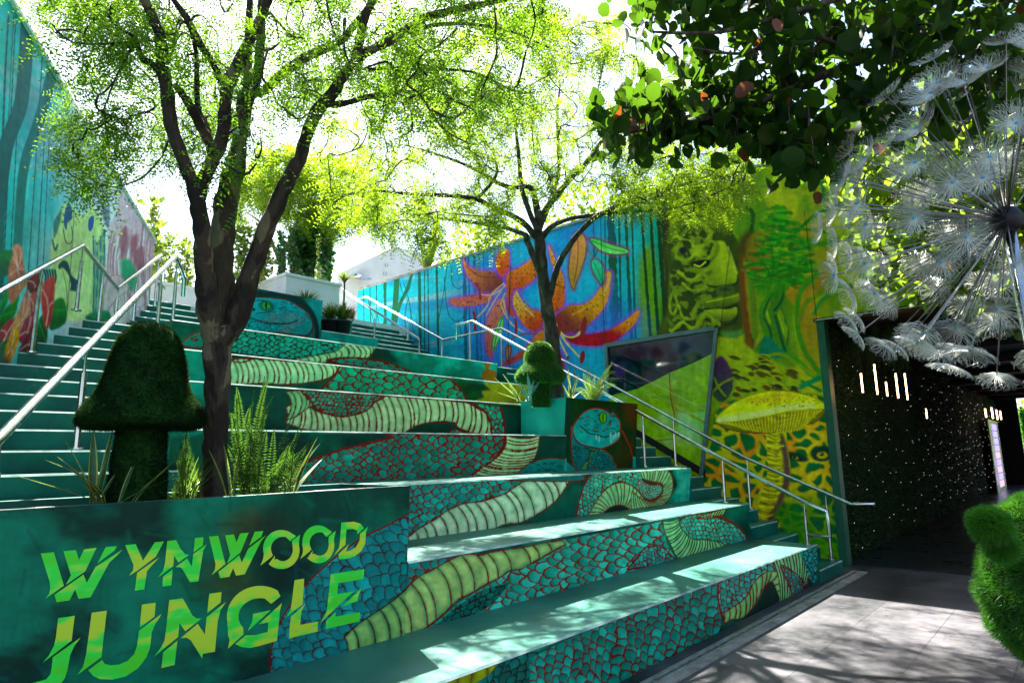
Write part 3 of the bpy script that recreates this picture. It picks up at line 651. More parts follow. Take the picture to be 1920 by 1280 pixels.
    for pts in (zB((530, 560), (430, 650), (400, 740), (320, 830)), zB((545, 570), (470, 680), (390, 820)), zB((520, 600), (440, 650), (360, 650), (345, 635)), zB((540, 640), (510, 720), (540, 800), (600, 890), (690, 950)), zB((530, 700), (560, 830), (610, 900))):
        c.stroke(pts, 2.6, (232, 170, 130), wob=.3)
    for pts in (zB((310, 560), (335, 610), (345, 680)), zB((290, 790), (300, 850), (300, 930)), zB((625, 850), (630, 900), (628, 960))):
        c.stroke(pts, 5, (160, 50, 50))
    # second lily
    petal(c, zB((890, 255), (930, 330), (960, 420), (1000, 480), (1015, 560), (1020, 660), (1000, 760), (950, 830), (910, 800), (895, 700), (905, 620), (930, 540), (935, 450), (905, 360)), (245, 160, 40), (232, 90, 20), spots=60, seed=7, rib=[(zB((940, 560), (1000, 590), (1010, 620)), (140, 60, 40))])
    petal(c, zB((635, 615), (650, 650), (700, 720), (760, 770), (830, 790), (840, 940), (800, 950), (720, 920), (660, 850), (615, 760), (605, 680)), (250, 176, 90), (220, 70, 30), zB((640, 640), (820, 900))[0]+zB((640, 640), (820, 900))[1], spots=50, seed=8, rib=[(zB((640, 640), (690, 740), (770, 820)), (250, 200, 120))])
    petal(c, zB((1330, 480), (1360, 462), (1390, 480), (1385, 560), (1370, 660), (1330, 760), (1270, 830), (1200, 900), (1130, 960), (1040, 980), (960, 930), (900, 880), (980, 790), (1060, 735), (1160, 730), (1240, 680), (1300, 600), (1350, 540)), (246, 150, 40), (150, 56, 46), zB((1250, 700), (1080, 920))[0]+zB((1250, 700), (1080, 920))[1], spots=75, seed=9, rib=[(zB((1340, 600), (1230, 730), (1080, 810)), (250, 170, 50)), (zB((1360, 490), (1370, 560), (1330, 650)), (252, 200, 140))])
    petal(c, zB((1605, 775), (1615, 810), (1580, 880), (1500, 960), (1400, 1030), (1280, 1060), (1150, 1055), (1060, 1030), (1030, 980), (1130, 970), (1250, 960), (1380, 930), (1500, 860)), (248, 140, 30), (190, 30, 44), zB((1500, 850), (1450, 1000))[0]+zB((1500, 850), (1450, 1000))[1], spots=46, seed=10)
    petal(c, zB((520, 1200), (600, 1150), (700, 1080), (800, 960), (850, 940), (850, 1040), (760, 1100), (650, 1170), (560, 1210)), (240, 130, 50), (196, 70, 60), spots=10, seed=11)
    petal(c, zB((880, 1050), (960, 1080), (1010, 1180), (1000, 1300), (930, 1420), (880, 1300)), (200, 60, 60), (170, 40, 60))
    c.poly(zB((555, 1180), (545, 1110), (560, 1070), (590, 1060), (590, 1110), (575, 1160)), (190, 110, 80), soft=1, edge=(2, (110, 50, 50)))
    c.stroke(zB((540, 1080), (600, 1000), (700, 965), (800, 960)), 3, (150, 80, 80))
    for pts in (zB((905, 830), (960, 900), (1010, 975), (1100, 985), (1170, 920)), zB((910, 850), (950, 980), (975, 1130)), zB((915, 870), (990, 1040), (1045, 1150)), zB((910, 850), (1030, 1030), (1150, 1160)), zB((910, 860), (935, 980), (960, 1080))):
        c.stroke(pts, 3.4, (240, 200, 130), wob=.3)
    for x, y, rx, ry in ((1160, 1150, 5, 13), (975, 920, 4.4, 24), (1170, 910, 5.5, 20), (1045, 1155, 3, 4)):
        c.ell(*zB((x, y))[0], rx, ry, (150, 44, 44), .15)
    # hanging bud and leaves
    for pts, c1, c2 in ((zB((1115, 150), (1180, 190), (1190, 300), (1160, 420), (1110, 560), (1090, 610), (1060, 540), (1050, 430), (1070, 300), (1090, 200)), (240, 150, 90), (190, 130, 60)),
                        (zB((1220, 205), (1290, 210), (1380, 245), (1470, 270), (1530, 300), (1500, 325), (1390, 325), (1290, 290)), (90, 200, 90), (140, 220, 120)),
                        (zB((1235, 380), (1280, 370), (1330, 430), (1335, 520), (1315, 570), (1270, 510), (1240, 450)), (80, 200, 150), (60, 170, 120))):
        c.stroke(list(pts)+[pts[0]], 8, (150, 40, 120), soft=9, a=.8); c.poly(pts, c1, soft=1, col2=c2, edge=(1.6, (60, 90, 60)))
    c.stroke(zB((1120, 170), (1125, 350), (1095, 560)), 2, (150, 90, 50)); c.stroke(zB((1240, 220), (1380, 280), (1500, 305)), 1.8, (40, 140, 70)); c.stroke(zB((1190, 220), (1220, 310), (1260, 370)), 2.6, (120, 120, 140)); c.stroke(zB((1250, 390), (1290, 470), (1320, 560)), 1.6, (20, 130, 100))
    c.stroke(zB((1000, 340), (1060, 260), (1110, 180)), 2.4, (210, 190, 140))
    # ---- right half: yellow-green jungle
    q = P; t = sst(fbm(P/np.array((.8, 1.6)), 70., 5, 12), .34, .66)[:, None]
    col = lin((92, 128, 10))*(1-t)+lin((176, 174, 16))*t
    sel = sst(P[:, 0]-(P[:, 1]-500)*.04, 1243, 1256)[:, None]
    c.C = c.C*(1-sel)+col*sel
    c.poly([(1236, 370), (1256, 400), (1262, 640), (1240, 660), (1246, 520), (1240, 440)], (40, 40, 8), soft=6)
    # stone face
    ST1, ST2, ST3 = (62, 72, 12), (140, 152, 44), (150, 160, 60)
    c.poly(zC((400, 330), (450, 260), (560, 240), (660, 280), (740, 340), (770, 420), (775, 560), (780, 700), (770, 820), (700, 900), (560, 900), (380, 900), (330, 880), (380, 760), (390, 560), (370, 430)), ST1, soft=3, col2=(70, 74, 14), nz=.3, nsc=12)
    c.cloud(zC((400, 330), (560, 260), (700, 300), (740, 420), (700, 700), (560, 880), (400, 860), (400, 600)), (52, 60, 10), (120, 132, 34), 20, 8, lo=.42, hi=.6, seed=4)
    for pts in (zC((420, 300), (500, 262), (600, 262), (690, 300), (700, 340), (600, 320), (500, 310), (430, 350)), zC((640, 640), (700, 650), (690, 690), (640, 690)), zC((430, 640), (500, 690), (560, 700), (540, 760), (460, 740), (410, 690)), zC((560, 560), (600, 540), (600, 640), (560, 690), (520, 650)), zC((420, 400), (500, 380), (520, 470), (480, 520), (410, 500))): c.poly(pts, (118, 130, 36), soft=5, col2=(82, 92, 20))
    c.poly(zC((640, 380), (700, 360), (740, 430), (765, 560), (750, 615), (690, 625), (620, 630), (590, 600), (610, 500)), ST2, soft=3, col2=(140, 142, 40), nz=.15)
    c.poly(zC((600, 600), (640, 560), (660, 610), (620, 630)), (90, 110, 24), soft=4)
    c.stroke(zC((600, 615), (660, 640), (740, 618), (765, 590)), 3, (34, 40, 20)); c.poly(zC((630, 630), (740, 620), (740, 690), (640, 700)), (84, 98, 40), soft=4)
    c.poly(zC((580, 715), (640, 690), (700, 705), (775, 665), (770, 710), (700, 745), (600, 735)), ST2, soft=1.5, edge=(1.6, (40, 44, 14)))
    c.stroke(zC((580, 740), (660, 752), (740, 745), (770, 730)), 4, (24, 30, 14))
    c.poly(zC((585, 770), (640, 750), (720, 755), (758, 740), (752, 790), (700, 820), (640, 810), (590, 800)), ST2, soft=1.5, edge=(1.6, (40, 44, 14)))
    c.poly(zC((670, 850), (720, 825), (790, 850), (800, 890), (740, 920), (680, 900)), (84, 128, 60), soft=3)
    c.poly(zC((530, 390), (580, 340), (640, 330), (600, 370), (545, 392)), (120, 150, 60), soft=2); c.poly(zC((600, 400), (640, 385), (650, 420), (620, 470), (600, 450), (615, 425)), (116, 128, 40), soft=1.5, edge=(1.5, (44, 48, 12)))
    c.ell(*zC((550, 445))[0], 11, 9, (112, 136, 60), soft=.4); c.ell(*zC((465, 435))[0], 10, 12, (84, 96, 30), soft=.3); c.ell(*zC((465, 438))[0], 6, 6, (30, 36, 34), soft=.4)
    c.poly(zC((505, 500), (540, 480), (590, 490), (600, 510), (560, 530), (520, 530)), (16, 26, 20), soft=1.5); c.ell(*zC((560, 508))[0], 9, 5, (150, 160, 50), -.2, soft=.3); c.ell(*zC((565, 500))[0], 4, 3.4, (12, 24, 20), soft=.3)
    c.ell(*zC((770, 460))[0], 5, 5, (20, 26, 12), soft=.4); c.ell(*zC((768, 462))[0], 2.6, 1.6, (150, 150, 70))
    for pts, w in ((zC((420, 600), (470, 620), (520, 620), (590, 560)), 6), (zC((450, 660), (500, 670), (560, 650), (590, 600)), 7), (zC((400, 760), (410, 700), (430, 680)), 5), (zC((440, 720), (480, 780), (520, 800), (560, 760)), 6), (zC((400, 870), (470, 830), (540, 850), (600, 820)), 7), (zC((430, 560), (480, 590), (500, 580)), 5), (zC((450, 370), (480, 360), (510, 390)), 5), (zC((600, 300), (560, 330), (520, 300), (470, 290)), 6)):
        c.stroke([(x+2, y+3) for x, y in pts], w, (34, 38, 10), soft=2); c.stroke(pts, w*.8, (150, 160, 56), soft=2.2, wob=.5)
    for x, y, rx, ry in ((415, 720, 4, 11), (480, 740, 5, 9), (560, 800, 4, 6), (520, 850, 5, 4), (600, 855, 5, 4), (560, 560, 6, 4), (520, 640, 6, 4)): c.ell(*zC((x, y))[0], rx, ry, (28, 36, 20), soft=.4)
    zR = Z(1050, 280, 1.906); HI, MD, DK = (168, 176, 60), (124, 138, 34), (34, 42, 12)
    c.poly(zR((470, 290), (600, 300), (650, 360), (662, 480), (660, 560), (650, 640), (560, 650), (440, 650), (400, 560), (420, 400)), (52, 62, 14), soft=6, nz=.5, nsc=12)
    c.cloud(zR((420, 330), (540, 330), (540, 640), (400, 640)), (48, 58, 14), (112, 126, 36), 11, 5, lo=.45, hi=.58, seed=8)
    c.poly(zR((640, 330), (700, 300), (690, 500), (700, 700), (660, 700), (652, 520)), (74, 60, 12), soft=7, nz=.3)
    c.poly(zR((548, 338), (585, 330), (604, 375), (634, 438), (630, 472), (590, 482), (532, 486), (518, 462), (538, 400)), MD, soft=2.5, col2=HI, grad=zR((540, 480), (615, 400))[0]+zR((540, 480), (615, 400))[1])
    c.stroke(zR((520, 486), (570, 492), (628, 482), (636, 450)), 4, DK, soft=2.5); c.stroke(zR((600, 350), (618, 400), (628, 440)), 4, (186, 190, 80), soft=4, a=.7); c.stroke(zR((540, 345), (528, 410), (510, 455)), 5, DK, soft=5, a=.8)
    c.poly(zR((560, 494), (616, 488), (618, 520), (570, 530)), (78, 92, 34), soft=4); c.ell(*zR((590, 500))[0], 11, 4, DK, soft=.6, a=.7)
    c.poly(zR((514, 545), (560, 528), (600, 526), (642, 512), (642, 540), (600, 558), (545, 566), (516, 562)), MD, soft=1.6, col2=(78, 88, 20)); c.stroke(zR((524, 545), (580, 534), (634, 522)), 2.4, HI, soft=2.5)
    c.stroke(zR((518, 568), (570, 572), (632, 558)), 3.4, (18, 24, 10), soft=1.5)
    c.poly(zR((512, 580), (560, 570), (600, 572), (630, 564), (628, 596), (592, 614), (545, 604)), HI, soft=1.6, col2=(84, 96, 22)); c.stroke(zR((516, 606), (560, 622), (610, 624), (634, 600)), 4, DK, soft=3)
    for pts, w in ((zR((400, 330), (440, 262), (500, 262), (540, 300), (520, 330)), 9), (zR((410, 300), (430, 320), (470, 330), (480, 370), (455, 400), (420, 385), (412, 350)), 6), (zR((480, 350), (510, 345), (545, 330), (556, 350), (530, 390), (500, 385)), 8), (zR((425, 440), (470, 470), (500, 450), (530, 430)), 9), (zR((440, 480), (470, 505), (510, 500), (520, 480)), 7), (zR((400, 520), (392, 560), (404, 590), (420, 560), (412, 525)), 4), (zR((425, 560), (440, 600), (470, 605), (490, 560)), 8), (zR((400, 650), (440, 620), (480, 640), (520, 590), (560, 620)), 9)):
        c.stroke([(x+2.5, y+4) for x, y in pts], w*1.3, DK, soft=6, a=.6); c.stroke(pts, w*.5, MD, w*1.5, soft=4, wob=.9); c.stroke([(x-1, y-1.4) for x, y in pts], w*.5, HI, w*.1, soft=3.5, wob=.9, a=.7)
    c.ell(*zR((438, 362))[0], 7, 7, (18, 24, 22), soft=.35); c.ell(*zR((492, 366))[0], 11, 9, HI, soft=.5, a=.9)
    c.poly(zR((468, 408), (495, 396), (535, 396), (528, 418), (495, 424)), (14, 20, 14), soft=1.4); c.stroke(zR((480, 412), (500, 418), (520, 402)), 2.6, (206, 204, 70), soft=1)
    c.stroke(zR((652, 380), (650, 480), (655, 560), (680, 700)), 11, (104, 70, 10), soft=5); c.stroke(zR((668, 440), (690, 540), (700, 640)), 20, (128, 146, 24), soft=7); c.stroke(zR((655, 420), (668, 540), (672, 640)), 3, DK, soft=3, a=.8)
    # twisted trunk of the painted tree and the sandy banks to its right
    for pts, w in ((zR((770, 480), (735, 540), (745, 620), (705, 730)), 12), (zR((790, 490), (775, 560), (800, 650), (790, 720)), 11), (zR((735, 500), (760, 580), (740, 660), (760, 740)), 8), (zR((880, 500), (850, 560), (845, 650), (880, 740), (930, 790)), 12), (zR((1030, 490), (950, 520), (880, 560)), 10)):
        c.stroke([(x+3, y) for x, y in pts], w*1.2, (14, 84, 44), soft=4); c.stroke(pts, w, (120, 150, 22), w*1.3, soft=3.5, wob=.3); c.stroke([(x-1.5, y) for x, y in pts], w*.3, (180, 190, 50), soft=3, a=.8)
    for i, (x, y, L) in enumerate(((880, 600, 40), (892, 640, 36), (884, 690, 44), (890, 730, 38), (900, 770, 30), (820, 360, 60), (840, 300, 80), (860, 240, 80), (890, 400, 50), (870, 450, 60))):
        c.stroke(zR((x, y), (x+L*.5, y-8), (x+L, y+4)), 9, [(222, 164, 70), (206, 176, 50)][i % 2], soft=7, a=.65); c.stroke(zR((x, y+14), (x+L*.5, y+8), (x+L, y+18)), 4, (150, 120, 20), soft=4, a=.6)
    # bark strips between face and green tree
    c.stroke(zC((790, 560), (800, 760), (830, 960)), 9, (110, 66, 8)); c.stroke(zC((800, 480), (815, 700), (840, 880)), 4, (150, 96, 10)); c.stroke(zC((830, 560), (850, 720), (860, 900)), 12, (96, 120, 16), soft=3)
    # yellow shapes with teal shadow at the top right
    for pts, c1, c2 in ((zC((1000, 340), (1100, 240), (1250, 180), (1300, 200), (1250, 330), (1120, 355)), (120, 140, 10), (170, 140, 40)), (zC((1000, 640), (1060, 620), (1180, 640), (1200, 800), (1210, 1080), (1130, 1090), (1100, 900), (1090, 760)), (176, 132, 20), (150, 140, 16)),
                        (zC((1180, 60), (1340, 50), (1350, 180), (1200, 250), (1180, 160)), (150, 140, 20), (120, 140, 14)), (zC((1170, 460), (1300, 420), (1290, 620), (1200, 660)), (150, 140, 10), (160, 120, 10)), (zC((820, 380), (900, 330), (960, 420), (900, 560), (820, 560)), (120, 110, 10), (150, 100, 10))):
        c.poly(pts, c1, soft=5, col2=c2, nz=.2, nsc=20)
    c.stroke(zC((1190, 65), (1270, 70), (1340, 60)), 9, (0, 120, 70), soft=2); c.stroke(zC((1230, 70), (1240, 170)), 8, (0, 110, 50), soft=2)
    c.stroke(zC((1080, 340), (1180, 250), (1280, 200)), 7, (30, 110, 20), soft=3); c.stroke(zC((1000, 330), (1130, 320), (1260, 340)), 6, (60, 120, 10), soft=3); c.stroke(zC((1150, 390), (1250, 400), (1310, 370)), 10, (60, 120, 10), soft=5)
    c.stroke(zC((820, 200), (850, 240), (840, 330)), 8, (30, 80, 20), soft=2)
    for pts in (zC((940, 680), (900, 780), (930, 900), (880, 990)), zC((980, 640), (960, 760), (980, 860), (1020, 1000)), zC((900, 800), (940, 900), (900, 1000)), zC((1010, 620), (1000, 700), (960, 760))):
        c.stroke(pts, 12, (70, 120, 14), 20, soft=3); c.stroke([(x+3, y) for x, y in pts], 3, (0, 74, 44), 6, soft=2)
    c.poly(zC((890, 950), (930, 900), (990, 960), (1040, 1010), (900, 1020)), (0, 110, 80), soft=3)
    # foliage of the painted tree: brushed strokes
    g = np.random.default_rng(8)
    reg = np.array(crom(zC((800, 520), (860, 400), (900, 230), (990, 200), (1060, 300), (1050, 370), (1130, 420), (1150, 560), (1110, 620), (990, 630), (880, 660)), 5, True))
    for i in range(420):
        x, y = g.uniform(1395, 1520), g.uniform(375, 550)
        if not Canvas.inside(np.array([[x, y]]), reg)[0]: continue
        L = g.uniform(7, 17); a = g.normal()*.25
        c.stroke([(x, y), (x+L, y+L*a), (x+L*1.5, y+L*a+1)], g.uniform(4, 7.5), [(30, 116, 26), (44, 142, 26), (12, 96, 28), (80, 160, 30), (26, 92, 20)][g.integers(5)], soft=2.6, wob=.4, a=.7)
    c.stroke(zC((950, 420), (960, 520), (940, 640)), 4, (40, 96, 20), soft=2, a=.8); c.stroke(zC((890, 490), (930, 540), (940, 600)), 3, (40, 96, 20), soft=2, a=.8)
    c.poly(zC((860, 600), (1010, 600), (1030, 660), (940, 690), (870, 660)), (60, 130, 24), soft=6, a=.6)
    # right vines sweeping down to the net
    for pts, w, col in ((zC((1200, 560), (1110, 660), (1090, 800), (1120, 960), (1210, 1100)), 10, (70, 130, 10)), (zC((1300, 580), (1200, 680), (1140, 720), (1100, 820)), 9, (110, 130, 10)), (zC((1310, 640), (1230, 700), (1180, 780)), 6, (10, 130, 60)),
                        (zC((1020, 1000), (1100, 1040), (1180, 1120), (1300, 1130)), 9, (60, 140, 20)), (zC((900, 1020), (1000, 1000), (1100, 1060), (1230, 1150)), 6, (120, 140, 16)), (zC((860, 1000), (960, 1060), (1080, 1130), (1220, 1200)), 6, (0, 110, 50)), (zC((1210, 1130), (1100, 1180), (1000, 1190)), 10, (0, 120, 70))):
        c.stroke(pts, w, col, soft=4)
    # perforated mound
    c.poly(zC((720, 1180), (740, 1060), (660, 1010), (690, 930), (770, 920), (860, 990), (960, 1040), (1090, 1090), (1090, 1180), (900, 1230), (760, 1260)), (156, 164, 36), soft=4, col2=(140, 160, 40), nz=.3, nsc=10)
    for i in range(46):
        x, y = g.uniform(735, 1085), g.uniform(975, 1225)
        if y < 960+(x-740)*.33: continue
        c.ell(*zC((x, y))[0], g.uniform(6, 15), g.uniform(2.4, 5), [(70, 66, 20), (40, 50, 20), (90, 70, 24)][i % 3], .35+g.normal()*.15, soft=.35); c.stroke(zC((x-30, y-14), (x, y-18), (x+30, y-6)), 2, (176, 176, 60), soft=1.5, a=.8)
    # purple hollow
    c.poly(zC((640, 1040), (680, 1010), (720, 1060), (745, 1130), (740, 1200), (690, 1260), (640, 1240), (620, 1160)), (74, 34, 74), soft=3, col2=(40, 60, 44)); 
    for pts in (zC((625, 1210), (680, 1160), (740, 1130)), zC((700, 1270), (740, 1200), (745, 1130)), zC((640, 1130), (660, 1180), (700, 1230))): c.stroke(pts, 4, (120, 130, 20), soft=1)
    # orange-yellow net with dark green holes, lower half
    net = zD((400, 620), (420, 540), (520, 480), (940, 470), (950, 700), (1010, 1000), (1030, 1260), (900, 1260), (700, 1100), (560, 1060), (340, 1000), (300, 860), (380, 700))
    c.poly(net, (10, 96, 40), soft=3, col2=(0, 92, 50), nz=.3, nsc=14)
    idx = c.near((1280, 740), (1620, 1080)); q = c.P[idx]; ins = c.inside(q, crom(net, 5, True)); idx = idx[ins]; q = q[ins]
    if len(idx):
        sz = 21.; a = .5; wq = q+np.stack([fbm(q, 50, 3, 1)-.5, fbm(q, 50, 3, 2)-.5], 1)*34
        u = (wq[:, 0]*math.cos(a)+wq[:, 1]*math.sin(a))/(sz*1.7); v = (-wq[:, 0]*math.sin(a)+wq[:, 1]*math.cos(a))/sz
        iu, iv = np.floor(u).astype(np.int64), np.floor(v).astype(np.int64); f1 = np.full(len(q), 9.); f2 = f1.copy()
        for dj in (-1, 0, 1):
            for di in (-1, 0, 1):
                sx = iu+di+.15+.7*_hash(iu+di, iv+dj, 31); sy = iv+dj+.15+.7*_hash(iu+di, iv+dj, 32); d = np.hypot((u-sx)*1.5, v-sy)
                m = d < f1; f2 = np.where(m, f1, np.minimum(f2, d)); f1 = np.where(m, d, f1)
        al = 1-sst((f2-f1)*.5+.10*(fbm(q, 16, 3, 41)-.5), .10, .24)
        t = sst(fbm(q, 40, 3, 17), .35, .65)[:, None]; low = sst(q[:, 1], 905, 960)[:, None]*sst(q[:, 0], 1440, 1480)[:, None]; rt = sst(q[:, 0], 1440, 1540)[:, None]*(1-low)
        cc = lin((214, 130, 20))*(1-t)+lin((190, 182, 14))*t; cc = cc*(1-rt*.6)+lin((230, 184, 40))*rt*.6; cc = cc*(1-low)+lin((84, 140, 14))*low
        c.mix(idx, al, cc)
        hl = (1-sst(np.abs((f2-f1)*.5-.06), 0, .05))*.35; c.mix(idx, hl, (190, 170, 30))
    # eyes in the net
    for ex, ey, rx, ry, ang in ((800, 757, 25, 8, .25), (925, 742, 23, 15, .0)):
        X0, Y0 = zD((ex, ey))[0]; c.ell(X0, Y0, rx, ry, (0, 56, 34), ang, soft=.2); c.ell(X0, Y0+2, rx*.5, ry*.42, (10, 20, 12), ang, soft=.3)
    X0, Y0 = zD((926, 750))[0]; c.ell(X0, Y0, 10, 6.4, (190, 170, 20), soft=.25); c.ell(X0-1, Y0-2, 4, 3.8, (14, 16, 8)); c.ell(X0-2, Y0-3.4, 1.2, 1, (230, 230, 200))
    X0, Y0 = zD((798, 762))[0]; c.ell(X0, Y0, 6, 3, (150, 150, 60), .3, soft=.3); c.ell(X0-2, Y0-1, 3, 2.4, (8, 14, 10))
    # giant mushroom
    stem = zD((660, 650), (700, 625), (750, 640), (756, 700), (770, 780), (775, 850), (755, 930), (720, 1010), (690, 1060), (620, 1050), (592, 980), (620, 930), (655, 870), (665, 780), (658, 700))
    c.poly(stem, (204, 196, 24), soft=1, col2=(184, 172, 24), nz=.25, nsc=9)
    c.poly(zD((730, 640), (756, 700), (775, 850), (755, 930), (700, 1055), (660, 1056), (710, 960), (738, 860), (735, 760), (720, 690)), (92, 62, 54), soft=4)
    for i in range(34):
        yy = 650+i*12; k = max(0, yy-850)/200; x0, x1 = 664-k*55, 742-k*34; yb = yy-4+g.normal()*3
        c.stroke(zD((x0, yb), ((x0+x1)/2, yb+13+g.normal()*4), (x1-g.uniform(0, 30), yb+5)), 3, [(90, 70, 10), (110, 90, 10), (225, 215, 40)][i % 3], soft=2, a=.8, wob=.6)
    under = zD((420, 585), (500, 570), (600, 560), (760, 530), (880, 518), (938, 520), (930, 560), (880, 595), (780, 620), (680, 642), (560, 640), (460, 620))
    c.poly(under, (120, 110, 20), soft=1, edge=(2.2, (80, 60, 20)))
    for i in range(64):
        t = i/63; x = 425+510*t; yt = 586-70*sst(t, .1, 1.) + 0; xb = 690+(x-690)*.82; yb = 640-90*abs((x-690)/260)**2.2*.5-(40 if x > 860 else 0)*((x-860)/80 if x > 860 else 0)
        yb = min(yb, 640); c.stroke(zD((x, yt+4), (x*.6+xb*.4, (yt+yb)/2+4), (xb, yb)), 2.6, [(214, 205, 60), (170, 150, 30)][i % 2], soft=1, wob=.4); c.stroke(zD((x+4, yt+4), (x*.6+xb*.4+4, (yt+yb)/2+4), (xb+3, yb-2)), 1.1, (60, 40, 14), soft=1)
    cap = zD((415, 588), (430, 555), (500, 500), (590, 460), (680, 443), (770, 445), (860, 465), (920, 490), (942, 515), (935, 528), (860, 530), (770, 540), (680, 560), (600, 575), (500, 590), (440, 592))
    c.poly(cap, (222, 214, 24), soft=1, col2=(216, 226, 80), nz=.12, nsc=16, edge=(1.6, (150, 130, 10)))
    c.stroke(zD((430, 582), (520, 568), (640, 548), (760, 520), (880, 512)), 9, (226, 238, 140), soft=10, a=.8)
    c.poly(zD((560, 490), (680, 455), (800, 455), (780, 480), (660, 500)), (210, 170, 10), soft=9, a=.7)
    c.dots(zD((560, 500), (640, 460), (770, 455), (920, 495), (900, 515), (760, 520)), 130, 1.3, (150, 130, 10), 4)
    # base foliage by the mushroom
    c.poly(zD((700, 1050), (740, 980), (800, 1000), (900, 1120), (1010, 1180), (1020, 1250), (820, 1180)), (30, 110, 24), soft=4, col2=(70, 140, 20), a=.7)
    # faint panel joints and cracks in the render coat
    for pts in ([(955, 590), (957, 500), (953, 640), (958, 720)], [(1126, 400), (1128, 480), (1134, 652)], [(1508, 396), (1521, 500), (1531, 600)], [(1380, 380), (1372, 440), (1360, 540), (1351, 616)]): c.stroke(pts, 1.3, (10, 40, 30), soft=1)
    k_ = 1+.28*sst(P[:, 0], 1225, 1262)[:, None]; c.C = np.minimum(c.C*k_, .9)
    return c.C

# ------------------------------------------------------------------ left wall mural
zL = Z(0, 300, 3.2); zT = Z(0, 0, 2.667)
def paint_left(P, X):
    c = Canvas(P)
    t = sst(fbm(P/np.array((1., 2.4)), 90, 5, 5), .3, .7)[:, None]
    k = sst(P[:, 0]+(P[:, 1]-300)*.12, 20, 260)[:, None]
    a = lin((0, 142, 138))*(1-t)+lin((70, 200, 200))*t; b = lin((206, 180, 196))*(1-t)+lin((226, 214, 226))*t  # lilac paint, paled further to carry sun flare at the far end
    c.C[:] = a*(1-k)+b*k
    for (x, y, rx, ry, col) in ((90, 300, 40, 90, (30, 170, 190)), (130, 260, 60, 40, (160, 160, 175)), (60, 200, 30, 60, (110, 130, 150)), (100, 400, 30, 50, (0, 168, 176)), (20, 120, 26, 60, (0, 150, 120)), (170, 330, 50, 50, (205, 160, 160))):
        c.ell(x, y, rx, ry, col, -.5, soft=.9, a=.6)
    for i in range(40):
        x, y = -40+i*7, 60+((i*73) % 300); c.stroke([(x, y), (x+70, y+55)], 14, [(60, 180, 180), (190, 170, 180), (20, 140, 130), (150, 180, 190)][i % 4], soft=12, a=.25)
    DT = (0, 92, 92)
    c.stroke([(52, 40), (40, 190), (10, 280), (-6, 420), (-16, 620)], 26, DT, 30, soft=2); c.stroke([(100, 130), (72, 230), (48, 300), (38, 380), (28, 560)], 22, (0, 106, 104), 16, soft=2)
    c.stroke([(-60, 0), (-70, 300), (-60, 700)], 30, DT, soft=2)
    for x0, x1, w in ((8, -4, 4), (22, 4, 2.5), (35, 16, 2), (75, 50, 2), (88, 66, 2), (96, 78, 1.6), (18, 2, 1.6)): c.stroke([(x0+8, 30), (x0, 180), (x1, 560)], w, (0, 86, 92), soft=1)
    # pale rainforest creature, hands folded
    FR = (186, 200, 132)
    c.poly(zL((370, 280), (410, 262), (450, 300), (500, 330), (550, 290), (590, 320), (620, 400), (640, 520), (640, 900), (600, 960), (380, 960), (330, 860), (300, 640), (310, 480), (330, 370)), FR, soft=5, col2=(206, 210, 150), nz=.12, nsc=20)
    c.poly(zL((320, 380), (350, 320), (370, 290), (360, 380), (325, 470)), (60, 110, 110), soft=2)
    for pts in (zL((395, 285), (428, 280), (432, 350), (405, 380), (402, 420), (382, 380)), zL((535, 350), (562, 335), (560, 400), (540, 430), (528, 400))): c.poly(pts, (24, 78, 140), soft=1)
    c.stroke(zL((380, 420), (395, 490), (420, 500), (435, 470), (430, 400)), 2.2, (80, 96, 60)); c.stroke(zL((315, 480), (330, 540), (345, 510)), 4, (70, 100, 90))
    for i in range(7): c.stroke(zL((560+i*11, 500-abs(i-2)*20), (565+i*10, 700), (560+i*8, 930)), 3.2, [(40, 104, 118), (120, 150, 110)][i % 2], soft=2, wob=.6)
    c.poly(zL((350, 630), (380, 600), (410, 620), (430, 690), (475, 730), (480, 760), (450, 790), (430, 760), (410, 690), (380, 650), (355, 655)), (34, 60, 70), soft=1.5)
    for i in range(5): c.stroke(zL((420+i*13, 700+i*8), (430+i*11, 740), (425+i*10, 780)), 3, (30, 60, 70))
    for i in range(5): c.stroke(zL((265+i*16, 660), (275+i*15, 700), (270+i*15, 735)), 4, (30, 70, 70))
    c.stroke(zL((370, 640), (400, 780), (400, 940)), 1.6, (110, 140, 70)); c.stroke(zL((460, 0), (440, 400), (405, 900)), 1.4, (70, 100, 100))
    # brown-pink folded petals at the far end
    c.poly(zL((655, 400), (690, 330), (740, 170), (800, 260), (900, 420), (930, 520), (900, 860), (840, 1000), (640, 1000), (620, 760), (640, 560)), (206, 168, 178), soft=4, col2=(212, 176, 180), nz=.15)
    g = np.random.default_rng(3)
    for i in range(34):
        x = 660+i*7.4; c.stroke(zL((x+g.normal()*6, 380+g.uniform(0, 200)), (x-20+g.normal()*8, 620), (x-6+g.normal()*8, 820+g.uniform(0, 140))), g.uniform(1.5, 4), [(158, 100, 112), (232, 204, 206), (172, 120, 130)][i % 3], soft=1.6, a=.8)
    for pts in (zL((720, 440), (760, 400), (770, 480), (750, 560), (725, 600)), zL((780, 480), (820, 450), (825, 520), (790, 580)), zL((800, 560), (860, 520), (860, 640), (820, 660))): c.poly(pts, (150, 92, 104), soft=4)
    c.poly(zL((600, 240), (655, 230), (655, 400), (630, 380)), (110, 120, 150), soft=2); c.poly(zL((720, 610), (780, 600), (820, 680), (800, 780), (750, 760)), (60, 150, 110), soft=4)
    for pts in (zL((640, 720), (700, 690), (760, 730), (770, 780), (700, 830), (650, 900), (620, 940), (620, 840)), zL((780, 800), (830, 780), (870, 840), (850, 880), (790, 870))): c.poly(pts, (220, 166, 172), soft=3, edge=(1.2, (160, 100, 112)))
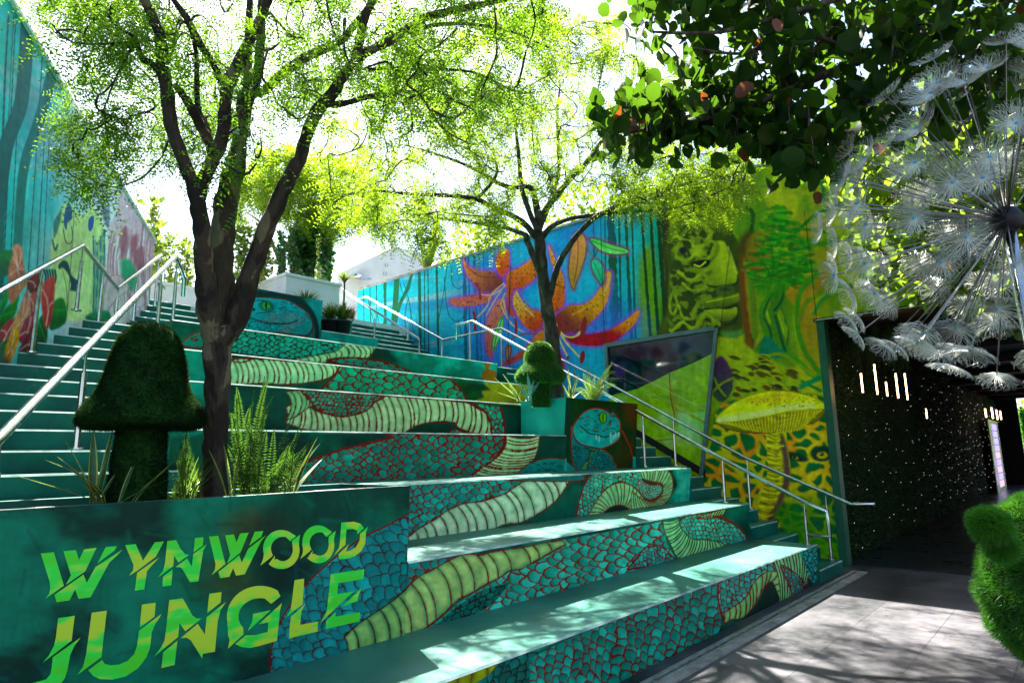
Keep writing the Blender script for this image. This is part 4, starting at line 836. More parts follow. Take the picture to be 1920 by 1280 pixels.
    # leaves and tulips in the lower near corner
    for pts, c1, c2 in ((zL((0, 560), (60, 540), (130, 560), (120, 640), (60, 680), (0, 700)), (0, 110, 60), (10, 90, 60)), (zL((300, 900), (330, 840), (380, 830), (400, 900), (390, 980), (300, 1020)), (0, 110, 40), (0, 80, 30)), (zL((230, 960), (280, 940), (280, 1100), (210, 1160)), (0, 80, 30), (0, 60, 30)), (zL((520, 930), (640, 900), (660, 960), (540, 975)), (10, 120, 90), (0, 90, 60)),
                        (zL((0, 880), (30, 780), (50, 790), (40, 860), (0, 940)), (20, 130, 40), (0, 90, 30)), (zL((0, 940), (60, 860), (105, 830), (100, 900), (60, 980), (0, 1020)), (10, 110, 30), (0, 80, 20)), (zL((0, 1120), (60, 1060), (90, 1100), (40, 1200), (-60, 1300)), (0, 80, 40), (0, 60, 30))):
        c.poly(pts, c1, soft=2.5, col2=c2, nz=.3, nsc=12); c.stroke([pts[0], pts[len(pts)//2]], 1.6, (40, 160, 70), soft=2, a=.6)
    for pts, c1, c2 in ((zL((80, 520), (110, 505), (135, 540), (140, 600), (150, 660), (160, 740), (120, 800), (60, 860), (50, 700), (60, 620), (75, 570)), (214, 130, 104), (190, 104, 80)), (zL((165, 720), (240, 670), (250, 780), (180, 800)), (140, 50, 50), (120, 40, 44)), (zL((250, 760), (325, 700), (325, 850), (300, 980), (275, 1010), (250, 900)), (206, 70, 66), (180, 50, 50)),
                        (zL((180, 820), (220, 800), (210, 950), (185, 960)), (200, 80, 74), (170, 50, 50)), (zL((0, 1020), (60, 960), (105, 945), (80, 1030), (20, 1090), (-40, 1140)), (170, 50, 60), (150, 40, 50)), (zL((60, 1050), (110, 900), (150, 800), (170, 790), (180, 880), (170, 980), (120, 1080), (60, 1180)), (214, 120, 110), (220, 150, 70)),
                        (zL((110, 1060), (150, 960), (190, 930), (205, 1000), (180, 1060), (130, 1100)), (176, 60, 80), (150, 40, 60)), (zL((20, 1190), (50, 1080), (90, 1000), (110, 1060), (80, 1180), (30, 1240)), (224, 150, 40), (190, 110, 20)), (zL((110, 1150), (150, 1070), (205, 1000), (215, 1080), (190, 1150)), (120, 40, 44), (90, 30, 30))):
        c.poly(pts, c1, soft=2.4, col2=c2, nz=.25, nsc=10); cx_ = sum(p[0] for p in pts)/len(pts); cy_ = sum(p[1] for p in pts)/len(pts)
        for q_ in range(0, len(pts)): c.stroke([(cx_+(pts[q_][0]-cx_)*.85, cy_+(pts[q_][1]-cy_)*.85), (cx_+(pts[q_][0]-cx_)*.3+2, cy_+(pts[q_][1]-cy_)*.3), (cx_, cy_+6)], 2.2, [(246, 200, 190), tuple(int(v*.62) for v in c2)][q_ % 2], soft=3, a=.5)
    c.poly([(-300, 640), (-40, 560), (0, 640), (10, 760), (-300, 900)], (0, 90, 60), soft=8, col2=(120, 50, 60))
    c.C = np.minimum(c.C*(1.15+.35*sst(P[:, 0], 60, 250)[:, None]), .92)  # rightward gain puts brighter light on the wall into the paint
    return c.C
# ------------------------------------------------------------------ setting: pavement, drain, terraces
def pavement_mat():
    m, n, l, b = new_mat("slate_paving"); setp(b, .34, .45)
    tc = n.new("ShaderNodeTexCoord"); nz = n.new("ShaderNodeTexNoise"); nz.inputs["Scale"].default_value = 1.3; nz.inputs["Detail"].default_value = 10; nz.inputs["Roughness"].default_value = .7
    l.new(tc.outputs["Object"], nz.inputs[0]); cr = n.new("ShaderNodeValToRGB"); e = cr.color_ramp.elements
    e[0].position = .35; e[0].color = (.020, .022, .024, 1); e[1].position = .68; e[1].color = (.135, .125, .135, 1)
    l.new(nz.outputs[0], cr.inputs[0])
    br = n.new("ShaderNodeTexBrick"); br.inputs["Scale"].default_value = 1.0; br.inputs["Mortar Size"].default_value = .004; br.inputs["Brick Width"].default_value = 1.2; br.inputs["Row Height"].default_value = .6
    br.inputs["Color1"].default_value = (1, 1, 1, 1); br.inputs["Color2"].default_value = (.78, .8, .82, 1); br.inputs["Mortar"].default_value = (.35, .35, .35, 1)
    l.new(tc.outputs["Object"], br.inputs[0]); mx = n.new("ShaderNodeMix"); mx.data_type = 'RGBA'; mx.blend_type = 'MULTIPLY'; mx.inputs[0].default_value = 1
    l.new(cr.outputs[0], mx.inputs[6]); l.new(br.outputs[0], mx.inputs[7])
    w1 = n.new("ShaderNodeTexNoise"); w1.inputs["Scale"].default_value = 5; w1.inputs["Detail"].default_value = 14; w1.inputs["Roughness"].default_value = .75; l.new(tc.outputs["Object"], w1.inputs[0])
    wm = n.new("ShaderNodeMapRange"); wm.inputs[1].default_value = .58; wm.inputs[2].default_value = .7; wm.inputs[4].default_value = .55; l.new(w1.outputs[0], wm.inputs[0]); wx = n.new("ShaderNodeMix"); wx.data_type = 'RGBA'; wx.inputs[7].default_value = (.16, .15, .15, 1); l.new(wm.outputs[0], wx.inputs[0]); l.new(mx.outputs[2], wx.inputs[6]); l.new(wx.outputs[2], b.inputs["Base Color"])
    mr = n.new("ShaderNodeMapRange"); mr.inputs[3].default_value = .34; mr.inputs[4].default_value = .6; l.new(nz.outputs[0], mr.inputs[0]); l.new(mr.outputs[0], b.inputs["Roughness"])
    n2 = n.new("ShaderNodeTexNoise"); n2.inputs["Scale"].default_value = 60; n2.inputs["Detail"].default_value = 6; l.new(tc.outputs["Object"], n2.inputs[0])
    bp = n.new("ShaderNodeBump"); bp.inputs["Strength"].default_value = .15; bp.inputs["Distance"].default_value = .01; l.new(n2.outputs[0], bp.inputs["Height"]); l.new(bp.outputs[0], b.inputs["Normal"])
    return m
M['pave'] = pavement_mat()
mb = MB(); mb.add([(-200, -200, 0), (300, -200, 0), (300, 300, 0), (-200, 300, 0)], [(0, 1, 2, 3)])
tag(mb.build("pavement", M['pave']), kind="structure", label="dark slate paving with dappled sunlight")

H1, HS = .173, .173 / 3
Yt = [None, 1.0, 1.305, 1.61, 1.915, 2.22, 2.64, 2.94, 3.49, 3.78]
zt = lambda k: -.61 + .173 * k + (-.001 if k else 0)
zs = lambda j: -.61 + HS * j
G = -.61
def Wp(x, y, z): return tuple(W(x, y, z))
def bxU(mb, x0, x1, y0, y1, z0, z1): mb.box(Wp(x0, y0, z0), Wp(x1, y1, z1))
mb = MB(); bxU(mb, -3, 3.62, .90, .968, G+.0004, G+.006)
tag(mb.build("kerb_strip", M['concrete']), kind="structure", label="worn concrete strip along the foot of the steps")
t = thing("drain_grate", "long slotted steel drain grate at the foot of the tiers", "drain", W(0, .955, G))
mb = MB(W(0, .955, G))
for i in range(2): bxU(mb, -1, 3.6, .930+i*.018, .936+i*.018, G+.0062, G+.0085)
mb.build("side_rail", M['concrete'], t)
mb = MB(W(0, .955, G))
for i in range(300): x = -1+i*.0153; bxU(mb, x, x+.008, .936, .948, G+.0062, G+.0078)
mb.build("slots", M['steel'], t)
mb = MB(W(3.585, 0, G)); bxU(mb, 3.582, 3.588, -2, .957, G+.0004, G+.0035); bxU(mb, 3.575, 3.579, -2, .957, G+.0004, G+.0022)
tag(mb.build("threshold_strip", M['nosing']), label="pale metal threshold strip across the passage mouth", cat="threshold strip")

# ------------------------------------------------------------------ tiered seating
seating = thing("tiered_seating", "broad teal seating tiers painted with a giant coiled snake", "seating steps", W(2.1, 1, G))
O = W(2.1, 1, G)
UC, CH = .022, .0042
def lean_prism(mb, x0, x1, y0, y1, z0, z1, uc=UC, ch=CH):
    prof = [(y0+uc, z0), (y0, z1-ch), (y0+ch*.9, z1), (y1, z1), (y1, z0)]
    mb.prism([Wp(x0, y, z) for y, z in prof], [Wp(x1, y, z) for y, z in prof])
def tier(k, x0, x1, nx, nz_, y1, px0=None, zb=None):
    zb = zt(k-1) if zb is None else zb
    mb = MB(O); lean_prism(mb, x0, x1, Yt[k], y1, zb-.003, zt(k))
    tr = mb.build("tread", M['teal_tread'], seating)
    mb = MB(O); e = .0012
    mb.add([Wp(x0, Yt[k]-e*.4, zt(k)-CH+.0003), Wp(x1, Yt[k]-e*.4, zt(k)-CH+.0003), Wp(x1, Yt[k]+CH*.9, zt(k)+.0008), Wp(x0, Yt[k]+CH*.9, zt(k)+.0008)], [(0, 1, 2, 3)])
    mb.build("nosing", M['nosing'], tr)
    a = px0 if px0 is not None else x0
    r = grid_panel("riser", W(a, Yt[k]+UC-e, zb-.001)-O, W(x1, Yt[k]+UC-e, zb-.001)-O, W(a, Yt[k]-e, zt(k)-CH)-O, W(x1, Yt[k]-e, zt(k)-CH)-O, nx, nz_, lambda P, X: paint_snake(to_px(X+O), X), M['paint'], seating)
tier(1, -1.2, 3.22, 1500, 80, 1.37, px0=.2)
tier(2, 1.0578, 3.22, 900, 80, 1.70)
tier(3, -.45, 3.22, 820, 62, 2.0, px0=1.0)
tier(4, .70, 2.53, 560, 50, 2.30)
tier(5, .84, 3.22, 620, 48, 2.70)
tier(6, .985, 3.22, 520, 44, 3.00)
tier(7, 1.042, 3.13, 460, 42, 3.55)
tier(8, 2.11, 2.54, 80, 32, 3.85)
tier(9, 2.11, 2.53, 70, 30, 4.15)

# ------------------------------------------------------------------ staircases
def step_mesh(parent, org, xl0, xl1, xr0, xr1, y0, y1, z0, z1):
    mb = MB(org)
    a = .0035
    lo = [Wp(xl0, y0, z0), Wp(xr0, y0, z0), Wp(xr1, y1, z0), Wp(xl1, y1, z0)]
    mid = [Wp(xl0, y0, z1-a), Wp(xr0, y0, z1-a), Wp(xr1, y1, z1-a), Wp(xl1, y1, z1-a)]
    top = [Wp(xl0, y0+a, z1), Wp(xr0, y0+a, z1), Wp(xr1, y1, z1), Wp(xl1, y1, z1)]
    V = lo+mid+top
    mb.add(V, [(3, 2, 1, 0), (8, 9, 10, 11)] + [(r*4+i, r*4+(i+1) % 4, (r+1)*4+(i+1) % 4, (r+1)*4+i) for r in (0, 1) for i in range(4)])
    o = mb.build("step", M['teal'], parent)
    m2 = MB(org); m2.add([Wp(xl0, y0-.0006, z1-a-.0006), Wp(xr0, y0-.0006, z1-a-.0006), Wp(xr0, y0+a, z1+.0007), Wp(xl0, y0+a, z1+.0007)], [(0, 1, 2, 3)])
    m2.build("nosing", M['nosing'], o)
ls = thing("staircase", "teal staircase climbing beside the flowered left wall", "staircase", W(.1, 1.9, G)); LO = W(.1, 1.9, G)
wl_ = lambda y: LWA + LWB*y
xr_ = lambda y: .76 + .345*(y-1.9)
yl = lambda j: 1.89 + .119*(j-10)
for j in range(10, 22):
    y0, y1 = yl(j), (yl(j+1)+.02 if j < 21 else 3.66)
    step_mesh(ls, LO, wl_(y0)-.02, wl_(y1)-.02, xr_(y0), xr_(y1), y0, y1, zs(j-1)-.01, zs(j)-.0016)
yl2 = lambda j: 3.62 + .1*(j-22)
mb = MB(LO); bxU(mb, 1.0, 1.6, 3.4, 3.66, zs(20), zs(21)-.003); mb.build("landing", M['teal'], ls)
for j in range(22, 28):
    y0, y1 = yl2(j), yl2(j+1)+.02
    step_mesh(ls, LO, wl_(y0)-.02, wl_(y1)-.02, 1.56, 1.56, y0, y1, zs(j-1)-.01, zs(j)-.0016)
rs = thing("staircase", "narrow teal staircase between the tier ends and the jungle mural wall", "staircase", W(3.4, 1, G)); RO = W(3.4, 1, G)
for j in range(1, 21):
    y0 = 1+.1017*(j-1); step_mesh(rs, RO, 3.221, 3.221, 3.58, 3.58, y0, y0+.125, (zs(j-1)-.06 if j > 1 else G), zs(j)-.0016)
y0 = 1+.1017*20; step_mesh(rs, RO, 3.131, 3.131, 3.58, 3.58, y0, 3.82, zs(20)-.06, zs(21)-.0016)
mb = MB(RO); bxU(mb, 2.545, 3.131, 3.54, 3.82, zs(20), zs(21)-.003); mb.build("landing", M['teal'], rs)
for j in range(22, 31):
    y0 = 3.78+.1017*(j-22); step_mesh(rs, RO, 2.545, 2.545, 3.58, 3.58, y0, y0+.125, zs(j-1)-.01, zs(j)-.0016)
mb = MB(); bxU(mb, -1.5, 2.545, 4.14, 9.5, .6, .944); bxU(mb, 2.545, 3.7, 4.6, 9.5, .6, 1.16)
tag(mb.build("upper_terrace", M['white']), kind="structure", label="pale paved terrace at the top of the steps")

# ------------------------------------------------------------------ walls
rw = thing("mural_building", "tall wall covered by an orange lily and jungle mural, with a dark passage", "building", W(3.75, 3, G)); WO = W(3.75, 3, G)
XW = 3.75; TOP = 1.70
def keepw(c):
    y = (c[:, 1]+WO[1])/S; z = (c[:, 2]+WO[2])/S-EYE
    return z > np.clip(-.63+.567*(y-1.0)-.12, -.62, .5)
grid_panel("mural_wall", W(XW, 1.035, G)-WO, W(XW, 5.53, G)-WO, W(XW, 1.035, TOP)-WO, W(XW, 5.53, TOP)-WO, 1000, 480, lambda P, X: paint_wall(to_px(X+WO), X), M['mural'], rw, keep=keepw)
grid_panel("wall_over_passage", W(XW, -1.6, .715)-WO, W(XW, 1.035, .715)-WO, W(XW, -1.6, TOP)-WO, W(XW, 1.035, TOP)-WO, 240, 120, lambda P, X: paint_wall(to_px(X+WO), X), M['mural'], rw)
mb = MB(WO); bxU(mb, XW+.002, XW+.08, 1.06, 5.53, G, TOP); bxU(mb, XW+.002, XW+.08, -3, 1.06, .72, TOP); mb.build("wall_core", M['white'], rw)
mb = MB(WO); bxU(mb, XW-.02, XW+.10, -3, 5.54, TOP, TOP+.018); mb.build("coping", M['concrete'], rw)
mb = MB(WO); bxU(mb, XW-.012, XW+.06, 1.018, 1.058, G, .70); mb.build("door_jamb", M['green_trim'], rw)
mb = MB(WO); bxU(mb, XW-.016, XW+.06, -1.5, 1.07, .700, .716); mb.build("door_lintel", M['black'], rw)
mb = MB(WO); bxU(mb, XW-.022, XW-.016, -1.5, 1.06, .703, .709); mb.build("lintel_rail", M['steel'], rw)
mb = MB(WO)   # sloping skirting behind the right flight
for (ya, yb) in ((1.78, 2.36),):
    z_ = lambda y: G+.567*(y-1.0)+.03
    mb.prism([Wp(XW-.012, ya, z_(ya)-.03), Wp(XW-.002, ya, z_(ya)-.03), Wp(XW-.002, yb, z_(yb)-.03), Wp(XW-.012, yb, z_(yb)-.03)], [Wp(XW-.012, ya, z_(ya)+.02), Wp(XW-.002, ya, z_(ya)+.02), Wp(XW-.002, yb, z_(yb)+.02), Wp(XW-.012, yb, z_(yb)+.02)])
mb.build("skirting", M['black'], rw)
# slanted glazed panel with a lime leaf on it
GL = [(1138, 648), (1345, 615), (1316, 895), (1190, 832), (1143, 806)]
Gp = [AX(x, y, XW-.004) for x, y in GL]
M['glass'] = noise_mat("dark_glass", (.006, .007, .012), (.016, .014, .03), 2, .08, .6)
M['vinyl'] = vcol_mat("glossy_painted_panel", .05, 1.0, .004)
y0, y1 = min(p[1] for p in Gp), max(p[1] for p in Gp); z0, z1 = min(p[2] for p in Gp), max(p[2] for p in Gp); xg = Gp[0][0]
def pglass(P, X):
    c = Canvas(P, (10, 12, 24))
    c.cloud([(1130, 600), (1350, 600), (1350, 800), (1130, 800)], (8, 10, 20), (22, 24, 44), 30, 2, smooth=False)
    c.poly(z7((600, 30), (740, 20), (760, 120), (690, 170), (640, 60)), (60, 20, 90), soft=2);  # purple patch paints in a reflection of the mural opposite
    lime = z7((560, 400), (650, 345), (780, 315), (900, 285), (980, 245), (1100, 190), (1250, 110), (1400, 50), (1560, -20), (1740, -110), (1800, 500), (1600, 1300), (1100, 1100), (560, 800))
    c.poly(lime, (142, 178, 20), soft=1, smooth=False, col2=(150, 186, 40), nz=.2, nsc=24)
    g = np.random.default_rng(12)
    for i in range(60):
        x, y = g.uniform(1150, 1340), g.uniform(700, 890)
        if y < 760-(x-1150)*.45: continue
        L = g.uniform(8, 34); a = g.choice([.9, -.8, 1.5, .2])+g.normal()*.2
        c.stroke([(x, y), (x+L*math.cos(a)*.5, y+L*math.sin(a)*.5+2), (x+L*math.cos(a), y+L*math.sin(a))], g.uniform(2, 9), [(176, 205, 70), (110, 150, 10), (190, 215, 110), (130, 165, 16)][i % 4], soft=4, a=.45)
    for x, y, rx, ry in ((930, 700, 5, 16), (1200, 620, 12, 22), (1450, 760, 18, 26), (1380, 560, 14, 12), (1270, 860, 14, 12)): c.ell(*z7((x, y))[0], rx, ry, (188, 208, 130), soft=.6, a=.6)
    c.stroke(z7((1250, 110), (1270, 400), (1310, 600), (1290, 760)), 2.4, (90, 90, 10), soft=1.5); c.stroke(z7((880, 850), (1050, 850), (1280, 830)), 1.6, (90, 120, 10)); c.stroke(z7((1260, 250), (1330, 560), (1330, 660)), 9, (160, 110, 20), soft=8, a=.5)
    return c.C
win = thing("glazed_panel", "slanted wall panel with a crumpled lime leaf below dark glass", "glazed panel", (xg, y0, z0)); GO = np.array([xg, y0, z0])
def keepg(c):
    return Canvas.inside(to_px(c+GO), [(1138, 649), (1345, 616), (1316, 896), (1190, 833), (1143, 808)])
grid_panel("leaf_panel", np.array([xg, y0, z0])-GO, np.array([xg, y1, z0])-GO, np.array([xg, y0, z1])-GO, np.array([xg, y1, z1])-GO, 260, 260, lambda P, X: pglass(to_px(X+GO), X), M['vinyl'], win, keep=keepg)
mb = MB(GO); e = np.array([-.03, 0, 0]); A = [p+e for p in Gp]
M['frame'] = noise_mat("grey_green_frame", (.05, .10, .09), (.08, .14, .13), 5, .4, .5)
def bar(mb, a, b, w, d):
    a, b = np.array(a, float), np.array(b, float); t_ = (b-a)/np.linalg.norm(b-a); n_ = np.cross(t_, [1, 0, 0]); n_ /= np.linalg.norm(n_); n_ = n_*w/2; dx = np.array([d/2, 0, 0])
    mb.prism([a-n_-dx, a+n_-dx, a+n_+dx, a-n_+dx], [b-n_-dx, b+n_-dx, b+n_+dx, b-n_+dx])
bar(mb, A[0]-[0, -.03, 0], A[1]+[0, .02, 0], .07, .05); bar(mb, A[1], A[2], .06, .04); bar(mb, A[0], AX(1141, 712, XW-.004)+e, .06, .04); mb.build("frame", M['frame'], win)

# passage behind the opening
pas = thing("passage", "dark covered passage lined with artificial hedge", "passage", W(3.9, .2, G)); PO = W(3.9, .2, G)
XE = 13.0
M['dark'] = noise_mat("dark_ceiling", (.006, .006, .006), (.015, .015, .014), 3, .6, .3)
mb = MB(PO); bxU(mb, XW+.08, XE, 1.10, 1.16, G, .76); bxU(mb, XW+.08, XE, -1.6, -1.54, G, .76); bxU(mb, XW+.08, XE, -1.6, 1.16, .76, .80); bxU(mb, XE, XE+.05, .80, 1.16, G, .76); mb.build("shell", M['dark'], pas)
mb = MB(PO); 
for x in np.arange(4.5, 12.5, 1.1): bxU(mb, x, x+.06, -1.5, 1.1, .70, .757)
mb.build("ceiling_beam", M['dark'], pas)
mb = MB(PO); bxU(mb, XW+.085, XE, -1.5, 1.095, G+.0015, G+.003); M['floor2'] = noise_mat("wet_dark_floor", (.012, .02, .024), (.03, .045, .05), 1.5, .30, .5, rr=.06); mb.build("floor", M['floor2'], pas)

lw = thing("mural_wall_block", "tall left wall painted with tulips and pale forest figures", "wall", W(.8, 3.2, G)); LW0 = W(.8, 3.2, G)
ya, yb = 1.0, 4.06; topz = lambda y: 1.463-.11*(y-2.418)
def keepl(c):
    y = (c[:, 1]+LW0[1])/S; z = (c[:, 2]+LW0[2])/S-EYE
    return z > np.clip(-.15+.5*(y-1.9)-.2, -.62, 2)
grid_panel("mural_face", W(wl_(ya), ya, G)-LW0, W(wl_(yb), yb, G)-LW0, W(wl_(ya), ya, topz(ya))-LW0, W(wl_(yb), yb, topz(yb))-LW0, 760, 440, lambda P, X: paint_left(to_px(X+LW0), X), M['mural'], lw, keep=keepl)
nx, ny = -.85, .527
mb = MB(LW0)
b_ = [(wl_(ya)-.002*.85, ya+.001), (wl_(yb)-.0017, yb+.001), (wl_(yb)-.1, yb+.062), (wl_(ya)-.1, ya+.062)]
mb.prism([Wp(x, y, G) for x, y in b_], [Wp(x, y, topz(y)-.0) for x, y in b_]); mb.build("wall_core", M['white'], lw)
mb = MB(LW0); b_ = [(wl_(ya)+.012, ya-.008), (wl_(yb)+.012, yb+.0), (wl_(yb)-.11, yb+.07), (wl_(ya)-.11, ya+.07)]
mb.prism([Wp(x, y, topz(y)+.001) for x, y in b_], [Wp(x, y, topz(y)+.014) for x, y in b_]); mb.build("coping", M['white'], lw)

# ------------------------------------------------------------------ planters
def planter_box(name, label, x0, x1, y0, y1, z0, z1, painter, nx, nz_, wall=.028, side=None, lean=1.6):
    o = thing(name, label, "planter", W((x0+x1)/2, y0, z0)); OO = W((x0+x1)/2, y0, z0)
    e = .0012
    grid_panel("front_panel", W(x0, y0+UC*lean-e, z0)-OO, W(x1-.0005, y0+UC*lean-e, z0)-OO, W(x0, y0-e, z1)-OO, W(x1, y0-e, z1)-OO, nx, nz_, lambda P, X: painter(to_px(X+OO), X), M['paint'], o)
    mb = MB(OO)
    prof = [(y0+UC*lean, z0), (y0, z1), (y0+wall, z1), (y0+wall+.035, z0)]
    mb.prism([Wp(x0, y, z) for y, z in prof], [Wp(x1, y, z) for y, z in prof])
    bxU(mb, x0, x1, y1-wall, y1, z0, z1+.0006); bxU(mb, x1-wall, x1-.0005, y0+wall, y1-wall, z0, z1+.0003); bxU(mb, x0+.0005, x0+wall, y0+wall, y1-wall, z0, z1+.0003)
    mb.build("walls", side or M['teal'], o)
    mb = MB(OO); bxU(mb, x0+wall, x1-wall, y0+.045, y1-wall, z0, z1-.03); mb.build("soil", M['soil'], o)
    mb = MB(OO); g = np.random.default_rng(3)   # worn concrete showing along the front rim
    n = 60; xs = np.linspace(x0+.01, x1-.01, n); dw = wall*(.12+.75*np.clip(np.sin(xs*9)+g.normal(0, .5, n), 0, 1))
    V = [Wp(x, y0+.0015, z1+.0008) for x in xs]+[Wp(x, y0+.0015+w, z1+.0008) for x, w in zip(xs, dw)]
    mb.add(V, [(i, i+1, n+i+1, n+i) for i in range(n-1)]); mb.build("chipped_rim", M['concrete'], o)
    return o, OO
M['teal_bright'] = noise_mat("bright_turquoise_paint", (.0, .30, .24), (.02, .52, .42), 1.6, .4, .5, bump=.05)
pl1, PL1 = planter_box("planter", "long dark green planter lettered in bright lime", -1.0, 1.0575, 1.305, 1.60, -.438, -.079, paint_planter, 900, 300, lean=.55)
pl2, PL2 = planter_box("planter", "square planter with a small snake head and red tongue", 2.535, 3.215, 1.915, 2.215, -.0925, .268, paint_box, 340, 190, side=M['teal_bright'])
pl3, PL3 = planter_box("planter", "upper planter bearing the large turquoise snake head", 1.50, 2.112, 3.49, 3.80, zt(7)-.001, .962, paint_snake, 150, 90, side=M['teal'])

# lettering on the long planter
M['letter'] = noise_mat("lime_lettering", (.06, .62, .012), (.015, .72, .05), 2.4, .5, .4, detail=3, stretch=(1, 1, 2.6), c3=(.50, .64, .02)); _e = M['letter'].node_tree.nodes['Color Ramp'].color_ramp.elements; _e[0].position = .40; _e[1].position = .48; _e[2].position = .56
zE = Z(60, 960, 5.647); zF = Z(380, 960, 5.647); zG = Z(60, 1100, 5.647); zH = Z(380, 1040, 5.647)
def arc(fn, cx, cy, rx, ry, a0, a1, n=14, rot=0.):
    return [fn((cx+math.cos(rot)*rx*math.cos(rad(a))-math.sin(rot)*ry*math.sin(rad(a)), cy+math.sin(rot)*rx*math.cos(rad(a))+math.cos(rot)*ry*math.sin(rad(a))))[0] for a in np.linspace(a0, a1, n)]
LET = [
 zE((92, 434), (232, 420), (338, 775), (230, 850), (138, 914), (180, 860), (192, 800), (188, 740)),
 zE((332, 410), (465, 398), (498, 500), (552, 390), (685, 374), (565, 622), (358, 765), (412, 664)),
 zE((780, 366), (900, 356), (875, 402), (692, 540)),
 zE((238, 872), (545, 656), (580, 745), (672, 575), (960, 392), (890, 465), (820, 530), (620, 898), (492, 914), (455, 815), (398, 930), (260, 950)),
 zE((986, 346), (1098, 334), (1176, 510), (1300, 316), (1398, 306), (1310, 470), (1110, 620), (1030, 668), (1070, 610), (1075, 555)),
 zE((1112, 640), (1350, 472), (1270, 560), (1218, 620), (1190, 814), (1088, 828)),
 zE((1432, 302), (1526, 292), (1570, 380), (1620, 440), (1665, 450), (1550, 530), (1506, 458), (1494, 570), (1328, 692), (1385, 620), (1408, 540)),
 zE((1725, 270), (1816, 262), (1810, 350), (1712, 418)),
 zE((1388, 676), (1490, 600), (1474, 772), (1378, 784)),
 zE((1520, 578), (1642, 486), (1692, 570), (1708, 440), (1850, 335), (1812, 410), (1762, 728), (1674, 740), (1595, 605), (1570, 580)),
 zF((66, 256), (165, 246), (242, 545), (160, 612), (94, 664), (130, 600), (136, 545)),
 zF((236, 242), (330, 232), (358, 318), (396, 222), (487, 214), (400, 425), (258, 538), (290, 450)),
 zF((552, 204), (642, 196), (620, 258), (490, 352)),
 zF((166, 630), (388, 452), (414, 530), (482, 385), (672, 240), (615, 310), (445, 655), (352, 668), (322, 590), (284, 680), (185, 694)),
 # O
 arc(zF, 835, 385, 195, 200, -52, -182, 16, -.25)+zF((640, 490), (612, 562), (725, 475))+arc(zF, 850, 380, 128, 122, -200, -62, 14, -.25)+zF((925, 305), (990, 250)),
 zF((765, 455), (760, 500))+arc(zF, 845, 385, 110, 130, 130, -10, 12, -.1)+zF((945, 300), (1032, 235), (1022, 300))+arc(zF, 830, 395, 196, 205, -8, 138, 14, -.1),
 arc(zF, 1230, 330, 175, 195, -52, -182, 16, -.25)+zF((1060, 430), (1034, 494), (1130, 415))+arc(zF, 1245, 325, 112, 115, -200, -62, 14, -.25)+zF((1312, 262), (1370, 205)),
 zF((1166, 402), (1160, 440))+arc(zF, 1235, 332, 100, 126, 130, -10, 12, -.1)+zF((1335, 255), (1410, 192), (1398, 250))+arc(zF, 1222, 338, 172, 200, -8, 138, 14, -.1),
 # D
 zF((1468, 108), (1600, 98), (1670, 118), (1708, 165), (1640, 228), (1632, 190), (1590, 175), (1522, 182), (1512, 340), (1390, 455), (1445, 370), (1452, 300)),
 zF((1440, 440), (1550, 335), (1515, 415), (1560, 405), (1620, 370), (1660, 300), (1668, 225), (1752, 148), (1728, 220), (1722, 330), (1680, 410), (1610, 465), (1530, 490), (1438, 498)),
 # JUNGLE
 zG((276, 328), (452, 302), (420, 565), (115, 798), (180, 720), (232, 620), (255, 520)),
 zG((218, 742), (515, 532), (450, 620), (404, 720), (375, 880), (350, 960), (310, 1016), (-30, 1160), (-30, 1024), (60, 1000), (150, 975), (195, 920), (208, 850)),
 zG((632, 270), (792, 248), (735, 740), (480, 928), (540, 840), (575, 700)),
 zG((1164, 184), (1310, 164), (1298, 310), (1140, 430)),
 zG((596, 880), (742, 768), (770, 810), (830, 826), (920, 818), (1010, 780), (1080, 710), (1112, 620), (1132, 460), (1374, 280), (1300, 400), (1268, 480), (1250, 640), (1210, 745), (1120, 860), (990, 945), (850, 978), (720, 972), (650, 940)),
 zG((1454, 136), (1596, 118), (1700, 300), (1745, 330), (1798, 330), (1622, 466), (1562, 380), (1548, 525), (1290, 738), (1370, 630), (1405, 560)),
 zG((1388, 688), (1540, 566), (1510, 822), (1370, 856)),
 zG((1575, 538), (1755, 386), (1830, 500), (1848, 318))+zH((250, 492), (190, 580), (160, 700), (130, 1020), (0, 1044))+zG((1802, 754), (1680, 560), (1640, 535)),
 zH((70, 408), (200, 390), (190, 500), (48, 614)),
 # G
 arc(zH, 600, 640, 345, 315, -48, -182, 18, -.15)+zH((270, 860), (285, 900), (268, 990), (435, 835))+arc(zH, 600, 640, 222, 185, -212, -68, 14, -.15)+zH((725, 515), (824, 436)),
 zH((534, 620), (720, 584), (476, 804), (525, 700)),
 zH((345, 940), (455, 848), (560, 845), (688, 812), (692, 712), (590, 732), (840, 506), (820, 580), (786, 905), (600, 960), (500, 982), (410, 972)),
 # L
 zH((972, 264), (1076, 248), (1058, 520), (880, 660), (930, 580), (950, 450)),
 zH((935, 650), (1088, 512), (1050, 580), (1030, 738), (1222, 700), (1215, 808), (915, 880), (920, 760)),
 # E
 zH((1356, 200), (1712, 148), (1704, 252), (1434, 298), (1426, 412), (1602, 382), (1410, 560), (1250, 715), (1310, 600), (1330, 450)),
 zH((1310, 690), (1410, 600), (1406, 650), (1668, 602), (1662, 700), (1300, 782)),
 zH((1470, 552), (1690, 335), (1650, 430), (1640, 490), (1550, 515)),
]
from mathutils.geometry import tessellate_polygon
mb = MB(PL1)
zb_, zt_ = -.438, -.079
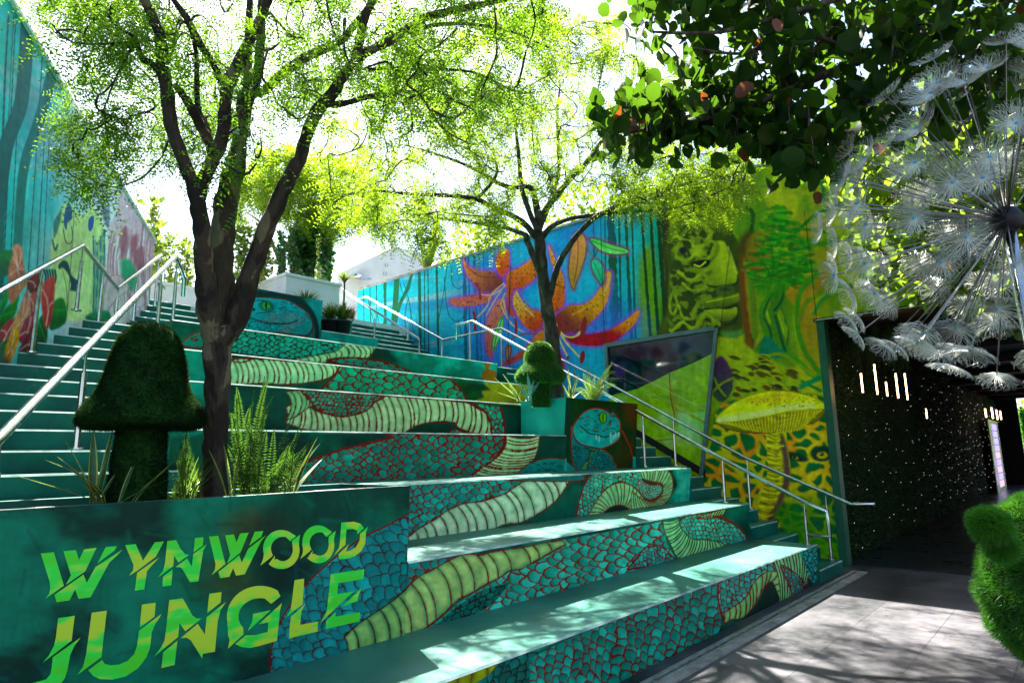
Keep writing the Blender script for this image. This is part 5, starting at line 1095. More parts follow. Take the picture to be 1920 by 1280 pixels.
for pg in LET:
    pg = [(x, y) for x, y in pg if y < 1300]
    pts = []
    for (px, py) in pg:
        d = ray(px, py)      # plane leaning back slightly: y = 1.305 + k*(zt-z)
        kk = UC*.55/(zt_-zb_); yy = 1.305-.0024
        t_ = (yy+kk*zt_)/(d[1]+kk*d[2]); pts.append(W(*(d*t_)))
    tri = tessellate_polygon([[Vector(p) for p in pts]])
    mb.add(pts, [tuple(t3) for t3 in tri])
o = mb.build("lettering", M['letter'], pl1); o["label"] = "slashed capital lettering reading WYNWOOD JUNGLE"

# ------------------------------------------------------------------ handrails
def railing(label, orgp, rails, posts, rr=.024):
    o = thing("handrail", label, "handrail", orgp, "stainless steel handrails on the stairs"); 
    for r in rails:
        mb = MB(orgp); mb.tube(r, rr, 10); mb.build("top_rail", M['steel'], o, True)
    for a, b in posts:
        a = np.array(a); b = np.array(b)
        pm = MB(orgp); pm.tube([b, a-(0, 0, .16)], .021, 8); pm.tube([a-(0, 0, .16), a], .010, 8); pm.tube([b, b+(0, 0, .012)], .05, 12)
        pm.build("post", M['steel'], o)
    return o
def postX(t, zb, X):
    a = AX(t[0], t[1], X); b = a.copy(); b[2] = (zb+EYE)*S; return (a, b)
XN, XF = 3.20, 3.56
near = [AX(x, y, XN) for x, y in ((856, 637), (856, 609), (886, 602), (1199, 773), (1355, 860), (1510, 941), (1550, 958), (1557, 1005), (1515, 1003))]
railing("lower right handrail nearest the tiers, with looped ends", near[4], [near], [postX((881, 604), zs(21), XN), postX((1003, 666), zs(17), XN), postX((1205, 778), zs(9)+.002, XN), postX((1354, 860), zs(6), XN), postX((1507, 941), zs(3)-.002, XN)])
far = [AX(x, y, XF) for x, y in ((664, 563), (686, 556), (831, 637), (940, 615), (1158, 728), (1400, 859), (1596, 945), (1640, 944))]
railing("long right handrail beside the mural wall", far[4], [far], [postX((764, 601), zs(25), XF), postX((829, 636), zs(22), XF), postX((940, 616), zs(21), XF), postX((1076, 684), zs(15), XF), postX((1262, 784), zs(9), XF), postX((1400, 859), zs(5), XF), postX((1547, 923), zs(1), XF)])
up = [AX(x, y, 3.10) for x, y in ((640, 541), (660, 556), (785, 634), (787, 663))]
railing("short bright handrail on the upper right flight", up[2], [up[:3]], [postX((786, 634), zs(21), 3.10), postX((703, 584), zs(27), 3.10)])
ra = [AL(x, y, .035) for x, y in ((-60, 578), (0, 545), (155, 460), (220, 540), (300, 480), (308, 496))]
def postL(t, zb, off=.035):
    a = AL(t[0], t[1], off); b = a.copy(); b[2] = (zb+EYE)*S; return (a, b)
pa = []
for t_, j in (((78, 502), 17), ((156, 462), 21), ((194, 508), 21), ((222, 539), 21), ((258, 512), 23), ((298, 482), 26)): pa.append(postL(t_, zs(j)))
railing("left handrail kinking against the flowered wall", ra[2], [ra], pa)
def AB(px, py):
    d = ray(px, py); t = -.503/(d[0]-.512*d[1]); return W(d[0]*t, d[1]*t, d[2]*t)
def postB(t, zb): a = AB(*t); b = a.copy(); b[2] = (zb+EYE)*S; return (a, b)
rb = [AB(x, y) for x, y in ((-90, 913), (0, 820), (150, 665), (330, 480), (345, 521), (343, 556))]
railing("left handrail in front of the teal steps, longest and brightest", rb[2], [rb], [postB((0, 820), zs(9)), postB((162, 655), zs(11)), postB((304, 507), zs(20)), postB((333, 487), zs(21))], .026)
# ------------------------------------------------------------------ vegetation builders
def quads_obj(name, V, k, mat, parent, smooth=False):
    V = np.asarray(V, np.float32).reshape(-1, 3); n = len(V)//k
    return mesh_obj(name, V, np.arange(n*k).reshape(n, k), mat, parent, smooth)
def nrm(a): return a/(np.linalg.norm(a, axis=-1, keepdims=True)+1e-9)
def leaf_quads(C, D, N, L, Wd):
    """diamond leaves: centre-base C, direction D, face normal N"""
    D = nrm(D); Sd = nrm(np.cross(D, N)); L = np.asarray(L)[:, None]; Wd = np.asarray(Wd)[:, None]
    return np.stack([C, C+D*L*.5+Sd*Wd*.5, C+D*L, C+D*L*.5-Sd*Wd*.5], 1).reshape(-1, 3)
def sprays(P, Dr, g, L=.16, n=7, lw=(.026, .012), droop=.35):
    """pinnate sprays: for each base P with direction Dr, pairs of small leaflets along a drooping rachis"""
    m = len(P); Dr = nrm(Dr+np.array([0, 0, -droop])*g.uniform(.3, 1, (m, 1))); N0 = nrm(g.normal(size=(m, 3))*.5+np.array([0, 0, 1.])); Sd = nrm(np.cross(Dr, N0)); N = np.cross(Sd, Dr)
    out = []
    Ls = L*g.uniform(.6, 1.25, m)
    for i in range(n):
        t = (i+.6)/n; b = P+Dr*(Ls*t)[:, None]+np.array([0, 0, -1.])*(Ls*t*t*.25)[:, None]
        for sgn in (-1, 1):
            d = nrm(Dr*.55+Sd*sgn+g.normal(size=(m, 3))*.18); nn = nrm(N+g.normal(size=(m, 3))*.35)
            s_ = 1-.35*abs(t-.45)
            out.append(leaf_quads(b, d, nn, lw[0]*s_*g.uniform(.8, 1.2, m), lw[1]*s_*g.uniform(.8, 1.2, m)))
    return np.concatenate(out)
def polyline3(pts, r0, r1, org, mb, k=7, wob=.0, g=None):
    p = np.array(pts); mb.tube(p, np.linspace(r0, r1, len(p)) if not hasattr(r0, '__len__') else r0, k, cap=False)
def smooth3(pts, rs, n=4):
    p = np.array(pts, float); out = []; ro = []
    for i in range(len(p)-1):
        a, b, c, d = p[max(i-1, 0)], p[i], p[i+1], p[min(i+2, len(p)-1)]
        for k in range(n):
            t = k/n; out.append(.5*((2*b)+(-a+c)*t+(2*a-5*b+4*c-d)*t*t+(-a+3*b-3*c+d)*t**3)); ro.append(rs[i]*(1-t)+rs[i+1]*t)
    out.append(p[-1]); ro.append(rs[-1]); return np.array(out), ro
def tree(label, base, limbs, attract, g, bark, leaf, spray=dict(), per=5, twr=.012, thin=.004, reach=2.2, name="shade_tree", cat="tree", group=None):
    """limbs: list of (points in metres, radii); attract: crown points joined to the nearest wood by curved twigs"""
    o = thing(name, label, cat, base, group)
    mb = MB(base); nodes = []; dirs = []
    for pts, rs in limbs:
        P, R = smooth3(pts, rs, 5)
        jit = g.normal(0, 1, P.shape)*np.minimum(np.array(R)[:, None]*.05, .004); P = P+jit; R = [r*(1+.05*math.sin(q*1.7+r*90)) for q, r in enumerate(R)]; mb.tube(P, R, 16 if max(rs) > .05 else 9)
        k = [i for i in range(len(P)) if R[i] < .09]
        for i in k[2:]: nodes.append(P[i]); dirs.append(nrm(P[min(i+1, len(P)-1)]-P[max(i-1, 0)]))
    mb.build("trunk", bark, o, True)
    nodes = np.array(nodes); dirs = np.array(dirs); A = np.array(attract)
    d0 = np.array([np.min(np.linalg.norm(nodes-a, axis=1)) for a in A]); A = A[np.argsort(d0)]
    tw = MB(base); SP = []; SD = []
    for a in A:
        d = np.linalg.norm(nodes-a, axis=1); i = int(np.argmin(d)); L = d[i]
        if L > reach or L < .05: 
            if L > reach: continue
        b = nodes[i]; dr = dirs[i]; mid = b+dr*L*.35+(a-b)*.35+g.normal(0, .06, 3)*L; mid2 = b+dr*L*.2+(a-b)*.75+g.normal(0, .05, 3)*L+[0, 0, .05*L]
        P, R = smooth3([b, mid, mid2, a], [min(twr, .004+.006*L), twr*.6, thin, thin*.6], 3); tw.tube(P, R, 4, cap=False)
        for q in range(2, len(P)): nodes = np.vstack([nodes, P[q]]); dirs = np.vstack([dirs, nrm(P[q]-P[q-1])])
        for q in range(3, len(P)):
            for _ in range(g.poisson(per if q > 5 else per*.5)):
                SP.append(P[q]+g.normal(0, .05, 3)); SD.append(nrm(P[q]-P[q-1])*.6+g.normal(0, .8, 3))
    tw.build("twigs", bark, o)
    if SP:
        V = sprays(np.array(SP), np.array(SD), g, **spray)
        quads_obj("crown", V-np.array(base), 4, leaf, o)
    return o
def ellips(g, n, c, r, pw=.5):
    v = nrm(g.normal(size=(n, 3)))*(g.uniform(0, 1, (n, 1))**pw); return np.array(c)+v*np.array(r)
# bark
def bark_mat(name, c1, c2, c3, sc=5.):
    m, n, l, b = new_mat(name); setp(b, .8, .25)
    tc = n.new("ShaderNodeTexCoord"); mp = n.new("ShaderNodeMapping"); mp.inputs["Scale"].default_value = (1, 1, .32); l.new(tc.outputs["Object"], mp.inputs[0])
    nz = n.new("ShaderNodeTexNoise"); nz.inputs["Scale"].default_value = sc*1.6; nz.inputs["Detail"].default_value = 4; nz.inputs["Distortion"].default_value = .6; l.new(mp.outputs[0], nz.inputs[0])
    cr = n.new("ShaderNodeValToRGB"); e = cr.color_ramp.elements; e[0].position = .44; e[0].color = c1+(1,); e[1].position = .5; e[1].color = c2+(1,)
    x = e.new(.58); x.color = c2+(1,); x = e.new(.61); x.color = c3+(1,); l.new(nz.outputs[0], cr.inputs[0]); 
    n3 = n.new("ShaderNodeTexNoise"); n3.inputs["Scale"].default_value = 40; n3.inputs["Detail"].default_value = 8; l.new(mp.outputs[0], n3.inputs[0])
    mx = n.new("ShaderNodeMix"); mx.data_type = 'RGBA'; mx.blend_type = 'MULTIPLY'; mx.inputs[0].default_value = .7; l.new(cr.outputs[0], mx.inputs[6]); l.new(n3.outputs[0], mx.inputs[7]); l.new(mx.outputs[2], b.inputs["Base Color"])
    ad = n.new("ShaderNodeMath"); ad.operation = 'ADD'; l.new(nz.outputs[0], ad.inputs[0]); l.new(n3.outputs[0], ad.inputs[1])
    bp = n.new("ShaderNodeBump"); bp.inputs["Strength"].default_value = .7; bp.inputs["Distance"].default_value = .03; l.new(ad.outputs[0], bp.inputs["Height"]); l.new(bp.outputs[0], b.inputs["Normal"])
    return m
M['bark1'] = bark_mat("flaking_bark", (.022, .015, .009), (.06, .042, .024), (.19, .155, .08))
M['bark2'] = bark_mat("dark_bark", (.04, .035, .022), (.08, .068, .045), (.14, .12, .08), 8)
M['leaf1'] = leaf_mat("fine_green_leaf", (.030, .11, .008), (.085, .19, .008), (.21, .39, .012), .52, .5, .8, c3=(.015, .085, .014), spec=.2)
M['leaf2'] = leaf_mat("fine_lime_leaf", (.06, .15, .008), (.14, .23, .008), (.32, .47, .012), .52, .5, .6, c3=(.03, .12, .016), spec=.2)

zt1 = Z(0, 0, 2.667); zu = Z(600, 0, 2.783)
# ---- near tree in the long planter
base1 = W(.645, 1.455, -.10)
D1 = -((np.array(base1)-[0, 0, EYE*S])@RM)[2]
def limb(px, r, d0, d1, rpx=True):
    n = len(px); ds = np.linspace(d0, d1, n); return [AD(x, y, d) for (x, y), d in zip(px, ds)], [(a*d/F_PX if rpx else a) for a, d in zip(r, ds)]
d = D1
limbs1 = [
 limb([(404, 950), (404, 900), (405, 820), (406, 740), (408, 660), (410, 610)], [27, 24, 22, 22, 25, 29], d, d),
 limb([(404, 650), (392, 580), (384, 520), (380, 450), (374, 400), (364, 352), (347, 307), (322, 240), (315, 180), (305, 124), (300, 67), (281, 22), (262, -20), (230, -120)], [18, 22, 17, 16, 15, 13, 12, 12, 12, 11, 10, 9, 8, 5], d, d-.5),
 limb([(370, 380), (378, 345), (394, 310), (416, 262), (424, 187), (431, 150), (461, 90), (487, 37), (506, -10), (530, -90)], [13, 13, 12, 12, 11, 12, 10, 9, 8, 5], d-.05, d-.5),
 limb([(410, 640), (414, 560), (415, 500), (417, 450), (424, 375), (440, 320), (450, 262), (461, 187), (480, 150), (489, 75), (490, 10), (495, -90)], [25, 25, 22, 21, 21, 18, 13, 15, 9, 8, 7, 4], d+.05, d+.5),
 limb([(461, 190), (465, 130), (466, 60), (470, -40)], [8, 8, 7, 5], d+.3, d+.6),
 limb([(420, 640), (446, 590), (468, 520), (490, 455), (516, 390), (538, 340), (562, 298), (574, 255), (596, 206), (622, 178), (640, 148), (668, 113), (700, 92), (744, 70), (790, 36), (851, 20), (930, 2), (1010, -20)], [19, 22, 18, 16, 15, 14, 12, 11, 12, 11, 10, 9, 8, 8, 7, 7, 5, 4], d+.05, d+.4),
 limb([(485, 175), (499, 168), (536, 133), (581, 104), (637, 78), (665, 47), (706, -6), (750, -70)], [8, 8, 9, 9, 7, 7, 6, 4], d+.4, d+.9),
 limb([(664, 118), (672, 90), (683, 36), (700, -5), (720, -80)], [9, 9, 8, 7, 5], d+.2, d+.1),
 limb([(612, 190), (627, 196), (660, 190), (697, 180), (730, 178), (754, 169), (770, 150), (790, 130)], [5, 7, 5, 5, 4, 4, 3, 2], d+.3, d+.6),
 limb([(754, 169), (790, 185), (812, 215), (835, 245), (880, 270)], [3, 3, 2.4, 2, 1.4], d+.5, d+.9),
 limb([(690, 130), (760, 128), (850, 131), (900, 140), (960, 170)], [3, 3, 2.6, 2, 1.4], d+.3, d+.8),
 limb([(744, 72), (800, 50), (880, 45), (960, 60), (1030, 90)], [4, 4, 3, 2.4, 1.5], d+.3, d+.8),
 limb([(402, 300), (394, 270), (375, 235), (360, 205), (344, 180), (328, 160)], [10, 10, 9, 9, 7, 6], d-.05, d-.3),
 limb([(398, 275), (386, 235), (372, 205), (369, 160), (369, 112), (366, 90), (355, 50), (330, 10), (300, -30)], [6, 6, 5, 5, 4, 4, 3.5, 3, 2.4], d, d-.5),
 limb([(418, 160), (400, 120), (378, 88), (349, 30), (322, -6), (300, -50)], [6, 6, 7, 5, 4, 3], d+.1, d-.2),
 limb([(303, 142), (285, 120), (270, 112), (262, 98), (255, 78), (247, 68), (238, 62)], [7, 6, 6.5, 5, 6, 4, 3], d-.2, d-.4),
 limb([(250, 85), (220, 140), (200, 190), (192, 210)], [2.4, 1.8, 1.4, 1], d-.3, d-.4),
 limb([(247, 80), (200, 82), (140, 80), (100, 60)], [2.6, 2, 1.6, 1], d-.3, d-.7),
]
g1 = np.random.default_rng(21)
def pxcloud(g, n, poly, dd):
    """crown points filling a real volume: an outline seen from the pavement swept between two distances"""
    P = np.array(poly, float); out = []
    while len(out) < n:
        c = g.uniform(P.min(0), P.max(0), (n, 2)); c = c[Canvas.inside(c, P)]
        out += [AD(x, y, g.uniform(*dd)) for x, y in c]
    return out[:n]
at1 = pxcloud(g1, 330, [(60, 20), (100, -160), (800, -220), (1050, -40), (1000, 120), (960, 230), (760, 260), (640, 190), (560, 250), (500, 330), (330, 330), (260, 300), (200, 250), (130, 210), (110, 120)], (d-.7, d+2.0))
at1 += pxcloud(g1, 20, [(150, 180), (330, 150), (330, 300), (250, 320), (170, 340), (100, 290)], (d-.3, d+.8)) + pxcloud(g1, 9, [(95, 275), (200, 240), (240, 300), (215, 340), (170, 372), (160, 330)], (d-.3, d+.3)) + pxcloud(g1, 22, [(150, 0), (330, -20), (340, 120), (240, 150), (130, 110)], (d-.6, d+.5))
at1 += pxcloud(g1, 40, [(500, 120), (700, 40), (900, 60), (1000, 160), (820, 260), (640, 240)], (d, d+1.6))
at1 += list(ellips(g1, 12, (2.6, 4.6, 6.2), (2.6, 2.2, 1.0)))
tree("large multi-stemmed shade tree rising from the lettered planter", base1, limbs1, at1, g1, M['bark1'], M['leaf1'], dict(L=.17, n=8, lw=(.024, .0105), droop=.5), per=3.9, reach=2.6)

# ---- second tree in the square planter
base2 = W(2.62, 2.07, .24)
D2 = -((np.array(base2)-[0, 0, EYE*S])@RM)[2]; d = D2
limbs2 = [
 limb([(1044, 765), (1042, 720), (1036, 640), (1026, 580), (1018, 520), (1013, 470), (1010, 440)], [15, 14, 13, 12, 11, 11, 10], d, d),
 limb([(1030, 560), (1040, 520), (1050, 490), (1068, 461), (1090, 432), (1125, 402), (1180, 378), (1240, 358), (1300, 340), (1350, 318)], [6, 6, 6, 5.5, 5, 5, 4, 3, 2.4, 1.6], d, d-1.2),
 limb([(1013, 450), (1035, 424), (1070, 410), (1110, 404), (1180, 397), (1250, 392), (1300, 380)], [6, 5, 4, 4, 3, 2.2, 1.4], d, d-.6),
 limb([(1015, 520), (1000, 480), (988, 450), (984, 440), (951, 428), (921, 422), (867, 414), (820, 409), (760, 400)], [5, 6, 6, 5, 4, 4, 3, 2.2, 1.4], d, d-.9),
 limb([(1008, 450), (984, 420), (955, 402), (923, 388), (895, 374), (860, 368), (830, 366), (770, 364), (708, 358), (654, 365)], [6, 6, 5, 5, 4.6, 4, 4, 3, 2.4, 1.4], d, d-1.5),
 limb([(1010, 440), (1008, 400), (995, 352), (965, 352), (938, 345), (895, 320), (850, 300), (790, 280)], [6, 7, 5, 4, 4, 3, 2.4, 1.6], d+.1, d-.3),
 limb([(1010, 445), (1014, 410), (1049, 359), (1075, 330), (1099, 305), (1120, 275), (1139, 251), (1150, 210)], [7, 7, 6, 5, 4.4, 4, 3, 2], d, d+.9),
 limb([(1012, 430), (1030, 380), (1047, 323), (1046, 260), (1045, 216), (1050, 160)], [5, 5, 4, 3, 2.4, 1.6], d+.1, d+1.3),
 limb([(1008, 435), (990, 390), (978, 350), (974, 305), (968, 250), (963, 201), (958, 150)], [5, 5, 4.4, 4, 3, 2.4, 1.6], d, d+.3),
 limb([(1099, 305), (1140, 290), (1190, 262), (1230, 250)], [3.6, 3, 2, 1.4], d+.6, d+.9),
 limb([(895, 372), (930, 330), (925, 290), (900, 250)], [3.6, 3, 2.4, 1.4], d-.5, d-.3),
]
g2 = np.random.default_rng(5)
at2 = pxcloud(g2, 400, [(610, 390), (600, 250), (680, 150), (800, 60), (1000, 10), (1200, 40), (1290, 160), (1400, 280), (1420, 380), (1240, 400), (1130, 370), (1000, 380), (880, 430), (760, 420), (660, 420)], (d-2.2, d+2.6))
at2 += pxcloud(g2, 40, [(640, 380), (780, 360), (960, 380), (940, 460), (800, 470), (660, 430)], (d-1.6, d-.2)) + pxcloud(g2, 50, [(1130, 290), (1400, 270), (1420, 370), (1300, 420), (1180, 400)], (d-1.6, d+.2))
at2 += list(ellips(g2, 34, (8.6, 4.9, 6.7), (1.5, 1.7, .9)))
tree("slender shade tree growing behind the small mushroom topiary", base2, limbs2, at2, g2, M['bark2'], M['leaf2'], dict(L=.25, n=8, lw=(.036, .016), droop=.4), per=3.9, twr=.016, thin=.006, reach=3.2)

# ------------------------------------------------------------------ sea grape with big round leaves hanging over the passage
M['round_leaf'] = leaf_mat("shaded_leathery_leaf", (.005, .022, .003), (.014, .042, .004), (.10, .22, .008), .42, .6, 2.6, c3=(.035, .045, .006), spec=.12)  # shade inside the overlapped crown is darkened into this leaf colour
M['round_leaf_sunlit'] = leaf_mat("sunlit_round_leaf", (.04, .11, .006), (.10, .17, .008), (.26, .40, .014), .62, .4, 2.0)  # same leaf, with sunlight from behind lightened into its colour
M['round_leaf_orange'] = leaf_mat("orange_old_leaf", (.12, .03, .01), (.16, .05, .012), (.3, .08, .012), .4, .4, 4)
def round_leaves(C, N, g, R):
    k = 9; an = np.linspace(0, 2*math.pi, k, endpoint=False)+.35
    N = nrm(N); a = nrm(np.cross(N, g.normal(size=N.shape))); b = np.cross(N, a)
    prof = 1+.0*an; prof[0] = .8
    R = np.asarray(R)[:, None, None]
    rim = C[:, None]+R*(a[:, None]*(np.cos(an)*prof)[None, :, None]+b[:, None]*(np.sin(an)*prof*1.05)[None, :, None])+N[:, None]*R*(.16*np.cos(2*an)+.06)[None, :, None]
    m = len(C); V = np.concatenate([C[:, None]-N[:, None]*R*.05, rim], 1).reshape(-1, 3)
    i = np.arange(m)[:, None]*(k+1); F = np.stack([np.stack([i[:, 0], i[:, 0]+1+j, i[:, 0]+1+(j+1) % k], 1) for j in range(k)], 1).reshape(-1, 3)
    return V, F
g3 = np.random.default_rng(9)
base3 = W(3.35, -.35, -.61)
sg = thing("sea_grape_tree", "dark tree with big round leaves overhanging the passage", "tree", base3)
mb = MB(base3)
D3 = 6.0
def L3(px, r, ds): return [AD(x, y, q) for (x, y), q in zip(px, ds)], [a*q/F_PX for a, q in zip(r, ds)]
limbs3 = [([np.array(base3), np.array(base3)+[.1, .2, 1.6], np.array(base3)+[0, .5, 3.2], AD(2100, 60, 6.2)], [.16, .14, .11, .09]),
 L3([(2100, 60), (1920, 40), (1760, 60), (1620, 110), (1500, 160), (1400, 200), (1290, 230), (1170, 250)], [18, 12, 9, 8, 7, 5, 4, 2], [6.2, 5.8, 5.4, 5.2, 5.1, 5, 5, 5]),
 L3([(2100, 60), (1900, -60), (1700, -40), (1500, 20), (1350, 60), (1220, 60)], [16, 11, 8, 6, 4, 2], [6.2, 5.4, 5, 4.8, 4.8, 4.8]),
 L3([(1760, 60), (1700, 140), (1620, 200), (1560, 260), (1510, 320)], [7, 6, 5, 4, 2], [5.4, 5.5, 5.6, 5.7, 5.8]),
 L3([(1920, 40), (1880, 160), (1800, 240), (1740, 330), (1700, 420)], [8, 7, 6, 4, 2], [6, 6.6, 7.2, 7.6, 7.9]),
 L3([(2100, 60), (2050, 200), (1960, 280), (1880, 350), (1820, 450)], [12, 9, 7, 5, 3], [6.2, 7, 7.6, 8, 8.2]),
 L3([(1620, 110), (1500, 60), (1400, 100), (1300, 90)], [5, 4, 3, 2], [5.2, 5, 4.9, 4.9]),
]
nodes = []
for pts, rs in limbs3:
    P, R = smooth3(pts, rs, 5); mb.tube(P, R, 8, cap=False); nodes += list(P[3:])
mb.build("trunk", M['bark2'], sg, True)
A = pxcloud(g3, 370, [(1170, 40), (1200, -120), (2000, -160), (2000, 200), (1800, 190), (1640, 240), (1560, 330), (1440, 300), (1380, 240), (1250, 235), (1140, 240), (1200, 130)], (4.6, 6.3))
A += pxcloud(g3, 36, [(1120, 210), (1230, 180), (1420, 220), (1560, 260), (1560, 340), (1380, 260), (1250, 262), (1130, 250)], (4.8, 5.3))
B = pxcloud(g3, 330, [(1540, 210), (1980, 110), (1990, 640), (1860, 620), (1760, 560), (1650, 540), (1590, 420)], (7.0, 8.8))
tw = MB(base3); VV = []; 
nodes = np.array(nodes); cl = {'a': [], 'b': [], 'o': []}
for a, kind in [(a, 'a') for a in A]+[(b, 'b') for b in B]:
    dd = np.linalg.norm(nodes-a, axis=1); i = int(np.argmin(dd)); 
    if dd[i] > 2.4: continue
    mid = (nodes[i]+a)/2+[0, 0, .12*dd[i]]+g3.normal(0, .05, 3)
    P, R = smooth3([nodes[i], mid, a, a+[0, 0, -.14]], [.011, .008, .005, .003], 3); tw.tube(P, R, 4, cap=False)
    nodes = np.vstack([nodes, P[3:8]])
    for _ in range(8 if kind == 'a' else 9):
        q = P[g3.integers(3, len(P))]+g3.normal(0, .10, 3); cl['o' if (g3.random() < .022) else kind].append(q)
tw.build("twigs", M['bark2'], sg)
for key, mt in (('a', 'round_leaf'), ('b', 'round_leaf_sunlit'), ('o', 'round_leaf_orange')):
    C_ = np.array(cl[key]); N_ = g3.normal(size=C_.shape)+np.array([.2, -.9, -.2]); V, F_ = round_leaves(C_, N_, g3, g3.uniform(.042, .088, len(C_)))
    mesh_obj("crown", V-np.array(base3), F_, M[mt], sg, True)
# dangling strands
st = MB(base3)
for i in range(90):
    a = A[g3.integers(len(A))]; L = g3.uniform(.15, .6); st.tube([a, a+[g3.normal()*.03, g3.normal()*.03, -L*.5], a+[g3.normal()*.05, g3.normal()*.05, -L]], [.0035, .003, .002], 3, cap=False)
st.build("hanging_strands", M['bark2'], sg)
# ------------------------------------------------------------------ artificial-grass topiary
M['turf'] = leaf_mat("artificial_grass", (.02, .12, .006), (.06, .24, .012), (.12, .36, .014), .35, .45, 6)
M['turf_shaded'] = leaf_mat("shaded_artificial_grass", (.0015, .007, .001), (.004, .017, .0015), (.03, .10, .005), .22, .8, 6, spec=.05)  # same turf darkened: shade on the large mushroom sits in its colour
M['turf_base'] = noise_mat("turf_backing", (.004, .02, .003), (.012, .05, .008), 30, .9, .1)
def blades(P, N, g, L, w, droop=.2):
    m = len(P); N = nrm(N+g.normal(0, .42, (m, 3))); S_ = nrm(np.cross(N, g.normal(size=(m, 3)))); l = (L*g.uniform(.5, 1.3, m)*(1+.45*np.sin(P[:, 0]*31+P[:, 2]*17)*np.sin(P[:, 1]*27-P[:, 2]*23)+.5*(g.random(m) < .02)))[:, None]
    return np.stack([P-S_*w, P+S_*w, P+N*l+np.array([0, 0, -1])*l*droop], 1).reshape(-1, 3)
def lathe_samples(prof, n, g):
    prof = np.array(prof, float); seg = np.diff(prof, axis=0); L = np.hypot(seg[:, 0], seg[:, 1]); A = L*(prof[:-1, 0]+prof[1:, 0])/2; A = A/A.sum()
    i = g.choice(len(A), n, p=A); t = g.uniform(0, 1, n)[:, None]; p = prof[i]*(1-t)+prof[i+1]*t; th = g.uniform(0, 2*math.pi, n)
    nr = np.stack([seg[i, 1], -seg[i, 0]], 1); nr /= np.hypot(nr[:, 0], nr[:, 1])[:, None]+1e-9
    P = np.stack([p[:, 0]*np.cos(th), p[:, 0]*np.sin(th), p[:, 1]], 1); N = np.stack([nr[:, 0]*np.cos(th), nr[:, 0]*np.sin(th), nr[:, 1]], 1)
    return P, N
def mushroom_topiary(label, cx, y, px_top, prof_px, stem_px, group, nb, bl, g, tilt=0., mat='turf_shaded'):
    p0 = AY(cx, px_top, y); D = -((p0-[0, 0, EYE*S])@RM)[2]; k = D/F_PX
    H = prof_px[-1][1]; Hs = stem_px[-1][1]
    base = p0-np.array([0, 0, (Hs-px_top)*k])
    o = thing("mushroom_topiary", label, "topiary", base, group)
    for nm, pr in (("cap", prof_px), ("stem", stem_px)):
        prof = [(r*k, (Hs-yy)*k) for r, yy in pr]; prof = crom(prof, 4)
        prof[:, 0] = np.maximum(prof[:, 0], .001)
        mb = MB(); mb.lathe((0, 0, 0), prof[::-1], 40); ob = mb.build(nm, M['turf_base'], o, True)
        Z_ = prof[::-1]; P, N = lathe_samples(Z_, nb if nm == "cap" else nb//3, g); V = blades(P, N, g, bl, bl*.09)
        b = quads_obj("grass_blades", V, 3, M[mat], ob)
        if tilt and nm == "cap": ob.rotation_euler = (0, tilt, 0)
    return o
gm = np.random.default_rng(31)
mushroom_topiary("large dark mushroom topiary standing left of the thick tree trunk", 284, 1.44, 604,
    [(r*.84, y) for r, y in [(1, 604), (18, 607), (40, 618), (58, 638), (68, 662), (75, 690), (82, 715), (92, 740), (108, 760), (119, 775), (121, 787), (112, 797), (90, 800), (60, 797), (46, 794)]], [(r*.84, y) for r, y in [(46, 790), (48, 830), (52, 880), (58, 945)]], "mushroom topiaries in the planters", 42000, .017, gm)
mushroom_topiary("small mossy mushroom topiary in the square planter", 1012, 2.03, 640,
    [(1, 640), (10, 642), (20, 649), (27, 660), (29, 672), (30, 682), (38, 691), (46, 702), (46, 710), (38, 717), (26, 719), (18, 717)], [(17, 716), (16, 735), (17, 762)], "mushroom topiaries in the planters", 16000, .02, gm, mat='turf')

# big turf-covered animal figure at the right edge
fig = thing("grass_animal_figure", "bright green artificial grass animal figure at the edge of the pavement", "topiary", AD(1990, 1330, 3.2)*[1, 1, 0]); FO = np.array(fig.location)
def blob(mb_parts, name, cpx, r, D, g, nb, sq=(1, 1, 1)):
    c = AD(*cpx, D)-FO; rm = r*D/F_PX; v = nrm(g.normal(size=(nb, 3))); sq = np.array(sq)
    P = c+v*rm*sq*(1+.035*np.sin(v[:, :1]*9)+.03*np.sin(v[:, 2:]*13+1)); N = v/sq
    V = blades(P, N, g, .034, .0022, .25)
    mb_parts.append((c, rm, sq, V))
parts_ = []
blob(parts_, "muzzle", (1858, 984), 30, 3.15, gm, 9000, (1, 1, .95)); blob(parts_, "chin", (1876, 1022), 22, 3.15, gm, 5000)
blob(parts_, "head", (1960, 1008), 80, 3.3, gm, 26000, (1, 1, 1)); blob(parts_, "body", (1986, 1120), 124, 3.3, gm, 45000, (1, 1, 1.05)); blob(parts_, "legs", (2100, 1260), 90, 3.3, gm, 16000, (.9, .9, 1.3))
for nm, idx in (("head", (0, 1, 2)), ("body", (3, 4))):
    bm_ = MB()
    for i in idx:
        c, rm, sq, V = parts_[i]; th = np.linspace(-math.pi/2, math.pi/2, 20); bm_.lathe(c, [(max(rm*sq[0]*math.cos(a), .001), rm*sq[2]*math.sin(a)) for a in th], 28)
    hb = bm_.build(nm, M['turf_base'], fig, True)
    quads_obj("grass_blades", np.concatenate([parts_[i][3] for i in idx]), 3, M['turf'], hb)

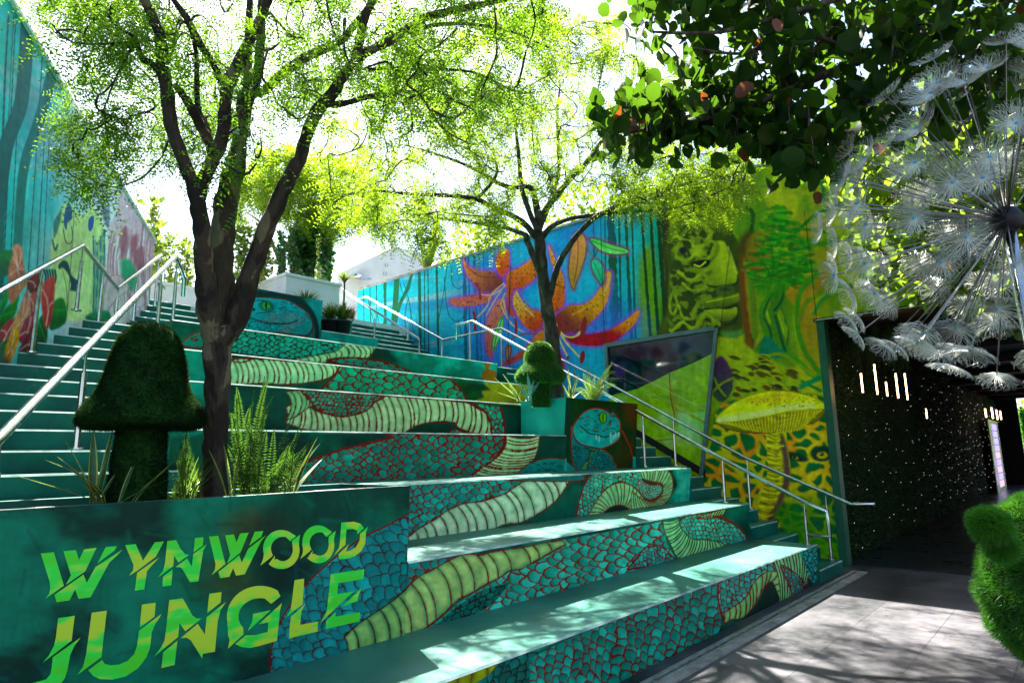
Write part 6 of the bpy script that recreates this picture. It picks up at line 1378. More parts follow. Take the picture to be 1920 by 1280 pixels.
# ------------------------------------------------------------------ small plants
def strap_mat(name, c, edge):
    m, n, l, b = new_mat(name); setp(b, .4, .4)
    at = n.new("ShaderNodeAttribute"); at.attribute_name = "edge"; mx = n.new("ShaderNodeMix"); mx.data_type = 'RGBA'
    mx.inputs[6].default_value = c+(1,); mx.inputs[7].default_value = edge+(1,); gt = n.new("ShaderNodeMath"); gt.operation = 'GREATER_THAN'; gt.inputs[1].default_value = .62
    l.new(at.outputs["Fac"], gt.inputs[0]); l.new(gt.outputs[0], mx.inputs[0])
    tc = n.new("ShaderNodeTexCoord"); nz = n.new("ShaderNodeTexNoise"); nz.inputs["Scale"].default_value = 22; l.new(tc.outputs["Object"], nz.inputs[0]); m2 = n.new("ShaderNodeMix"); m2.data_type = 'RGBA'; m2.blend_type = 'MULTIPLY'; m2.inputs[0].default_value = .7
    l.new(mx.outputs[2], m2.inputs[6]); l.new(nz.outputs[0], m2.inputs[7]); l.new(m2.outputs[2], b.inputs["Base Color"])
    tr = n.new("ShaderNodeBsdfTranslucent"); l.new(m2.outputs[2], tr.inputs[0]); ms = n.new("ShaderNodeMixShader"); ms.inputs[0].default_value = .4; l.new(b.outputs[0], ms.inputs[1]); l.new(tr.outputs[0], ms.inputs[2]); l.new(ms.outputs[0], n["Material Output"].inputs[0])
    return m
M['strap'] = strap_mat("snake_plant_leaf", (.06, .17, .05), (.55, .60, .10))
M['fern'] = leaf_mat("fern_frond", (.04, .10, .01), (.08, .15, .012), (.15, .26, .02), .5, .5, 5)
M['fern_dark'] = leaf_mat("dark_fern_frond", (.008, .04, .006), (.03, .09, .01), (.09, .2, .015), .4, .5, 5)
M['grassb'] = leaf_mat("fountain_grass", (.03, .09, .01), (.09, .16, .02), (.2, .32, .04), .4, .45, 6)
M['blue_agave'] = noise_mat("blue_green_strap", (.05, .2, .16), (.12, .32, .26), 20, .5)
def strap_plant(name, label, base, specs, g, mat, cat="plant", group=None, n=8):
    """specs: (azimuth, height/reach vector xyz, width, bend)"""
    o = thing(name, label, cat, base, group); V = []; F = []; E = []
    for (dx, dy, h, w, bend, ox) in specs:
        k0 = len(V); an = math.atan2(dy, dx); s_ = np.array([-math.sin(an), math.cos(an), 0])
        tw = g.uniform(-.6, .6)
        for i in range(n+1):
            t = i/n; p = np.array([ox[0], ox[1], 0])+np.array([dx*t**bend, dy*t**bend, h*(t if h > 0 else t)-(bend-1)*0.])+np.array([0, 0, -abs(h)*.18*(bend-1)*t*t])
            ww = w*min(1, .45+1.6*t)*(1-t**3.2)*.5+.0004; sv = s_*math.cos(tw*t)+np.array([0, 0, 1])*math.sin(tw*t)*.5; nv = np.cross(sv, [0, 0, 1])*ww*.35
            V += [p-sv*ww-nv, p-sv*ww*.55, p+nv*.2, p+sv*ww*.55, p+sv*ww-nv]; E += [1, .45, 0, .45, 1]
        for i in range(n):
            for j in range(4): a = k0+i*5+j; F.append((a, a+1, a+6, a+5))
    ob = mesh_obj("leaves", V, F, mat, o, True)
    at = ob.data.attributes.new("edge", 'FLOAT', 'POINT'); at.data.foreach_set("value", np.array(E, np.float32))
    return o
def bladespec(base_px, tips, y, wpx=9, bend=1.5):
    """leaf specs from tip positions as seen; all in the plane region around depth y"""
    out = []; b = AY(*base_px, y)
    for (tx, ty, *r) in tips:
        t = AY(tx, ty, y+(r[0] if r else 0)); v = t-b; D = -((b-[0, 0, EYE*S])@RM)[2]
        bd = r[2] if len(r) > 2 else bend
        h = v[2]; h = h/(1-.18*(bd-1)) if h > 0 else h
        out.append((v[0], v[1], h, (r[1] if len(r) > 1 else wpx)*D/F_PX, bd, (random.uniform(-.04, .04), random.uniform(-.03, .03))))
    return b, out
gp = np.random.default_rng(77)
b, sp_ = bladespec((188, 942), [(32, 890, -.05, 7, 1.1), (76, 862, -.02, 10, 1.6), (104, 855, 0, 22, 1.25), (138, 826, .02, 9, 1.3), (190, 806, .03, 17, 1.1), (210, 860, 0, 10, 1.1), (218, 800, .04, 12, 1.2), (160, 880, -.02, 9, 1.2), (235, 865, .02, 9, 1.3), (140, 905, -.03, 7, 1.3)], 1.40)
strap_plant("snake_plant", "yellow-edged strap-leaved plant at the foot of the large mushroom topiary", b, sp_, gp, M['strap'], group="strap-leaved plants in the planters")
b, sp_ = bladespec((232, 945), [(312, 862, .02, 7, 1.2), (300, 880, 0, 7, 1.3), (345, 890, .02, 6, 1.3), (268, 850, .03, 9, 1.1)], 1.37)
strap_plant("snake_plant", "few long arching straps crossing the big topiary stem", b, sp_, gp, M['strap'], group="strap-leaved plants in the planters")
b, sp_ = bladespec((545, 930), [(608, 830, .02, 10, 1.3), (592, 818, 0, 12, 1.1), (572, 850, .02, 10, 1.1), (560, 870, 0, 9, 1.2), (600, 860, .04, 9, 1.3), (530, 880, 0, 8, 1.2)], 1.42)
strap_plant("snake_plant", "green and yellow strap-leaved plant at the right end of the lettered planter", b, sp_, gp, M['strap'], group="strap-leaved plants in the planters")
b, sp_ = bladespec((432, 935), [(418, 830, .02, 12, 1.1), (440, 850, .0, 10, 1.1), (398, 840, .03, 8, 1.2), (450, 880, 0, 8, 1.2)], 1.36)
strap_plant("snake_plant", "dark upright straps in front of the thick tree trunk", b, sp_, gp, M['strap'], group="strap-leaved plants in the planters")
def fern(label, base, fronds, g, mat, group, pin=(.05, .012), name="fern"):
    """fronds: list of (vector to tip, droop)"""
    o = thing(name, label, "fern", base, group); mb = MB(); Q = []
    for v, dr, off in fronds:
        v = np.array(v, float); L = np.linalg.norm(v); n = max(int(L/.017), 24); pts = []
        for i in range(n+1):
            t = i/n; pts.append(np.array(off)+v*t+np.array([0, 0, 1])*L*dr*(t-t*t)*1.0)
        pts = np.array(pts); mb.tube(pts[::3], .0022, 4, cap=False); T = nrm(np.gradient(pts, axis=0)); side = nrm(np.cross(T, nrm(g.normal(size=3)*.4+np.array([v[1], -v[0], .6*L]))))
        for sgn in (-1, 1):
            k = slice(1, n); m = n-1; tt = np.linspace(0, 1, m); ln = pin[0]*np.sin(math.pi*np.clip(tt*.86+.14, 0, 1))**.7*(1.1-tt*.4)
            d = nrm(side[k]*sgn+T[k]*.35+g.normal(0, .08, (m, 3))+np.array([0, 0, -.15])); N = np.cross(T[k], side[k]); Q.append(leaf_quads(pts[k], d, N, ln, np.full(m, pin[1])))
    mb.build("stems", mat, o); quads_obj("fronds", np.concatenate(Q), 4, mat, o); return o
def fern_px(label, bpx, tips, y, g, mat, pin, group, dr=.15, extra=0, ):
    b = AY(*bpx, y); fr = []
    for (tx, ty) in tips:
        t = AY(tx, ty, y+g.uniform(-.05, .06)); fr.append((t-b, dr*g.uniform(.4, 1.6), (g.uniform(-.06, .06), g.uniform(-.03, .05), 0)))
    for _ in range(extra):
        t = fr[g.integers(len(tips))]; fr.append((t[0]*g.uniform(.5, .95)+g.normal(0, .06, 3), t[1], (g.uniform(-.1, .1), g.uniform(-.05, .08), 0)))
    return fern(label, b, fr, g, mat, group, pin)
FG = "ferns growing in the planters"
fern_px("dark feathery fern right beside the thick tree trunk", (470, 935), [(430, 740), (445, 770), (485, 740), (498, 700), (520, 705), (528, 740), (460, 790), (440, 830), (505, 780), (475, 810), (452, 720)], 1.47, gp, M['fern_dark'], (.042, .010), FG, .4, extra=16)
fern_px("bright backlit fern in front of the painted belly scales", (510, 935), [(566, 790), (580, 800), (560, 830), (548, 850), (530, 830), (590, 830), (575, 860), (520, 800), (505, 850)], 1.43, gp, M['fern_dark'], (.040, .010), FG, .35, extra=12)
fern_px("spiky grassy fern between topiary stem and tree trunk", (345, 935), [(330, 830), (350, 800), (375, 850), (310, 860), (395, 870), (360, 870)], 1.44, gp, M['fern_dark'], (.05, .006), FG, .4, extra=12)
fern_px("lime green fern on the square planter", (1112, 752), [(1098, 696), (1108, 684), (1120, 700), (1136, 690), (1146, 682), (1158, 700), (1162, 712), (1140, 715), (1090, 715), (1082, 735), (1128, 705), (1150, 728)], 2.0, gp, M['fern'], (.055, .0085), FG, .45, extra=16)
b, sp_ = bladespec((352, 938), [(x, y_, gp.uniform(-.05, .06), 3.2, 1.7) for x, y_ in ((300, 900), (320, 880), (330, 850), (345, 840), (362, 830), (378, 850), (392, 870), (400, 890), (410, 905), (315, 865), (338, 862), (370, 846), (388, 858), (404, 880), (350, 870), (295, 915))]*2, 1.40)
strap_plant("fountain_grass", "fine arching grass tuft between the topiary and the trunk", b, sp_, gp, M['grassb'], cat="grass tuft")
b, sp_ = bladespec((990, 752), [(976, 715, 0, 9, 1.1), (984, 698, 0, 9, 1.0), (1000, 712, 0, 9, 1.0), (968, 722, .02, 5, 1.2), (1022, 700, .01, 9, 1.05), (1012, 718, 0, 8, 1.1)], 1.97)
strap_plant("snake_plant", "blue-green straps at the foot of the small mushroom topiary", b, sp_, gp, M['blue_agave'], group="strap-leaved plants in the planters")
b, sp_ = bladespec((975, 752), [(926, 708, 0, 4, 1.1), (930, 735, 0, 4, 1.2), (940, 700, 0, 3, 1.05), (955, 720, 0, 5, 1.1), (985, 720, 0, 5, 1.1), (972, 728, 0, 7, 1.1)], 1.99)
strap_plant("snake_plant", "thin yellow straps leaning left over the square planter edge", b, sp_, gp, M['strap'], group="strap-leaved plants in the planters")
b, sp_ = bladespec((1070, 752), [(1060, 702, 0, 6, 1.0), (1066, 690, .02, 5, 1.0), (1078, 715, 0, 6, 1.1), (1056, 720, 0, 5, 1.1), (1086, 700, 0, 5, 1.0), (1096, 730, 0, 4, 1.2)], 2.02)
strap_plant("snake_plant", "upright yellow-green straps between small topiary and lime fern", b, sp_, gp, M['strap'], group="strap-leaved plants in the planters")

# ------------------------------------------------------------------ plants, pots and buildings at the top
M['pot'] = noise_mat("black_plastic_pot", (.008, .012, .012), (.02, .025, .025), 5, .5)
M['bright_leaf'] = leaf_mat("sunlit_shrub_leaf", (.05, .11, .01), (.10, .15, .012), (.18, .26, .015), .5, .5, 3)
M['deep_leaf'] = leaf_mat("deep_green_leaf", (.01, .05, .012), (.03, .12, .02), (.1, .3, .03), .35, .35, 3)
def broad_shrub(name, label, base, P, g, L, W_, mat, stemr=.012, cat="shrub", group=None, up=.5, nst=6):
    o = thing(name, label, cat, base, group); P = np.array(P); m = len(P)
    D = g.normal(size=(m, 3))+np.array([0, 0, up]); N = g.normal(size=(m, 3))*.6+np.array([0, -.3, 1])
    V = leaf_quads(P-np.array(base), D, N, g.uniform(.6, 1.2, m)*L, g.uniform(.7, 1.1, m)*W_); quads_obj("foliage", V, 4, mat, o)
    mb = MB(base)
    for i in range(nst):
        t = P[g.integers(m)]; mb.tube([base, (np.array(base)*.5+t*.5)+g.normal(0, .04, 3), t], [stemr, stemr*.7, stemr*.3], 5, cap=False)
    mb.build("stems", M['bark2'], o); return o
def column_pts(g, px, ytop, ybot, wpx, Y, n):
    out = []
    for i in range(n):
        t = g.uniform(0, 1); yy = ytop+(ybot-ytop)*t; w = wpx*(.35+.65*math.sin(math.pi*min(t*.8+.2, 1)))*(.7+.3*math.sin(yy*.22))
        out.append(AY(px+g.normal()*w*.5, yy, Y+g.normal()*.10))
    return out
gk = np.random.default_rng(13)
for (lab, px, yt_, yb_, w, Y, n, L, mt, grp) in (
    ("tall pale shrub just beyond the left mural wall end", 290, 378, 545, 16, 4.55, 260, .19, 'bright_leaf', "shrubs behind the top of the stairs"),
    ("airy sunlit shrub behind the left stair top", 318, 440, 545, 28, 4.6, 420, .11, 'bright_leaf', "shrubs behind the top of the stairs"),
    ("low sunlit shrub left of the thick trunk", 350, 450, 540, 22, 4.65, 300, .12, 'bright_leaf', "shrubs behind the top of the stairs"),
    ("dense hedge-like bush behind the far end of the left stairs", 392, 455, 545, 34, 4.75, 900, .13, 'bright_leaf', "shrubs behind the top of the stairs"),
    ("wide sunlit bush between the trunk and the pale bare tree", 490, 425, 550, 34, 4.8, 900, .14, 'bright_leaf', "shrubs behind the top of the stairs"),
    ("yellow-green bush right behind the white box planter", 600, 440, 525, 34, 5.2, 700, .15, 'bright_leaf', "shrubs behind the top of the stairs"),
    ("leafy bush seen between the forked stems", 455, 430, 555, 26, 4.5, 520, .15, 'bright_leaf', "shrubs behind the top of the stairs"),
    ("slim column of small round leaves beside the pale bare tree", 528, 440, 552, 13, 4.4, 460, .12, 'deep_leaf', "shrubs behind the top of the stairs"),
    ("slim leafy column behind the white box planter", 548, 430, 540, 11, 4.6, 380, .12, 'deep_leaf', "shrubs behind the top of the stairs")):
    P = column_pts(gk, px, yt_, yb_, w, Y, n); b = AY(px, yb_+6, Y); b[2] = (.944+EYE)*S
    broad_shrub("leafy_shrub", lab, b, P, gk, L, L*.55, M[mt], group=grp)
for lab, px, yt_, w, n in (("dark leafy column partly hidden by the pale bare tree", 560, 425, 13, 650), ("darkest dense leafy column, tallest at the top of the stairs", 578, 385, 19, 1100), ("dark leafy column immediately left of the white building", 612, 420, 14, 700)):
    P = column_pts(gk, px, yt_, 525, w, 4.75, n); b = AY(px, 540, 4.75); b[2] = (.944+EYE)*S
    broad_shrub("columnar_tree", lab, b, P, gk, .17, .12, M['deep_leaf'], .03, cat="tree")
# pale bare-trunked tree in the distance
bt = AY(520, 560, 4.9); bt[2] = (.944+EYE)*S; Db = -((bt-[0, 0, EYE*S])@RM)[2]
lb = [limb([(521, 560), (524, 520), (530, 480), (548, 440), (560, 405)], [5, 5, 4, 3, 2], Db, Db), limb([(527, 500), (512, 460), (490, 420), (462, 398)], [4, 3.4, 2.6, 1.6], Db, Db), limb([(545, 445), (575, 420), (600, 400)], [3, 2.4, 1.4], Db, Db), limb([(505, 450), (500, 400), (492, 360)], [3, 2.2, 1.4], Db, Db)]
M['pale_bark'] = noise_mat("pale_grey_bark", (.22, .2, .16), (.42, .40, .34), 8, .8)
at3 = pxcloud(gk, 190, [(430, 420), (440, 330), (520, 280), (660, 300), (740, 360), (700, 420), (600, 440), (500, 400)], (Db-1.5, Db+1.5))
tree("pale slender tree behind the upper planter, lime crown", bt, lb, at3, gk, M['pale_bark'], M['leaf2'], dict(L=.34, n=6, lw=(.07, .03), droop=.3), per=5, twr=.02, thin=.008, reach=4.)
# walls and boxes
def box_thing(name, label, cat, x0, x1, y0, y1, z0, z1, mat, cap=True, part="body"):
    o = thing(name, label, cat, W((x0+x1)/2, y0, z0)); oo = W((x0+x1)/2, y0, z0)
    mb = MB(oo); bxU(mb, x0, x1, y0, y1, z0, z1); mb.build(part, mat, o)
    if cap: mb = MB(oo); bxU(mb, x0-.012, x1+.012, y0-.012, y1+.012, z1, z1+.02); mb.build("coping", mat, o)
    return o
a = AY(272, 528, 4.4); b_ = AY(470, 560, 4.4)
box_thing("low_wall", "low white wall behind the top of the left stairs", "wall", a[0]/S-.6, b_[0]/S+.3, 4.4, 4.45, .944, a[2]/S-EYE, M['white'])
a = AY(537, 516, 4.1); b_ = AY(637, 532, 4.1)
box_thing("box_planter", "white rendered box planter at the top of the tiers", "planter", a[0]/S, b_[0]/S, 4.1, 4.5, .944, a[2]/S-EYE, M['white'])
a = AY(648, 508, 6.4); e_ = AY(740, 462, 6.4)
hb = thing("white_building", "white rendered building beyond the far end of the mural wall", "building", W(5.0, 6.4, .944)); ho = W(5.0, 6.4, .944)
mb = MB(ho); x0 = a[0]/S-.1; z_a = a[2]/S-EYE-.05; z_b = e_[2]/S-EYE
mb.prism([Wp(x0, 6.4, .9), Wp(x0, 6.4, z_a), Wp(e_[0]/S, 6.4, z_b), Wp(6.5, 6.4, z_b+.05), Wp(6.5, 6.4, .9)][::-1], [Wp(x0, 7.5, .9), Wp(x0, 7.5, z_a), Wp(e_[0]/S, 7.5, z_b), Wp(6.5, 7.5, z_b+.05), Wp(6.5, 7.5, .9)][::-1]); mb.build("wall", M['white'], hb)
for px_, py_ in ((721, 513), (724, 497)):
    c = AY(px_, py_, 6.39); mb = MB(ho); mb.lathe(c-[0, .02, .04], [(.04, 0), (.05, .03), (.05, .07), (.02, .09)], 10); mb.build("vent", M['steel'], hb)
lm = thing("wall_lamp", "flat grey lamp on the white building wall", "lamp", AY(672, 524, 6.35)); lo_ = np.array(lm.location); mb = MB(lo_); c = lo_; mb.prism([c+[-.28, 0, 0], c+[.28, 0, .02], c+[.28, -.35, -.02], c+[-.28, -.35, -.04]], [c+[-.1, 0, .1], c+[.28, 0, .12], c+[.26, -.3, .06], c+[-.1, -.3, .05]]); mb.build("housing", M['steel'], lm); mb = MB(lo_); mb.box(c+[-.06, -.02, .1], c+[.06, .14, .2]); mb.build("bracket", M['steel'], lm)
for i, px_ in enumerate((738, 858, 812)):
    t0 = AY(px_, 360, 8.5); o = thing("column", ["pale slim column left of the mural wall top, nearest the building", "pale slim column rising behind the mural wall, rightmost", "pale slim column rising behind the mural wall, middle"][i], "column", (t0[0], t0[1], 3.4), "pale columns beyond the mural wall"); mb = MB((t0[0], t0[1], 3.4)); mb.lathe((t0[0], t0[1], 3.4), [(.16, 0), (.16, .2), (.12, .25), (.12, t0[2]-3.6), (.17, t0[2]-3.5), (.17, t0[2]-3.4)], 14); mb.build("shaft", M['white'], o)
# potted spiky plants
def spiky(label, px, py_base, Y, hpx, n, g, pot=True, group="spiky potted plants by the upper planter", name="potted_plant", mat='grassb', spread=.9, zb=None):
    b = AY(px, py_base, Y); 
    if zb is not None: b[2] = (zb+EYE)*S
    D = -((b-[0, 0, EYE*S])@RM)[2]; k = D/F_PX; o = thing(name, label, "plant", b, group); hp = 0
    if pot:
        mb = MB(); r = 16*k; mb.lathe((0, 0, 0), [(r*.75, 0), (r, 28*k), (r*1.06, 28*k), (r*1.06, 31*k), (r*.9, 31*k), (r*.88, 26*k)], 18); mb.build("pot", M['pot'], o, True); hp = 26*k
    V = []; F = []
    for i in range(n):
        an = g.uniform(0, 6.28); sp = g.uniform(.1, spread)*hpx*k; h = hpx*k*g.uniform(.55, 1.05); s_ = np.array([-math.sin(an), math.cos(an), 0]); k0 = len(V); w = g.uniform(1.2, 2.4)*k
        for q in range(6):
            t = q/5; p = np.array([math.cos(an)*sp*t**1.5, math.sin(an)*sp*t**1.5, hp+h*(t-.35*t*t*sp/(hpx*k))]); ww = w*(1-t**2)+.0005; V += [p-s_*ww, p+s_*ww]
        for q in range(5): a = k0+q*2; F.append((a, a+1, a+3, a+2))
    mesh_obj("leaves", V, F, M[mat], o); return o
spiky("spiky fountain-like plant in a black pot on the tier, nearer the mural", 643, 586, 3.62, 46, 150, gk, zb=zt(8)+.002)
spiky("spiky fountain-like plant in a black pot, second from the mural", 619, 583, 3.66, 44, 130, gk, zb=zt(8)+.002)
spiky("spiky plant rising from the upper planter before the white box", 573, 556, 3.66, 42, 140, gk, pot=False, zb=.93, name="spiky_plant", group=None)
spiky("small rusty-brown spiky plant beside the mural's far end", 655, 598, 4.1, 46, 110, gk, pot=False, mat='round_leaf_orange', zb=.944, name="spiky_plant", group=None, spread=.4)
y_ = spiky("thin yucca on a bare stalk in front of the white building", 646, 530, 4.6, 26, 60, gk, pot=False, mat='bright_leaf', name="yucca", group=None, spread=1.2); 
yl_ = np.array(y_.location); mb = MB(yl_); mb.tube([yl_-[0, 0, yl_[2]-(.944+EYE)*S], yl_], .02, 6); mb.build("stalk", M['bark2'], y_)
for lab, px_, Y_, h_ in (("palm-like fronds above the left stair top, nearest the mural wall", 372, 4.9, 95), ("palm-like fronds behind the upper snake planter", 470, 4.6, 85), ("wide palm fronds behind the white box planter", 640, 5.6, 110)):
    spiky(lab, px_, 548, Y_, h_, 46, gk, pot=False, mat='bright_leaf', zb=.944, name="palm", group="small palms at the top of the stairs", spread=.9)
# banana-like leaves and seedlings above the far mural wall
bp = AX(800, 515, 3.95); b, sp_ = bp, [(gk.normal()*.9, gk.normal()*.7, gk.uniform(.8, 1.5), .2, 1.4, (0, 0)) for _ in range(11)]
strap_plant("banana_plant", "broad bright leaves rising behind the far mural wall", b, sp_, gk, M['bright_leaf'])
gq = np.random.default_rng(4)
for lab, px_, py_, n in (("bushy lime foliage behind the mural wall left of the second tree", 905, 470, 1100), ("bushy foliage above the mural wall right of the second tree", 1120, 400, 900), ("yellow-green bush above the stone face painting", 1330, 350, 700)):
    c = AX(px_, py_, 4.2); P = c+nrm(gq.normal(size=(n, 3)))*gq.uniform(0, 1, (n, 1))**.4*np.array([.7, 1.5, .75]); b = c.copy(); b[2] = 5.2
    broad_shrub("roof_bush", lab, b, P, gq, .16, .10, M['leaf2'], .02, group="bushes behind the mural wall")
# wall lamps
c = AL(136, 236, .0); o = thing("wall_lamp", "small white box lamp high on the left mural wall", "lamp", c); mb = MB(c); mb.box(c+[-.02, -.1, -.07], c+[.10, .02, .06]); mb.build("housing", M['white'], o); mb = MB(c); mb.box(c+[.10, -.09, -.06], c+[.22, .0, .035]); mb.build("lens", M['steel'], o)
c = AD(433, 240, D1+.25); o = thing("flood_light", "little floodlight clamped in the fork of the large tree", "lamp", c); mb = MB(c); mb.box(c+[-.045, -.03, -.05], c+[.045, .03, .0]); mb.build("housing", M['pot'], o); mb = MB(c); mb.box(c+[-.04, -.032, -.045], c+[.04, -.030, -.005]); mb.build("lens", M['steel'], o); mb = MB(c); mb.tube([c+[0, 0, 0], c+[.0, .02, .09], c+[.03, .06, .14]], .008, 6); mb.build("bracket", M['pot'], o)
# disc on the paving
c = AZ(1890, 1182, G+.0005); o = thing("floor_disc", "small pale round cap set in the sunlit paving", "floor cap", c); mb = MB(c); mb.lathe(c, [(.075, 0), (.075, .006), (.06, .009), (.0005, .009)], 24); mb.build("cap", noise_mat("worn_brass", (.35, .26, .12), (.5, .38, .2), 20, .4, .5), o)

# ------------------------------------------------------------------ dandelion sculpture
M['fibre'] = noise_mat("white_fibre", (.40, .42, .37), (.55, .57, .50), 8, .3, .6)
M['gun'] = noise_mat("dark_steel_rod", (.10, .09, .09), (.20, .19, .18), 10, .3, .5, .9)
M['blue'] = noise_mat("blue_bead", (.0, .25, .5), (.0, .4, .65), 4, .25)
DC = AD(1888, 412, 4.55); DR = 1.22
dand = thing("dandelion_sculpture", "giant steel dandelion clock with white thread seed heads", "sculpture", (DC[0], DC[1], 0)); DO = np.array([DC[0], DC[1], 0.])
foot = AD(1990, 860, 4.4); foot[2] = 0
mb = MB(DO); mb.tube([foot, DC], .042, 16); mb.build("pole", noise_mat("polished_pole", (.35, .4, .45), (.55, .6, .65), 4, .12, .5, 1.), dand, True)
mb = MB(DO); mb.lathe(DC, [(max(.10*math.cos(a), .001), .10*math.sin(a)) for a in np.linspace(-1.57, 1.57, 10)], 16); mb.build("hub", M["black"], dand, True)
mb = MB(DO); mb.lathe(foot, [(.18, 0), (.18, .015), (.05, .02)], 20); mb.build("base_plate", M['gun'], dand)
gd = np.random.default_rng(2)
def head_mesh(g, nf=110, R=.15):
    V = []; F = []; g_dep = g.uniform(.6, 1.2)
    for i in range(nf):
        an = 2*math.pi*i/nf+g.normal()*.04; r = R*g.uniform(.82, 1.05); d = np.array([math.cos(an), math.sin(an), 0]); s_ = np.array([-math.sin(an), math.cos(an), 0]); k0 = len(V); lean = g.uniform(.88, 1.06)
        for q in range(6):
            t = q/5; p = d*r*math.sin(t*1.45)*lean+np.array([0, 0, 1])*(r*.55*(1-math.cos(t*1.5))*g_dep-.0*t)+s_*.02*t*t*g.normal(); w = .00085*(1-.2*t)
            V += [p+s_*w, p-s_*w+np.array([0, 0, w]), p-d*w*0-np.array([0, 0, w])]
        for q in range(5):
            for j in range(3): a = k0+q*3+j; b2 = k0+q*3+(j+1) % 3; F.append((a, b2, b2+3, a+3))
    return V, F
protos = []
for _ in range(5):
    V, F_ = head_mesh(gd); me = bpy.data.meshes.new("seed_head"); me.from_pydata([tuple(v) for v in V], [], F_); me.materials.append(M['fibre']); protos.append(me)
mbb = MB(); mbb.lathe((0, 0, 0), [(.001, -.009), (.008, -.004), (.008, .004), (.001, .009)], 8); bead_o = mbb.build("bead", M['blue'], dand); bead_me = bead_o.data; bpy.data.objects.remove(bead_o)
NF = 165; cnt = 0
for i in range(NF):
    z = 1-2*(i+.5)/NF; th = i*2.399963; r = math.sqrt(1-z*z); dv = nrm(np.array([r*math.cos(th), r*math.sin(th), z])+gd.normal(0, .07, 3)); R_ = DR*gd.uniform(.84, 1.04); tip = DC+dv*R_
    if to_px([tip])[0][0] > 1975 or cnt >= 98: continue
    cnt += 1
    mb = MB(DO); mb.tube([DC+dv*.07, tip], .0048, 5); ro = mb.build("rod", M['gun'], dand)
    h = bpy.data.objects.new("seed_head", protos[cnt % 5]); COL.objects.link(h); h.parent = ro; q = Vector(dv).to_track_quat('Z', 'Y'); h.rotation_mode = 'QUATERNION'; h.rotation_quaternion = q; h.location = Vector(tip-DO)
    # seed heads open outwards
    k_ = gd.uniform(.85, 1.1); h.scale = (k_, k_, k_)
    bd_ = bpy.data.objects.new("bead", bead_me); COL.objects.link(bd_); bd_.parent = ro; bd_.location = Vector(tip-DO+dv*.008)

# ------------------------------------------------------------------ passage: hedge lining, lights
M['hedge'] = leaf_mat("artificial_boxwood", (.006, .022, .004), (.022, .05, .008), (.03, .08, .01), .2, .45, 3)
M['spark'] = emis_mat("fairy_light_glow", (1, .95, .85), .22); M['warm'] = emis_mat("warm_tube_glow", (1., .50, .22), 2.2)
gh = np.random.default_rng(8)
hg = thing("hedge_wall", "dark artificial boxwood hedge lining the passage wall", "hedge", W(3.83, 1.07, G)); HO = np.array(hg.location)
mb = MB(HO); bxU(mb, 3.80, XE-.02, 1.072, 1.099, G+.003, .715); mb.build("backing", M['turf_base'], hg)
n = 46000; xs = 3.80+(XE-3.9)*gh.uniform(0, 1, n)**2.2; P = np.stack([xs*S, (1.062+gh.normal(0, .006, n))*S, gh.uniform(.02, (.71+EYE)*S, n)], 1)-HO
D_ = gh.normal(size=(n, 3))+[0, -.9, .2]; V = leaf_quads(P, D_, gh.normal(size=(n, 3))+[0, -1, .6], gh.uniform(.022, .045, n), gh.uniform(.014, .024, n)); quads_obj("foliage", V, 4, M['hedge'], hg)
fl = thing("fairy_lights", "net of tiny white fairy lights on the dark hedge wall", "fairy lights", W(5, 1.04, G)); FL = np.array(fl.location)
bulbs = MB(FL); wires = MB(FL)
for row in range(14):
    z = .25+row*.22; pts = []
    for x in np.arange(4.1, 12.5, .3):
        if gh.random() < .3: continue
        p = np.array([(x+gh.normal()*.09)*S, 1.045*S, z+gh.normal()*.11]); pts.append(p); r = .005*max(1, x/7)
        bulbs.add([p+[r, 0, 0], p-[r, 0, 0], p+[0, r, 0], p-[0, r, 0], p+[0, 0, r], p-[0, 0, r]], [(0, 2, 4), (2, 1, 4), (1, 3, 4), (3, 0, 4), (2, 0, 5), (1, 2, 5), (3, 1, 5), (0, 3, 5)])
    wires.tube(pts, .0012, 3, cap=False)
bo = bulbs.build("bulbs", M['spark'], fl); bo["kind"] = "stuff"; wires.build("wire", M['pot'], fl)
tubes = [(1615, 700, 735, .9), (1640, 683, 738, .86), (1662, 716, 742, .9), (1680, 700, 745, .8), (1697, 700, 748, .86), (1737, 766, 784, .9), (1848, 766, 782, .9), (1860, 764, 784, .85), (1869, 768, 786, .9), (1876, 770, 786, .85)]
for i, (px_, ya_, yb2, Y) in enumerate(tubes):
    a = AY(px_-1, ya_, Y); b_ = AY(px_+1, yb2, Y); b_[:2] = a[:2]; o = thing("hanging_light", "glowing warm tube light hanging in the passage", "light", a, "warm tube lights hanging in the passage")
    nm_ = ["leftmost tube light inside the passage mouth", "tallest and brightest tube light, second inside the mouth", "short tube light hanging third from the mouth", "long tube light hanging fourth from the mouth", "thin dim tube light hanging fifth from the mouth", "lone small tube light hanging lower, midway down the passage", "first of the tiny far tube lights beside the bright opening", "second of the tiny far tube lights beside the bright opening", "third of the tiny far tube lights beside the bright opening", "last tiny far tube light, nearest the bright opening"]; o["label"] = nm_[i]
    mb = MB(a); mb.tube([b_, a], .011 if i < 6 else .02, 8); mb.build("tube", M['warm'], o); mb = MB(a); top = a.copy(); top[2] = (.715+EYE)*S; mb.tube([a, top], .003, 4); mb.build("cord", M['pot'], o)
hf = thing("hanging_fern", "drooping dark fern fronds hanging at the passage mouth", "fern", W(4.1, .95, .70)); Q = []
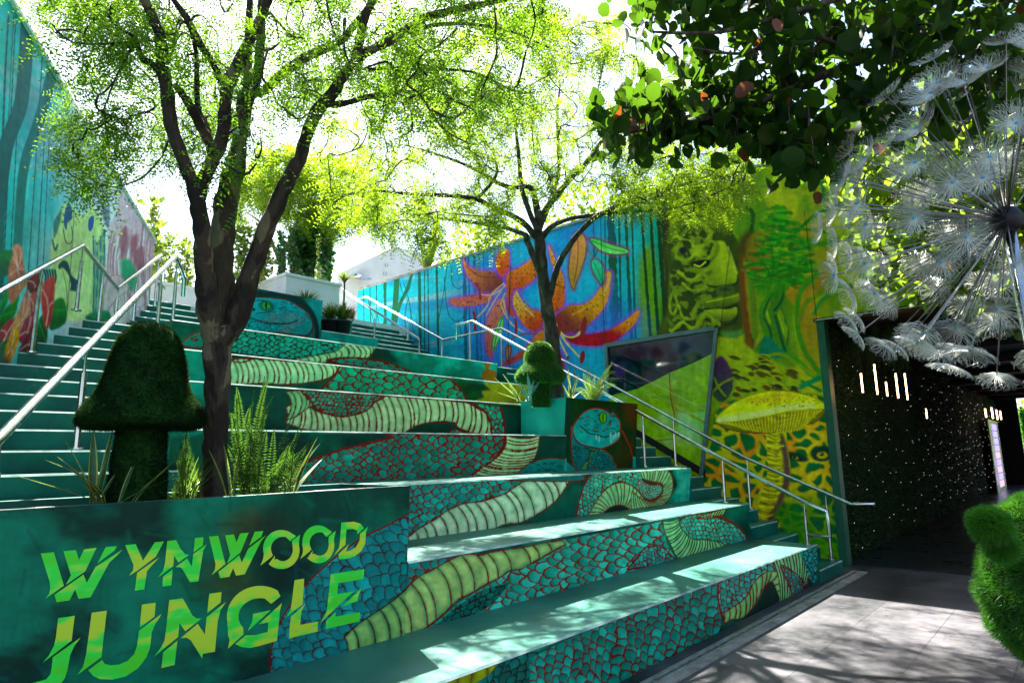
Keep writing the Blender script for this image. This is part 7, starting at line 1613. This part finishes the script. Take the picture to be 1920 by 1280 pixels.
for i in range(46):
    p0 = np.array([gh.uniform(-.3, .9)*1.6, gh.uniform(-.5, .2), 0]); L = gh.uniform(.3, .62); n_ = 22; tt = np.linspace(0, 1, n_)[:, None]; an = gh.uniform(0, 6.28); pts = p0+np.array([math.cos(an), math.sin(an), 0])*L*.35*tt**.7+np.array([0, 0, -1])*L*tt**1.3; T = nrm(np.gradient(pts, axis=0)); sd_ = nrm(np.cross(T, [math.cos(an), math.sin(an), .1]))
    for sg_ in (-1, 1): Q.append(leaf_quads(pts, sd_*sg_+T*.6, np.cross(T, sd_), np.full(n_, .07), np.full(n_, .012)))
quads_obj("fronds", np.concatenate(Q), 4, M['fern_dark'], hf)
# far end of the passage: lit doorway, bright green column, daylight
dw = thing("lit_doorway", "narrow doorway glowing blue and violet near the passage end", "doorway", W(11.2, .98, G))
dO = np.array(dw.location); mdl = emis_mat("violet_glow", (.25, .2, .9), .35); mdp = emis_mat("pink_glow", (.8, .4, .6), .2)
a0 = AY(1858, 800, .98); a1 = AY(1884, 895, .98)
mb = MB(dO); x0_, x1_ = a0[0], a1[0]; mb.box((x0_-.6, .98*S, .003*S), (x1_+.2, .99*S, 2.5)); mb.build("frame", M['steel'], dw)
for i in range(9):
    mb = MB(dO); xx0 = x0_+(x1_-x0_)*.15; xx1 = x0_+(x1_-x0_)*.75; zz = .15+i*.25; mb.box((xx0, .975*S, zz), (xx1, .979*S, zz+.21)); mb.build("glowing_pane", mdl if i > 4 or i % 2 else mdp, dw)
hc = thing("hedge_column", "bright green hedge column at the far daylight opening", "hedge", W(XE+.3, .9, G)); c0 = AY(1888, 780, .95); xc = XE*S+.6
co_ = np.array(hc.location); yv = .742*S
P = np.stack([np.full(9000, xc)+gh.uniform(0, .8, 9000), gh.uniform(yv, yv+.16, 9000), gh.uniform(0, 3.1, 9000)], 1)-co_
quads_obj("foliage", leaf_quads(P, gh.normal(size=P.shape), gh.normal(size=P.shape), np.full(9000, .08), np.full(9000, .05)), 4, M['turf'], hc)
mb = MB(co_); mb.box((xc+.1, yv+.04, 0), (xc+.7, yv+.14, 3.2)); mb.build("backing", M['turf_base'], hc)
for i, (yy, xx, s_) in enumerate(((.62, 19, 2.2), (.1, 22, 2.6), (-.9, 20, 2.8))):
    c = W(xx, yy, .45); P = c+nrm(gh.normal(size=(2200, 3)))*gh.uniform(0, 1, (2200, 1))**.4*np.array([s_, s_, s_*.8]); b_ = c.copy(); b_[2] = 0
    broad_shrub("street_tree", ["bright street tree seen through the far passage opening", "street tree behind the hedge column at the far opening", "street tree outside the passage, hidden edge"][i], b_, P, gh, .3, .2, M['leaf2'], .1, cat="tree", group="trees beyond the passage")

# fallen leaflets on treads and paving
gl_ = np.random.default_rng(6); P = []
for _ in range(260): P.append([gl_.uniform(1.5, 9.2), gl_.uniform(.9, 2.4), .006])
for k in (1, 2, 3):
    for _ in range(70): P.append([gl_.uniform(2.9, 8.2), (Yt[k]+gl_.uniform(.03, .28))*S, (zt(k)+EYE)*S+.003])
P = np.array(P); m_ = len(P); D_ = gl_.normal(size=(m_, 3))*[1, 1, .05]; N_ = gl_.normal(size=(m_, 3))*.15+[0, 0, 1]
o = quads_obj("fallen_leaves", leaf_quads(P, D_, N_, gl_.uniform(.012, .032, m_), gl_.uniform(.006, .014, m_)), 4, noise_mat("dry_leaflet", (.10, .08, .02), (.22, .14, .05), 30, .7), None)
tag(o, "small dry leaflets scattered over treads and paving", None, None, "stuff")
